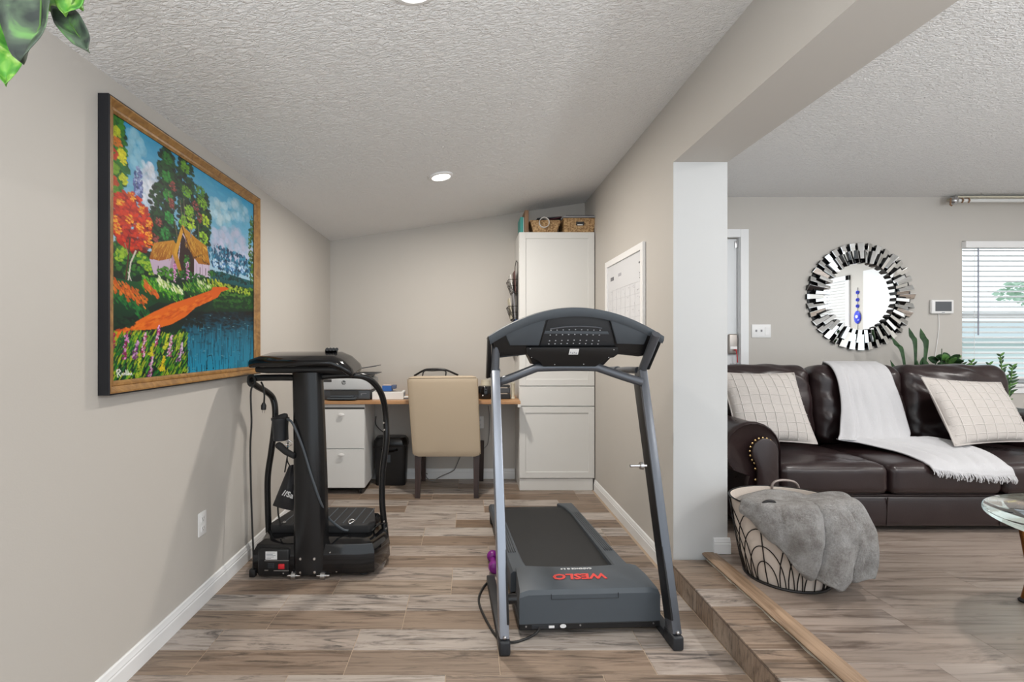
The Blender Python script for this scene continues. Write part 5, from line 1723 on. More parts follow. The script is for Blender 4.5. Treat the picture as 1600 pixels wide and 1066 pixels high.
# handlebars
def bar(pts_, r_=0.0185):
    b_ = B(); tube(b_, smooth_path(pts_, 6), r_, 12)
    return vpart(b_, 'handlebar', M_SATIN)
hr = bar([(-0.86, 2.80, 1.102), P(515, 587.5, 2.80), P(550, 586.5, 2.80), P(572, 590, 2.82), P(588, 603, 2.87), P(598, 622, 2.93), P(602.5, 650, 2.97), P(603.5, 690, 2.97), P(598, 735, 2.97), P(597, 780, 2.97), P(600.5, 820, 2.97), P(604.5, 851, 2.95)])
hl = bar([(-0.93, 2.80, 1.102), P(440, 590, 2.80), P(408, 590.5, 2.80), P(397, 592, 2.80), P(394, 597, 2.82), P(402, 604, 2.87), P(416, 612, 2.95), P(426, 622, 3.0), P(430, 640, 3.0), P(429, 665, 3.0), P(424, 705, 3.0), P(418.5, 745, 3.0), P(418.5, 790, 3.0), P(420, 832, 3.0)])
for px, py in ((599.5, 661), (600.5, 672), (603, 826), (600, 815)):
    p = P(px, py, 2.952)
    bm = B(); ball(bm, p, 0.0065, 1)
    finish(bm, 'bolt', M_CHROME, hr)
bm = B(); tube(bm, smooth_path([P(602, 818, 2.955), P(590, 820, 2.93), P(575, 835, 2.90), P(563, 848, 2.85)], 4), 0.012, 8, flat=0.5)
vpart(bm, 'bar_bracket', M_GLOSS, hr)
# cup holder with handset grip
cc = P(438, 672, 2.78)
bm = B(); lathe(bm, [(0.0001, -0.058), (0.036, -0.058), (0.045, 0.050), (0.049, 0.058), (0.049, 0.068), (0.044, 0.068), (0.040, 0.0), (0.0001, 0.0)], cc, 22)
cup = vpart(bm, 'cup_holder', M_CHAR_D)
bm = B()
tube(bm, smooth_path([P(430, 657, 2.76), P(442, 651, 2.75), P(449, 649, 2.75)], 4), [0.014, 0.016, 0.018, 0.018, 0.017, 0.016, 0.015, 0.012, 0.010], 10)
finish(bm, 'strap_handle', M_RUBBER, cup)
bm = B(); tube(bm, [P(437, 697, 2.75), P(447, 706, 2.74), P(460, 713, 2.725)], [0.020, 0.018, 0.016], 12)
ball(bm, P(436, 696.5, 2.75), 0.0205)
grip = vpart(bm, 'strap_grip', M_RUBBER)
bm = B(); tube(bm, [P(449, 656, 2.74), P(450, 690, 2.74), P(449, 713, 2.75), P(445, 738, 2.77)], 0.004, 6)
finish(bm, 'strap', M_CORD, grip)
bm = B()
c = P(451, 693, 2.735)
for dz in (-0.008, 0.008):
    tube(bm, [c + Vector((-0.018, 0, dz)), c + Vector((0, -0.004, dz * 2.4)), c + Vector((0.018, 0, dz)), c + Vector((0.0, 0.004, dz)), c + Vector((-0.018, 0, dz))], 0.003, 6)
finish(bm, 'snap_ring', M_CHROME, grip)
# elastic cord from the cup round the column to the foot plate
cp_ = [P(449, 655, 2.745), P(456, 660, 2.72), P(464, 676, 2.705), P(474, 702, 2.705), P(484, 735, 2.70), P(494, 766, 2.70), P(503, 790, 2.73), P(512, 808, 2.80), P(525, 820, 2.84), P(537, 828, 2.86), P(544, 829, 2.87)]
bm = B(); tube(bm, smooth_path(cp_, 5), 0.0065, 8)
vpart(bm, 'elastic_cord', M_CHAR)
bm = B()
e = Vector((P(546, 828, 2.87).x, 2.87, 0.252))
tube(bm, smooth_path([e + Vector((0, 0, 0)), e + Vector((-0.008, 0.02, 0.008)), e + Vector((0.004, 0.045, 0.010)), e + Vector((0.022, 0.03, 0.008)), e + Vector((0.01, 0.005, 0.004)), e], 4), 0.0035, 6)
vpart(bm, 'cord_clip', M_CHROME)
bm = B()
tube(bm, smooth_path([P(434, 790, 2.86), P(435, 805, 2.87), P(439, 822, 2.88)], 4), 0.005, 8)
vpart(bm, 'elastic_cord', M_CORD)
bm = B(); e = Vector((P(440, 824, 2.88).x, 2.885, 0.250))
tube(bm, [e, e + Vector((0.012, -0.01, 0.006)), e + Vector((0.022, 0.004, 0.002)), e + Vector((0.01, 0.014, 0.006)), e], 0.0035, 6)
vpart(bm, 'cord_clip', M_CHROME)
# power cord wound on the left bar and dropping to the base
bm = B()
ring_c = P(394, 595, 2.78)
loop = []
for i in range(34):
    a = i * 0.56
    loop.append(ring_c + Vector((0.020 * math.cos(a) - 0.004 * (i % 5) * 0.3, -0.012 + 0.02 * (i / 34), 0.030 * math.sin(a))))
tube(bm, loop, 0.0055, 7)
drop = [loop[-1], P(392, 612, 2.77), P(393, 660, 2.76), P(391, 700, 2.76), P(392, 760, 2.76), P(394, 820, 2.75), P(396, 870, 2.74), P(395.5, 893, 2.73), P(397, 900, 2.735)]
tube(bm, smooth_path(drop, 5), 0.0052, 7)
tail = [P(408, 597, 2.79), P(411.5, 605, 2.78), P(413, 618, 2.775), P(412.5, 630, 2.775)]
tube(bm, smooth_path(tail, 5), 0.005, 7)
pc = vpart(bm, 'power_cord', M_CORD)
pl_ = P(412, 637, 2.775)
bm = B(); tube(bm, [pl_ + Vector((0, 0, 0.028)), pl_ + Vector((0, 0, 0.012)), pl_ + Vector((-0.001, 0, -0.012))], [0.007, 0.015, 0.014], 10)
plug = finish(bm, 'plug', M_BLACK, pc)
bm = B()
for dx in (-0.007, 0.005):
    box(bm, pl_ + Vector((dx - 0.001, -0.003, -0.030)), pl_ + Vector((dx + 0.001, 0.003, -0.011)))
finish(bm, 'prong', M_STEEL, plug, False)
bm = B(); box(bm, (-1.20, 2.715, 0.012), (-1.165, 2.75, 0.055), 0.006)
finish(bm, 'plug', M_BLACK, pc)

# ---------------------------------------------------------------- drawstring bag hanging from the machine
bgp = thing('drawstring_bag', 'small black drawstring bag with white lettering hanging beside the machine column', 'bag', P(440, 795, 2.83))
tl0, bl0, br0, tr0 = P(451, 728, 2.84), P(426, 790, 2.84), P(462, 799, 2.84), P(464, 726, 2.84)
bm = B()
for d0 in (-1, 1):
    rows = []
    for i in range(9):
        t_ = i / 8
        a, c = tl0.lerp(bl0, t_), tr0.lerp(br0, t_)
        r_ = []
        for j in range(9):
            u = j / 8
            p = a.lerp(c, u)
            bulge = math.sin(PI * u) * (0.012 + 0.022 * t_) * (1 - 0.7 * t_ ** 6)
            fold = 0.004 * math.sin(u * 17 + 2) * (1 - t_)
            r_.append(p + Vector((0, d0 * (bulge + 0.001) + fold, 0)))
        rows.append(r_)
    loft(bm, rows)
bmesh.ops.remove_doubles(bm, verts=bm.verts, dist=0.0025)
bdy = finish(bm, 'pouch', mat('black_nylon', (0.018, 0.018, 0.021), 0.4), bgp, True)
bm = B(); tube(bm, smooth_path([P(455, 731, 2.84), P(449, 720, 2.82), P(449.5, 700, 2.775), P(450, 690, 2.752)], 4), 0.0035, 6)
finish(bm, 'drawstring', M_CORD, bgp)
Mx = basis(P(450, 773, 2.797), (1, 0, -0.35), (0.35, 0, 1))
bm = text_mesh('//Sa', 0.044, Mx, bold=0.0012, ext=0.0006)
finish(bm, 'lettering', M_PRINTW, bdy, False)
# ---------------------------------------------------------------- sofa
ZL = Z_LIV
so = thing('leather_sofa', 'dark brown leather three-seat sofa with rolled arms and nailhead trim', 'sofa', (2.87, 3.4, ZL))
SY = 2.97
seams = [1.86, 2.52, 3.20, 3.88]
def spart(bm, name, m=M_LEATHER, parent=None, smooth=60):
    return finish(bm, name, m, parent or so, smooth)
bm = B(); merge(bm, moved(cushion((3.88 - 1.80, 0.90, 0.205), 0.03, (0, 0.012, 0), 12, 0.002, 3), Matrix.Translation((2.84, SY + 0.47, ZL + 0.135))))
spart(bm, 'base')
bm = B()
tube(bm, [(1.86, SY + 0.018, ZL + 0.232), (3.88, SY + 0.018, ZL + 0.232)], 0.006, 6)
tube(bm, [(2.52, SY + 0.013, ZL + 0.05), (2.52, SY + 0.006, ZL + 0.22)], 0.004, 6)
tube(bm, [(3.20, SY + 0.013, ZL + 0.05), (3.20, SY + 0.006, ZL + 0.22)], 0.004, 6)
spart(bm, 'base_piping', M_PIPING)
for i in range(3):
    w_ = seams[i + 1] - seams[i] - 0.006
    cb_ = cushion((w_, 0.66, 0.18), 0.045, (0.004, 0.006, 0.028), 22, 0.0, 0, i)
    for v in cb_.verts:                                     # creases running from the corners
        if v.co.z > 0.02:
            u, t_ = v.co.x / w_, v.co.y / 0.66
            s = math.sin((u * 9 + t_ * 26 + 3 * noise.noise(Vector((u * 4, t_ * 4, i * 5)))) * 1.6)
            k_ = math.exp(-((u - 0.25) ** 2 * 9 + (t_ + 0.22) ** 2 * 12))
            v.co.z += 0.0055 * s * k_ + 0.004 * noise.noise(Vector((v.co.x * 9, v.co.y * 9, i * 3)))
    bm = B(); merge(bm, moved(cb_, Matrix.Translation(((seams[i] + seams[i + 1]) / 2, SY + 0.31, ZL + 0.330))))
    sc_ = spart(bm, 'seat_cushion')
    bm = B()
    zf = ZL + 0.330 + 0.072
    x0_, x1_ = seams[i] + 0.02, seams[i + 1] - 0.02
    tube(bm, [(x0_ - 0.005, SY + 0.03, zf + 0.002), (x0_ + 0.02, SY - 0.004, zf), ((x0_ + x1_) / 2, SY - 0.007, zf), (x1_ - 0.02, SY - 0.004, zf), (x1_ + 0.005, SY + 0.03, zf + 0.002)], 0.0055, 6)
    tube(bm, [(x0_ + 0.01, SY - 0.002, zf - 0.145), (x1_ - 0.01, SY - 0.002, zf - 0.145)], 0.005, 6)
    finish(bm, 'piping', M_PIPING, sc_)
# back frame and cushions
bm = B(); merge(bm, moved(cushion((2.26, 0.20, 0.80), 0.06, (0, 0, 0), 10), Matrix.Translation((2.87, 3.80, ZL + 0.52)) @ Matrix.Rotation(R(-6), 4, 'X')))
spart(bm, 'back_frame')
bseams = [1.80, 2.50, 3.155, 3.93]
for i in range(3):
    w_ = bseams[i + 1] - bseams[i] - 0.004
    hgt = 0.56
    cb_ = cushion((w_, 0.24, hgt), 0.085, (0.0, 0.035, 0.012), 24, 0.0, 0, i)
    for v in cb_.verts:
        u, t_ = v.co.x / w_, v.co.z / hgt
        if v.co.y < 0.03:
            f1 = noise.noise(Vector((u * 3 + 4 * i, t_ * 7 + u * 5, 1.5)))
            f2 = math.sin(u * 10 + t_ * 24 + f1 * 5)
            edge = min(1, (0.5 - abs(u)) * 5 + 0.4)
            v.co.y += 0.014 * f1 + 0.0075 * f2 * edge * (0.7 + 0.6 * (0.5 - t_))
        if t_ > 0.35:
            v.co.z += 0.008 * noise.noise(Vector((u * 6, i * 9, 0)))
    bm = B(); merge(bm, moved(cb_, Matrix.Translation(((bseams[i] + bseams[i + 1]) / 2, 3.66, ZL + 0.70)) @ Matrix.Rotation(R(-9), 4, 'X')))
    bc = spart(bm, 'back_cushion')
    bm = B()
    Mb = Matrix.Translation(((bseams[i] + bseams[i + 1]) / 2, 3.66, ZL + 0.70)) @ Matrix.Rotation(R(-9), 4, 'X')
    hw = w_ / 2 - 0.012
    pts_ = [(-hw, -0.045, -0.22), (-hw - 0.003, -0.05, 0.10), (-hw + 0.02, -0.045, 0.225), (-hw + 0.07, -0.03, 0.262), (0, -0.03, 0.270), (hw - 0.07, -0.03, 0.262), (hw - 0.02, -0.045, 0.225), (hw + 0.003, -0.05, 0.10), (hw, -0.045, -0.22)]
    tube(bm, [Mb @ p for p in smooth_path(pts_, 4)], 0.0055, 6)
    finish(bm, 'piping', M_PIPING, bc)
# rolled arms
def arm(s, xi):
    """s=-1 left arm: xi is its inner face"""
    xo = xi + s * 0.20
    zt = ZL + 0.672
    rc_ = Vector((xi + s * 0.165, 0, zt - 0.165))
    prof_ = [(xi, ZL + 0.05), (xi, zt - 0.20)]
    for k_ in range(0, 15):
        a = R(0 + k_ * 225 / 14)
        prof_.append((rc_.x - s * 0.165 * math.cos(a), rc_.z + 0.165 * math.sin(a)))
    prof_ += [(xo - s * 0.01, zt - 0.315), (xo, zt - 0.36), (xo, ZL + 0.05)]
    b_ = B()
    rows_ = []
    for y, d in ((SY - 0.012, 0.014), (SY - 0.022, 0.004), (SY - 0.012, -0.006), (SY + 0.012, -0.008), (SY + 0.05, 0.0), (SY + 0.40, 0.0), (SY + 0.88, 0.0), (SY + 0.90, 0.012)):
        c_ = Vector(((xi + xo) / 2, 0, ZL + 0.36))
        rows_.append([Vector((x, y, z)) + (Vector((c_.x - x, 0, c_.z - z)).normalized() * d if z > ZL + 0.06 else Vector()) for x, z in prof_])
    v_ = loft(b_, rows_, True)
    b_.faces.new(v_[0]); b_.faces.new(v_[-1])
    ar = spart(b_, 'armrest', smooth=50)
    # padded front panel with nailheads
    pr_ = [(xi + s * 0.030, ZL + 0.055), (xi + s * 0.030, zt - 0.165)]
    for k_ in range(0, 11):
        a = R(k_ * 180 / 10)
        pr_.append((xi + s * (0.106 - 0.076 * math.cos(a)), zt - 0.165 + 0.078 * math.sin(a)))
    pr_ += [(xi + s * 0.178, zt - 0.20), (xi + s * 0.160, zt - 0.235), (xi + s * 0.150, zt - 0.27), (xi + s * 0.150, ZL + 0.055)]
    b_ = B()
    prism(b_, [(x, SY - 0.021, z) for x, z in pr_], (0, -0.022, 0), bev=0.009)
    finish(b_, 'arm_panel', M_LEATHER, ar, 50)
    path = smooth_path([(x + s * 0.008, SY - 0.030, z) for x, z in pr_[5:]], 4)
    d_, nails, acc = 0, [path[0]], 0
    for p, q in zip(path, path[1:]):
        acc += (q - p).length
        if acc > 0.0225:
            nails.append(q); acc = 0
    me_ = None
    for p in nails:
        if me_ is None:
            b_ = B(); ball(b_, (0, 0, 0), 0.0072, 1, scale=(1, 0.6, 1))
            o_ = finish(b_, 'nail_head', M_BRASS, ar); me_ = o_.data
        else:
            o_ = bpy.data.objects.new('nail_head', me_); COL.objects.link(o_); attach(o_, ar)
        o_.location = p
arm(-1, 1.862)
arm(1, 3.878)
for x, y in ((1.75, SY + 0.06), (3.98, SY + 0.06), (1.75, SY + 0.84), (3.98, SY + 0.84)):
    bm = B(); cyl(bm, (x, y, ZL), (x, y, ZL + 0.06), 0.024, 0.03, n=14)
    spart(bm, 'foot', M_LEG)

# ---------------------------------------------------------------- throw pillows
def pillow(label, tl_, tr_, br_, bl_, th, seed, yoff=0.0):
    """square cushion spanned by its four corners, with raised stitched grid"""
    r_ = thing('throw_pillow', label, 'pillow', (bl_ + br_) / 2, group='throw pillows on the sofa')
    n_ = 24
    tl_, tr_, br_, bl_ = [Vector(p) for p in (tl_, tr_, br_, bl_)]
    nrm = (tr_ - tl_).cross(bl_ - tl_).normalized()
    if nrm.y > 0:
        nrm = -nrm
    def S(u, t_, side, lift=0.0):
        p = tl_.lerp(tr_, u).lerp(bl_.lerp(br_, u), t_)
        w_ = (max(0, 1 - (2 * u - 1) ** 2) ** 0.42) * (max(0, 1 - (2 * t_ - 1) ** 2) ** 0.42)
        # sides draw inwards a little
        c_ = (tl_ + tr_ + bl_ + br_) / 4
        draw = 0.05 * ((1 - (2 * u - 1) ** 2) * abs(2 * t_ - 1) ** 3 + (1 - (2 * t_ - 1) ** 2) * abs(2 * u - 1) ** 3)
        p = p.lerp(c_, draw)
        wob = 0.008 * noise.noise(Vector((u * 5, t_ * 5, seed))) * w_
        return p + nrm * side * (th * 0.5 * w_ + wob + lift)
    b_ = B()
    for side in (1, -1):
        loft(b_, [[S(i / n_, j / n_, side) for i in range(n_ + 1)] for j in range(n_ + 1)])
    bmesh.ops.remove_doubles(b_, verts=b_.verts, dist=0.0008)
    o_ = finish(b_, 'cover', M_PILLOW, r_, 70)
    for k_ in range(1, 8):
        b_ = B(); tube(b_, [S(k_ / 8, j / 40, 1, 0.0015) for j in range(1, 40)], 0.0026, 5)
        finish(b_, 'stitch_line', M_STITCH, o_)
        b_ = B(); tube(b_, [S(j / 40, k_ / 8, 1, 0.0010) for j in range(1, 40)], 0.0022, 5)
        finish(b_, 'stitch_line', M_STITCH, o_)
    b_ = B()
    ring_ = [S(i / 20, 0, 0) for i in range(21)] + [S(1, i / 20, 0) for i in range(1, 21)] + [S(1 - i / 20, 1, 0) for i in range(1, 21)] + [S(0, 1 - i / 20, 0) for i in range(1, 21)]
    tube(b_, ring_, 0.005, 6)
    finish(b_, 'edge_seam', M_PILLOW, o_)
    return r_
pillow('cream grid-stitched pillow leaning on the left end of the sofa beside the rolled arm', P(1124, 582, 3.42), P(1240, 583, 3.44), P(1277, 694, 3.24), P(1152, 690, 3.20), 0.13, 1)
pillow('cream grid-stitched pillow lying back on the right side of the sofa', P(1440, 590, 3.40), P(1563, 598, 3.44), P(1616, 690, 3.22), P(1492, 697, 3.16), 0.13, 5)

# ---------------------------------------------------------------- white throw with fringe
th_ = thing('throw_blanket', 'white knitted throw with fringe draped over the sofa back and seat', 'blanket', (2.8, 3.3, ZL + 0.45))
Lp = [P(1270, 610, 3.93), P(1280, 571, 3.86), P(1281, 567.5, 3.74), P(1294, 576, 3.61), P(1304, 600, 3.54), P(1309, 640, 3.48), P(1307, 676, 3.41), P(1306, 689, 3.36), P(1340, 695, 3.31), P(1390, 706, 3.19), P(1430, 719, 3.04), P(1446, 727, 2.975), P(1453, 736, 2.945)]
Rp = [P(1360, 610, 3.93), P(1364, 571, 3.86), P(1366, 568.5, 3.74), P(1381, 577, 3.61), P(1392, 600, 3.54), P(1405, 640, 3.48), P(1414, 674, 3.41), P(1417, 686, 3.36), P(1450, 686, 3.33), P(1500, 696, 3.24), P(1545, 712, 3.10), P(1573, 731, 2.965), P(1582, 747, 2.935)]
Lq, Rq = smooth_path(Lp, 6), smooth_path(Rp, 6)
NU = 40
def throw_pt(i, u):
    a, c = Lq[i], Rq[i]
    p = a.lerp(c, u)
    t_ = i / (len(Lq) - 1)
    on_back = 1 if t_ < 0.58 else 0
    f_ = 0.010 * math.sin(u * 15 + 1.2 * math.sin(t_ * 7)) + 0.010 * noise.noise(Vector((u * 5, t_ * 9, 2)))
    f_ += 0.016 * math.exp(-((u - 0.12 - 0.1 * t_) * 12) ** 2)
    if on_back:
        p += Vector((0, -abs(f_) - 0.026, 0.008))
    else:
        p += Vector((0, -0.004, abs(f_) * 0.8 + 0.008))
        sag = math.sin(PI * u)
        if t_ > 0.93:
            p += Vector((0, -0.012, -0.012 * sag))
    return p
bm = B()
loft(bm, [[throw_pt(i, j / NU) for j in range(NU + 1)] for i in range(len(Lq))])
o = finish(bm, 'cloth', M_THROW, th_, 80)
md = o.modifiers.new('thickness', 'SOLIDIFY'); md.thickness = 0.008; md.offset = 0
bm = B()
rr = random.Random(9)
last = len(Lq) - 1
for k_ in range(90):
    u = k_ / 89
    p = throw_pt(last, u)
    dirv = Vector((rr.uniform(-0.012, 0.022), rr.uniform(-0.012, 0.0), -rr.uniform(0.028, 0.045)))
    tube(bm, [p + Vector((0, 0, 0.004)), p + dirv * 0.5 + Vector((0, -0.008, 0)), p + dirv], [0.0035, 0.003, 0.002], 5)
fr = finish(bm, 'fringe', M_THROW, th_)
fr['kind'] = 'stuff'

# ---------------------------------------------------------------- wire laundry basket with canvas liner
BC = Vector((1.565, 2.445, ZL))
wbk = thing('wire_basket', 'round black wire basket with cream canvas liner standing on the oak step edge', 'basket', BC)
def bring(t_, k_=0.0):
    """radius in x and y at height fraction t_"""
    return 0.180 + 0.074 * max(t_, 0) ** 0.8 + k_, 0.178 + 0.036 * max(t_, 0) ** 0.8 + k_
def bpt(a, t_, k_=0.0):
    rx, ry = bring(t_, k_)
    return BC + Vector((rx * math.cos(a), ry * math.sin(a), 0.010 + 0.372 * t_))
bm = B()
n_ = 40
rows = []
for j in range(9):
    t_ = j / 8
    rows.append([bpt(2 * PI * i / n_, t_, -0.006 + 0.004 * noise.noise(Vector((math.cos(2 * PI * i / n_) * 3, math.sin(2 * PI * i / n_) * 3, t_ * 4)))) for i in range(n_)])
for j in range(3):
    rows.append([bpt(2 * PI * i / n_, 1.0 - 0.1 * j, -0.012) for i in range(n_)])
v = loft(bm, rows, True)
bm.faces.new(v[0])
finish(bm, 'canvas_liner', M_LINER, wbk, 70)
bm = B(); tube(bm, [bpt(2 * PI * i / n_, 1.0, 0.0) for i in range(n_ + 1)], 0.0042, 6)
finish(bm, 'top_ring', M_WIRE, wbk)
bm = B(); tube(bm, [bpt(2 * PI * i / n_, -0.012, 0.002) for i in range(n_ + 1)], 0.0055, 6)
finish(bm, 'bottom_ring', M_WIRE, wbk)
# scalloped arcs and uprights
seg = 6
for s in range(seg):
    a0 = 2 * PI * s / seg + 0.62
    for rad_ in (0.30, 0.50, 0.72, 0.94):
        bm = B()
        pts_ = []
        for i in range(19):
            b_ang = PI * i / 18
            da = math.cos(b_ang) * rad_ * (PI / seg) * 1.55
            tt = math.sin(b_ang) * rad_ * 0.98
            pts_.append(bpt(a0 + da, tt, 0.002))
        tube(bm, pts_, 0.0026, 5)
        finish(bm, 'wire_arc', M_WIRE, wbk)
    bm = B(); tube(bm, [bpt(a0, i / 6, 0.002) for i in range(7)], 0.0028, 5)
    finish(bm, 'wire_upright', M_WIRE, wbk)
M_HANDLE = mat('taupe_metal', (0.30, 0.25, 0.23), 0.4, 0.5)
bm = B()
ha = [P(1206, 767, 2.64), P(1207, 757, 2.64), P(1213, 752, 2.64), P(1225, 750.5, 2.64), P(1240, 753, 2.64), P(1247, 760, 2.64), P(1247.5, 772, 2.64), P(1246, 800, 2.64)]
tube(bm, smooth_path([P(1206, 800, 2.64)] + ha, 4), 0.0065, 8)
finish(bm, 'handle', M_HANDLE, wbk)
bm = B(); tube(bm, smooth_path([P(1189, 806, 2.29), P(1189.5, 792, 2.29), P(1194, 785, 2.29), P(1203, 783, 2.29), P(1211, 786, 2.29), P(1213, 800, 2.29)], 4), 0.006, 8)
finish(bm, 'handle', M_WIRE, wbk)

# ---------------------------------------------------------------- grey fur blanket heaped in the basket
fb = thing('fur_blanket', 'grey plush fur blanket heaped in the wire basket and spilling over its right side', 'blanket', (1.72, 2.45, ZL + 0.1))
def clump(c, r_, amp, seed, n_=4, squash=None, freq=5.0):
    """soft heap: noisy ellipsoid"""
    b_ = B()
    bmesh.ops.create_icosphere(b_, subdivisions=n_, radius=1.0)
    for v_ in b_.verts:
        d = v_.co.normalized()
        k_ = 1 + amp * (noise.noise(d * 1.7 + Vector((seed, 0, 0))) + 0.5 * noise.noise(d * freq * 0.8 + Vector((0, seed, 0))))
        k_ += 0.10 * amp * math.sin(d.x * 9 + d.z * 7 + seed)
        p = Vector((d.x * r_[0], d.y * r_[1], d.z * r_[2])) * k_
        if squash is not None:
            p = squash(p)
        v_.co = Vector(c) + p
    return b_
# one draped sheet laid round the basket rim: columns by angle, rows from the heap over the rim and down
HEM = [(-158, 0.505), (-148, 0.485), (-138, 0.445), (-125, 0.375), (-112, 0.32), (-100, 0.262), (-88, 0.235), (-72, 0.245), (-55, 0.25), (-35, 0.245), (-15, 0.27), (2, 0.34), (20, 0.46)]
def hem(a):
    for (a0, z0), (a1, z1) in zip(HEM, HEM[1:]):
        if a0 <= a <= a1:
            return z0 + (z1 - z0) * (a - a0) / (a1 - a0)
    return 0.5
NA, NRW = 96, 34
bm = B()
rows = []
for i in range(NA + 1):
    ad = -158 + 178 * i / NA
    a = R(ad)
    bulge = 0.5 + 0.5 * math.tanh((ad + 118) / 22)            # heavier towards the right
    zl = hem(ad)
    drop = 0.030 * max(0.0, (ad + 45) / 65.0)               # lies lower on the far side
    out = 1.06 + 0.24 * bulge
    low = 1.06 + 0.20 * bulge
    prof_ = [(0.20, 0.535), (0.50, 0.545 + 0.012 * bulge), (0.78, 0.545 + 0.025 * bulge), (0.96, 0.552 + 0.020 * bulge), (1.04 + 0.05 * bulge, 0.548 + 0.012 * bulge),
             (out * 0.97, 0.552 - (0.552 - zl) * 0.28), (out, 0.552 - (0.552 - zl) * 0.62), (low, zl + 0.012), (low - 0.015, zl)]
    pth = smooth_path([Vector((r_, 0, z_ - drop - (0.018 if z_ > 0.53 else 0.0))) for r_, z_ in prof_], 5)
    col_ = []
    for j, q in enumerate(pth):
        rx, ry = bring(1.0)
        p = Vector((BC.x + rx * q.x * math.cos(a), BC.y + ry * q.x * math.sin(a), q.z))
        o_ = Vector((math.cos(a), math.sin(a), 0.5 if j < 22 else 0.0)).normalized()
        t_ = j / (len(pth) - 1)
        w1 = ad * 0.115 + 2.6 * t_ + 1.0 + 1.2 * noise.noise(Vector((ad * 0.03, t_ * 2, 5)))
        fold = bulge * min(1, 0.25 + t_ * 1.4) * (0.050 * abs(math.sin(w1 * 0.8)) ** 0.7 - 0.026) + 0.009 * math.sin(ad * 0.31 + 3 * t_) * t_ * bulge
        d = 0.016 * noise.noise(p * 7) + 0.009 * noise.noise(p * 17) + fold
        p += o_ * max(d, -0.022)
        if t_ > 0.97:
            p.z += 0.010 * noise.noise(Vector((ad * 0.06, 3, 1)))
        col_.append(p)
    rows.append(col_)
loft(bm, rows)
o = finish(bm, 'fur_sheet', M_FUR, fb, 85)
md = o.modifiers.new('thickness', 'SOLIDIFY'); md.thickness = 0.020; md.offset = 1
md = o.modifiers.new('soft', 'SUBSURF'); md.levels = 1; md.render_levels = 1
bm = clump((BC.x - 0.01, BC.y + 0.005, ZL + 0.305), (0.222, 0.186, 0.105), 0.06, 3)
o = finish(bm, 'fur_heap', M_FUR, fb, 85)

# ---------------------------------------------------------------- round glass coffee table
TC = Vector((2.55, 1.80, ZL))
ct = thing('coffee_table', 'round glass coffee table with gold legs at the right edge of the picture', 'coffee table', TC)
bm = B(); lathe(bm, [(0.0001, 0.440), (0.470, 0.440), (0.4765, 0.4435), (0.478, 0.449), (0.4765, 0.4555), (0.470, 0.459), (0.0001, 0.459)], TC, 96)
finish(bm, 'glass_top', M_GLASS, ct, 40)
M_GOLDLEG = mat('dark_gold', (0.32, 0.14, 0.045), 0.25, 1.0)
for k_ in range(3):
    a = R(101.5 + 120 * k_)
    d = Vector((math.cos(a), math.sin(a), 0))
    bm = B()
    pts_ = [TC + d * 0.30 + Vector((0, 0, 0.425)), TC + d * 0.385 + Vector((0, 0, 0.405)), TC + d * 0.412 + Vector((0, 0, 0.35)), TC + d * 0.40 + Vector((0, 0, 0.25)), TC + d * 0.385 + Vector((0, 0, 0.13)), TC + d * 0.405 + Vector((0, 0, 0.01))]
    pth = smooth_path(pts_, 5)
    tube(bm, pth, [0.016 + 0.006 * math.sin(PI * min(1, i / 12)) for i in range(len(pth))], 12)
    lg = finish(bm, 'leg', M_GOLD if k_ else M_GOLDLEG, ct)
    bm = B(); lathe(bm, [(0.0001, 0), (0.022, 0.0), (0.024, 0.008), (0.017, 0.016), (0.012, 0.02)], TC + d * 0.405, 16)
    finish(bm, 'foot', M_BLACK, lg)
    bm = B(); ball(bm, TC + d * 0.395 + Vector((-0.03, 0, 0.412)), 0.015)
    ball(bm, TC + d * 0.33 + Vector((0, 0, 0.4265)), 0.013)
    finish(bm, 'ball_finial', M_GOLD, lg)
bm = B(); lathe(bm, [(0.29, 0.415), (0.305, 0.415), (0.305, 0.432), (0.29, 0.432), (0.29, 0.415)], TC, 48)
finish(bm, 'support_ring', M_GOLD, ct, 40)

# ---------------------------------------------------------------- sunburst mirror
MC = P(1341, 464, YLIV); MC.y = YLIV
mr = thing('sunburst_mirror', 'round wall mirror framed by a sunburst of small mirrored blocks', 'mirror', MC)
def ring_pieces(n_, r0, r1, w0, w1, y0, y1, name, tilt, phase, seed):
    rr_ = random.Random(seed)
    meshes = []
    for k_ in range(n_):
        a = 2 * PI * (k_ + phase) / n_
        b_ = B()
        tw, tr_ = rr_.uniform(-tilt, tilt), rr_.uniform(-tilt * 0.4, tilt * 1.0)
        pts_ = []
        for r_, w_ in ((r0, w0), (r1, w1)):
            for s in (-1, 1):
                pts_.append((s * w_ / 2, r_))
        q_ = [pts_[0], pts_[1], pts_[3], pts_[2]]
        back_ = [b_.verts.new((x, y0, z)) for x, z in q_]
        frt = [b_.verts.new((x, y1 + tw * x * 6 + tr_ * (z - (r0 + r1) / 2), z)) for x, z in q_]
        f = b_.faces.new(frt); f.material_index = 0
        for i in range(4):
            f = b_.faces.new((back_[i], back_[(i + 1) % 4], frt[(i + 1) % 4], frt[i])); f.material_index = 1
        bmesh.ops.recalc_face_normals(b_, faces=b_.faces)
        for f in list(b_.faces):
            if f.material_index == 0:
                ins = bmesh.ops.inset_region(b_, faces=[f], thickness=0.0028, depth=0.0008)
                for g_ in ins['faces']:
                    g_.material_index = 2
        o_ = finish(b_, name, [M_MIRROR, M_GLOSS, M_BEVEL], mr, False, False)
        o_.rotation_euler = (0, a, 0)
M_BEVEL = mat('bevelled_mirror_edge', (0.85, 0.87, 0.88), 0.15, 1.0)
ring_pieces(36, 0.330, 0.468, 0.034, 0.045, -0.004, -0.034, 'outer_block', 0.10, 0.0, 1)
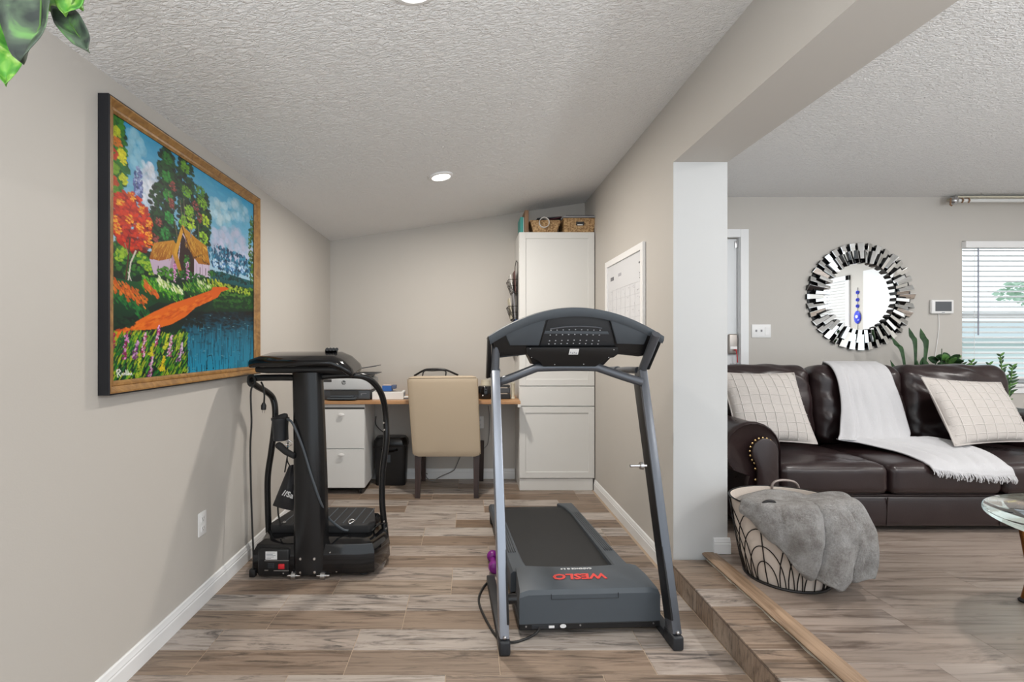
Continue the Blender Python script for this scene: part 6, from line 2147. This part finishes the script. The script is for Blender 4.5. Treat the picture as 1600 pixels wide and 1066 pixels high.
ring_pieces(36, 0.292, 0.405, 0.026, 0.030, -0.012, -0.052, 'inner_block', 0.10, 0.5, 2)
bm = B(); lathe(bm, [(0.0001, -0.001), (0.452, -0.001), (0.452, -0.006), (0.0001, -0.006)], MC, 72, axis='Y')
finish(bm, 'backing', M_GLOSS, mr, False)
bm = B(); lathe(bm, [(0.0001, -0.0162), (0.318, -0.0162), (0.322, -0.014), (0.322, -0.006)], MC, 96, axis='Y')
finish(bm, 'mirror_glass', M_MIRROR, mr, 20)

# ---------------------------------------------------------------- things on the living-room wall
sp = P(1189, 517.5, YLIV)
sw_ = thing('light_switch', 'white triple light switch plate on the living room wall left of the round mirror', 'light switch', (sp.x, YLIV, sp.z))
bm = B(); box(bm, (sp.x - 0.084, YLIV - 0.007, sp.z - 0.058), (sp.x + 0.084, YLIV, sp.z + 0.058), 0.004)
finish(bm, 'cover_plate', M_WHITE, sw_, 30)
for dx in (-0.046, 0.0):
    bm = B(); box(bm, (sp.x + dx - 0.005, YLIV - 0.017, sp.z - 0.006), (sp.x + dx + 0.005, YLIV - 0.006, sp.z + 0.012), 0.002)
    finish(bm, 'toggle', M_GREYC, sw_, False)
bm = B(); box(bm, (sp.x + 0.030, YLIV - 0.0095, sp.z - 0.033), (sp.x + 0.062, YLIV - 0.006, sp.z + 0.033), 0.002)
finish(bm, 'rocker', M_WHITE, sw_, False)
tp = P(1468.5, 480, YLIV)
te = thing('wall_thermostat', 'white thermostat with grey screen on the wall between mirror and window', 'thermostat', (tp.x, YLIV, tp.z))
bm = B(); box(bm, (tp.x - 0.096, YLIV - 0.030, tp.z - 0.060), (tp.x + 0.098, YLIV, tp.z + 0.062), 0.010, 3)
bd = finish(bm, 'housing', M_WHITE, te, 40)
bm = B(); box(bm, (tp.x - 0.068, YLIV - 0.0315, tp.z - 0.038), (tp.x + 0.074, YLIV - 0.029, tp.z + 0.046), 0.001)
finish(bm, 'screen', M_SCREEN, bd, False)
bm = B(); box(bm, (tp.x - 0.012, YLIV - 0.0312, tp.z - 0.052), (tp.x + 0.014, YLIV - 0.0295, tp.z - 0.046))
finish(bm, 'maker_mark', M_PRINTG, bd, False)
bm = B(); tube(bm, smooth_path([(tp.x - 0.02, YLIV - 0.008, tp.z - 0.058), P(1467, 510, YLIV - 0.006), P(1465, 530, YLIV - 0.006), P(1462, 550, YLIV - 0.006), P(1459.5, 575, YLIV - 0.006), P(1458, 640, YLIV - 0.006)], 4), 0.0028, 6)
finish(bm, 'wire', M_WHITE, te)

# ---------------------------------------------------------------- curtain rail under the ceiling
rp = P(1500, 315.5, YLIV - 0.10)
cr = thing('curtain_rail', 'white curtain rail with a bracket end above the window', 'curtain rail', (4.6, YLIV - 0.1, rp.z))
yr = YLIV - 0.10
zr = P(0, 313.5, yr).z
xs_ = P(1493, 0, yr).x
bm = B(); cyl(bm, (xs_, yr, zr), (6.1, yr, zr), 0.016, n=16)
finish(bm, 'rod', M_CABINET, cr)
bm = B(); box(bm, (xs_ + 0.02, yr - 0.004, zr + 0.026), (6.1, YLIV - 0.001, zr + 0.040), 0.002)
finish(bm, 'mounting_track', M_CREAM, cr, False)
bm = B(); ball(bm, (xs_ - 0.012, yr, zr), 0.034, 2, scale=(0.9, 1, 1)); 
for k_ in range(6):
    a = 2 * PI * k_ / 6
    ball(bm, (xs_ - 0.012, yr + 0.026 * math.cos(a), zr + 0.026 * math.sin(a)), 0.015, 1)
finish(bm, 'finial', M_STEEL, cr)
for x in (xs_ + 0.045, xs_ + 0.10, 5.6):
    bm = B()
    tube(bm, [(x, YLIV - 0.002, zr + 0.035), (x, yr + 0.02, zr + 0.022), (x, yr - 0.014, zr + 0.016), (x, yr - 0.022, zr - 0.004), (x, yr - 0.010, zr - 0.022)], 0.006, 6)
    finish(bm, 'bracket', M_BOARD, cr)
bm = B(); tube(bm, [(xs_ - 0.04, yr, zr + 0.02), (xs_ - 0.045, yr, zr - 0.035), (xs_ - 0.03, yr, zr - 0.045)], 0.006, 6)
finish(bm, 'end_hook', M_BOARD, cr)

# ---------------------------------------------------------------- window blind
bl_ = thing('window_blind', 'white horizontal slat blind lowered over the living room window', 'window blind', (5.0, YLIV, WZ0))
bx0_, bx1_ = WX0 - 0.005, WX1 + 0.005
zh = P(0, 378, YLIV).z
bm = B(); box(bm, (bx0_, YLIV - 0.040, zh - 0.058), (bx1_, YLIV + 0.02, zh), 0.004)
finish(bm, 'valance', M_WHITE, bl_, False)
zs = zh - 0.075
nsl = int((zs - (WZ0 + 0.03)) / 0.0448)
b_ = B()
rows = []
for i in range(5):
    t_ = i / 4 - 0.5
    rows.append([(bx0_ + 0.008, t_ * 0.046, 0.003 * (1 - (2 * t_) ** 2)), (bx1_ - 0.008, t_ * 0.046, 0.003 * (1 - (2 * t_) ** 2))])
vv = loft(b_, rows)
rows2 = [[(p[0], p[1], p[2] - 0.0025) for p in r] for r in rows]
loft(b_, rows2)
moved(b_, Matrix.Rotation(R(22), 4, 'X'))
o = finish(b_, 'slat', M_SLAT, bl_, True)
o.location = (0, YLIV + 0.012, zs)
for k_ in range(1, nsl):
    o2 = bpy.data.objects.new('slat', o.data); COL.objects.link(o2); attach(o2, bl_)
    o2.location = (0, YLIV + 0.012, zs - k_ * 0.0448)
bm = B(); box(bm, (bx0_ + 0.006, YLIV - 0.012, zs - nsl * 0.0448 - 0.006), (bx1_ - 0.006, YLIV + 0.034, zs - nsl * 0.0448 + 0.012), 0.004)
finish(bm, 'bottom_rail', M_WHITE, bl_, False)
wx = P(1524, 0, YLIV).x
bm = B(); cyl(bm, (wx, YLIV - 0.025, zh - 0.05), (wx, YLIV - 0.025, P(0, 524, YLIV).z), 0.005, n=8)
finish(bm, 'tilt_wand', mat('grey_wand', (0.30, 0.31, 0.38), 0.4), bl_)
for x in (bx0_ + 0.10, (bx0_ + bx1_) / 2, bx1_ - 0.10):
    bm = B(); cyl(bm, (x, YLIV - 0.012, zh - 0.05), (x, YLIV - 0.012, zs - nsl * 0.0448), 0.0015, n=6)
    finish(bm, 'ladder_cord', M_WHITE, bl_)

# ---------------------------------------------------------------- evil-eye charm seen in the mirror
em = thing('hanging_charm', 'blue glass eye charm on a string of beads, seen reflected in the round mirror', 'wall charm', (XFAR, 0.66, 1.7))
bm = B(); lathe(bm, [(0.0001, -0.012), (0.055, -0.010), (0.07, 0.0), (0.055, 0.010), (0.0001, 0.012)], (XFAR - 0.014, 0.66, 1.72), 20, axis='X', sy=1.5)
e1 = finish(bm, 'glass_eye', M_COBALT, em)
bm = B(); lathe(bm, [(0.0001, -0.027), (0.026, -0.026), (0.026, -0.02)], (XFAR, 0.66, 1.73), 16, axis='X')
finish(bm, 'pupil', M_PRINTW, e1)
bm = B(); cyl(bm, (XFAR - 0.008, 0.66, 1.45), (XFAR - 0.008, 0.66, 2.20), 0.003, n=6)
finish(bm, 'string', M_CORD, em)
for z in (1.90, 2.0, 2.12):
    bm = B(); lathe(bm, [(0.016, -0.008), (0.028, -0.008), (0.028, 0.008), (0.016, 0.008), (0.016, -0.008)], (XFAR - 0.010, 0.66, z), 16, axis='X')
    finish(bm, 'bead', M_COBALT, em)

# ---------------------------------------------------------------- plants behind the sofa
def pot(root, c, r_, h, m_):
    b_ = B(); lathe(b_, [(0.0001, 0), (r_ * 0.72, 0), (r_ * 0.95, h * 0.93), (r_, h * 0.93), (r_, h), (r_ * 0.9, h), (r_ * 0.88, h * 0.92), (0.0001, h * 0.92)], c, 28)
    o_ = finish(b_, 'pot', m_, root)
    b_ = B(); lathe(b_, [(0.0001, 0), (r_ * 0.87, 0), (r_ * 0.87, 0.006), (0.0001, 0.006)], Vector(c) + Vector((0, 0, h * 0.92)), 20)
    finish(b_, 'soil', M_SOIL, o_)
def blade(b_, pts_, w_, fold=0.25, side=Vector((1, 0, 0)), peak=None):
    """long leaf along a path; widths by position"""
    pth = smooth_path(pts_, 5)
    n_ = len(pth)
    rows_ = []
    for i, p in enumerate(pth):
        t_ = i / (n_ - 1)
        ww = w_ * (math.sin(PI * min(1, 0.12 + 0.88 * t_ ** 0.8)) ** 0.7) if t_ < 0.999 else 0.0008
        if peak:                                            # slim foot, widest near the pointed tip
            ww = w_ * (0.22 + 0.78 * (t_ / peak) ** 3) if t_ < peak else w_ * math.cos(PI / 2 * min(0.995, (t_ - peak) / (1 - peak))) ** 0.9
        rows_.append([p - side * ww / 2, p + Vector((0, fold * ww, 0)), p + side * ww / 2])
    loft(b_, rows_)
def leaf_part(root, pts_, w_, m_, name='leaf', fold=0.25, side=Vector((1, 0, 0)), peak=None):
    b_ = B(); blade(b_, pts_, w_, fold, side, peak)
    o_ = finish(b_, name, m_, root, 70)
    md_ = o_.modifiers.new('thickness', 'SOLIDIFY'); md_.thickness = 0.002
    return o_
PYs = 4.10
sn = P(1425, 0, PYs).x
snake = thing('snake_plant', 'snake plant with upright dark pointed leaves rising behind the sofa below the mirror', 'plant', (sn, PYs, ZL))
pot(snake, (sn, PYs, ZL + 0.001), 0.16, 0.32, M_POTW)
base = Vector((sn, PYs, ZL + 0.29))
for (x1, y1, x2, y2, w_) in ((1393, 526, 1410, 552, 0.050), (1420, 512, 1430, 540, 0.052), (1438, 513, 1447, 543, 0.060), (1391, 563, 1405, 590, 0.04), (1442, 558, 1446, 580, 0.085), (1433, 563, 1436, 585, 0.03), (1462, 566, 1458, 585, 0.03)):
    tip, mid = P(x1, y1, PYs - 0.05), P(x2, y2, PYs - 0.04)
    leaf_part(snake, [base + Vector(((mid.x - sn) * 0.3, 0, 0)), base.lerp(mid, 0.55) + Vector((0, -0.01, 0)), mid, mid.lerp(tip, 0.55), tip], w_, M_LEAF, peak=0.62)
su = P(1487, 0, PYs).x
suc = thing('leafy_plant', 'bushy round-leaved green plant behind the sofa left of the window', 'plant', (su, PYs + 0.02, ZL))
pot(suc, (su, PYs + 0.02, ZL + 0.001), 0.09, 0.75, M_POT)
rr = random.Random(21)
for k_ in range(26):
    a = rr.uniform(0, 2 * PI); rad_ = rr.uniform(0.02, 0.085)
    c = Vector((su + rad_ * 1.15 * math.cos(a), PYs + 0.02 + rad_ * math.sin(a), ZL + 0.955 + rr.uniform(-0.05, 0.09) - rad_ * 0.4))
    d = Vector((math.cos(a), math.sin(a) * 0.7 - 0.2, rr.uniform(0.1, 0.9))).normalized()
    leaf_part(suc, [c - d * 0.03, c, c + d * 0.03, c + d * 0.055 + Vector((0, 0, -0.008))], 0.055, M_LEAF if k_ % 3 else M_LEAF_L, side=d.cross(Vector((0.2, 1, 0.1))).normalized())
for k_ in range(7):
    a = 2 * PI * k_ / 7
    bm = B(); tube(bm, [(su, PYs + 0.02, ZL + 0.70), (su + 0.04 * math.cos(a), PYs + 0.02 + 0.04 * math.sin(a), ZL + 0.97)], 0.004, 6)
    finish(bm, 'stem', M_STEM, suc)
bm = B(); tube(bm, [P(1471, 583, PYs), P(1471.5, 545, PYs)], 0.003, 6)
finish(bm, 'bud_spike', M_LEAF, suc)
def zz(label, px0, stems, Y, group='feathery plants at the window'):
    x0 = px0
    r_ = thing('zz_plant', label, 'plant', (x0, Y, ZL), group=group)
    pot(r_, (x0, Y, ZL + 0.001), 0.09, 0.42, M_POTW)
    b0 = Vector((x0, Y, ZL + 0.39))
    for sx, sy in stems:
        tip = P(sx, sy, Y)
        st_ = smooth_path([b0, b0.lerp(tip, 0.5) + Vector(((tip.x - x0) * -0.12, -0.01, 0.02)), tip], 10)
        bm_ = B(); tube(bm_, st_, 0.0045, 6)
        finish(bm_, 'stem', M_STEM, r_)
        n_ = len(st_)
        for i in range(n_ - 10, n_):
            p = st_[i]
            ax_ = (st_[i] - st_[i - 1]).normalized()
            for s in (-1, 1):
                d = (ax_ * 0.55 + Vector((s * 0.8, -0.15, 0.10 * s))).normalized()
                ln = 0.062 * (1 - 0.35 * (i - n_ + 10) / 10) * rr.uniform(0.8, 1.2)
                d = (d + Vector((rr.uniform(-.2, .2), rr.uniform(-.3, .3), rr.uniform(-.25, .25)))).normalized()
                leaf_part(r_, [p, p + d * ln * 0.5, p + d * ln], 0.019, M_LEAF if (i + s) % 3 else M_LEAF_L, side=d.cross(Vector((0, 1, 0))).normalized())
zz('short feathery green plant at the left corner of the window behind the sofa', 4.195, ((1497, 560), (1518, 566), (1508, 572)), 4.10)
zz('tall feathery green plant in front of the window behind the sofa pillow', 4.41, ((1563, 556), (1582, 573), (1545, 570), (1572, 590)), 4.08)
dr = P(1400, 0, 4.2)

# ---------------------------------------------------------------- trailing pothos near the camera, upper left
PYp = 0.90
po = thing('hanging_pothos', 'variegated pothos leaves hanging into the upper left corner', 'plant', (-0.86, PYp, 2.05))
pc_ = Vector((-0.88, PYp + 0.02, 2.06))
bm = B(); lathe(bm, [(0.0001, 0), (0.075, 0), (0.105, 0.10), (0.112, 0.10), (0.112, 0.12), (0.10, 0.12), (0.098, 0.105), (0.0001, 0.105)], pc_, 28)
finish(bm, 'pot', M_POTW, po)
for k_ in range(3):
    a = 2 * PI * k_ / 3 + 0.4
    bm = B(); tube(bm, [pc_ + Vector((0.108 * math.cos(a), 0.108 * math.sin(a), 0.11)), Vector((pc_.x, pc_.y, CZ(pc_.x) - 0.004))], 0.002, 5)
    finish(bm, 'hanging_cord', M_CORDG, po)
def heart(root, base_, tip_, w_, m_, nrm, curl=0.02, edge=None):
    base_, tip_ = Vector(base_), Vector(tip_)
    ax_ = tip_ - base_
    L_ = ax_.length; ax_.normalize()
    nrm = Vector(nrm); nrm = (nrm - ax_ * nrm.dot(ax_)).normalized()
    sd = ax_.cross(nrm).normalized()
    b_ = B()
    rows_ = []
    n_ = 18
    for i in range(n_ + 1):
        t_ = i / n_
        ww = w_ * 0.5 * (1.9 * (t_ + 0.03) ** 0.42 * (1 - t_) ** 0.72) if t_ < 1 else 0.0004
        r_ = []
        for j in range(9):
            u = j / 4 - 1
            back_ = -0.10 * L_ * abs(u) ** 1.2 * (1 - t_) ** 3
            p = base_ + ax_ * (L_ * t_ + back_) + sd * ww * u + nrm * (ww * 0.28 * abs(u) - curl * math.sin(PI * t_) * (1 - abs(u)) + 0.004 * math.sin(t_ * 11 + u * 3))
            r_.append(p)
        rows_.append(r_)
    loft(b_, rows_)
    o_ = finish(b_, 'leaf', m_, root, 80)
    md_ = o_.modifiers.new('thickness', 'SOLIDIFY'); md_.thickness = 0.0012
    bm_ = B(); tube(bm_, [base_ + ax_ * 0.003 - nrm * 0.0, base_ + ax_ * L_ * 0.5 - nrm * (curl + 0.0004), base_ + ax_ * L_ * 0.94 - nrm * 0.003], [0.0016, 0.0012, 0.0006], 5)
    finish(bm_, 'midrib', M_STEM, o_)
    bm_ = B(); tube(bm_, smooth_path([base_ + ax_ * 0.004, base_ - ax_ * 0.03 + Vector((0, 0.01, 0.02)), (base_ + pc_ + Vector((0, 0, 0.1))) / 2 + Vector((0.01, -0.11, 0.03)), pc_ + Vector((0.02, -0.06, 0.112))], 4), 0.0022, 6)
    finish(bm_, 'vine', M_STEM, o_)
heart(po, P(14, -8, PYp), P(9, 134, PYp - 0.03), 0.070, M_POTHOS, (0.55, -1, 0.15), 0.012)
heart(po, P(66, -38, PYp - 0.02), P(34, 99, PYp - 0.06), 0.110, M_POTHOS_D, (-0.1, -1, -0.45), 0.014)
heart(po, P(96, 16, PYp), P(139, 81, PYp - 0.02), 0.048, M_POTHOS_D, (0.35, -1, 0.0), 0.010)
heart(po, P(118, -32, PYp - 0.01), P(101, 23, PYp - 0.03), 0.055, M_POTHOS, (0.3, -1, 0.2), 0.010)
heart(po, P(82, -30, PYp + 0.02), P(84, 20, PYp), 0.07, M_POTHOS, (0.1, -1, 0.3), 0.010)
heart(po, P(125, -40, PYp + 0.02), P(126, 14, PYp), 0.04, M_POTHOS, (-0.3, -1, 0.3), 0.008)

# ---------------------------------------------------------------- what lies outside the window
bm = B(); box(bm, (-4, YLIV + 0.4, -0.35), (30, 40, -0.3))
lawn = finish(bm, 'lawn', noisy(mat('lawn_green', (0.46, 0.55, 0.47), 0.95), 20, 0.5, 0.02), None, False)
lawn['kind'] = 'structure'
hs = thing('neighbour_house', 'pale grey house seen through the slats of the window blind', 'house', (16, 17, -0.3))
bm = B(); box(bm, (10, 15, -0.3), (24, 20, 1.35))
finish(bm, 'wall', mat('pale_siding', (0.74, 0.80, 0.82), 0.8), hs, False)
bm = B(); prism(bm, [(9.5, 14.5, 1.35), (24.5, 14.5, 1.35), (24.5, 17.5, 2.0), (9.5, 17.5, 2.0)], (0, 0, 0.1))
finish(bm, 'roof', mat('grey_shingles', (0.46, 0.52, 0.53), 0.9), hs, False)
for x in (13.5, 17.0, 20.5):
    bm = B(); box(bm, (x, 14.96, 0.4), (x + 1.4, 15.02, 1.1), 0.01)
    finish(bm, 'window', M_SCREEN, hs, False)
tr_o = thing('garden_tree', 'green tree crown seen through the window blind at the right edge', 'tree', (12.0, 10.6, -0.3))
bm = B(); tube(bm, [(12.1, 10.6, -0.3), (12.15, 10.6, 1.2), (12.1, 10.6, 2.2)], [0.16, 0.12, 0.08], 10)
finish(bm, 'trunk', M_BOARD, tr_o)
bm = B()
rr = random.Random(4)
for k_ in range(260):
    d = Vector((rr.gauss(0, 1), rr.gauss(0, 1), rr.gauss(0, 1))).normalized() * rr.uniform(0.4, 1.0)
    c = Vector((12.15 + d.x * 0.65, 10.6 + d.y * 0.6, 2.38 + d.z * 0.30))
    n_ = Vector((rr.gauss(0, 1), rr.gauss(0, 1), rr.gauss(0, 1))).normalized()
    a_, b2 = frame_at(n_)
    s = rr.uniform(0.05, 0.10)
    bm.faces.new([bm.verts.new(c + a_ * s), bm.verts.new(c + b2 * s * 0.6), bm.verts.new(c - a_ * s), bm.verts.new(c - b2 * s * 0.6)])
crown = finish(bm, 'crown', mat('sunlit_foliage', (0.46, 0.60, 0.48), 0.9), tr_o, False)
crown['kind'] = 'stuff'
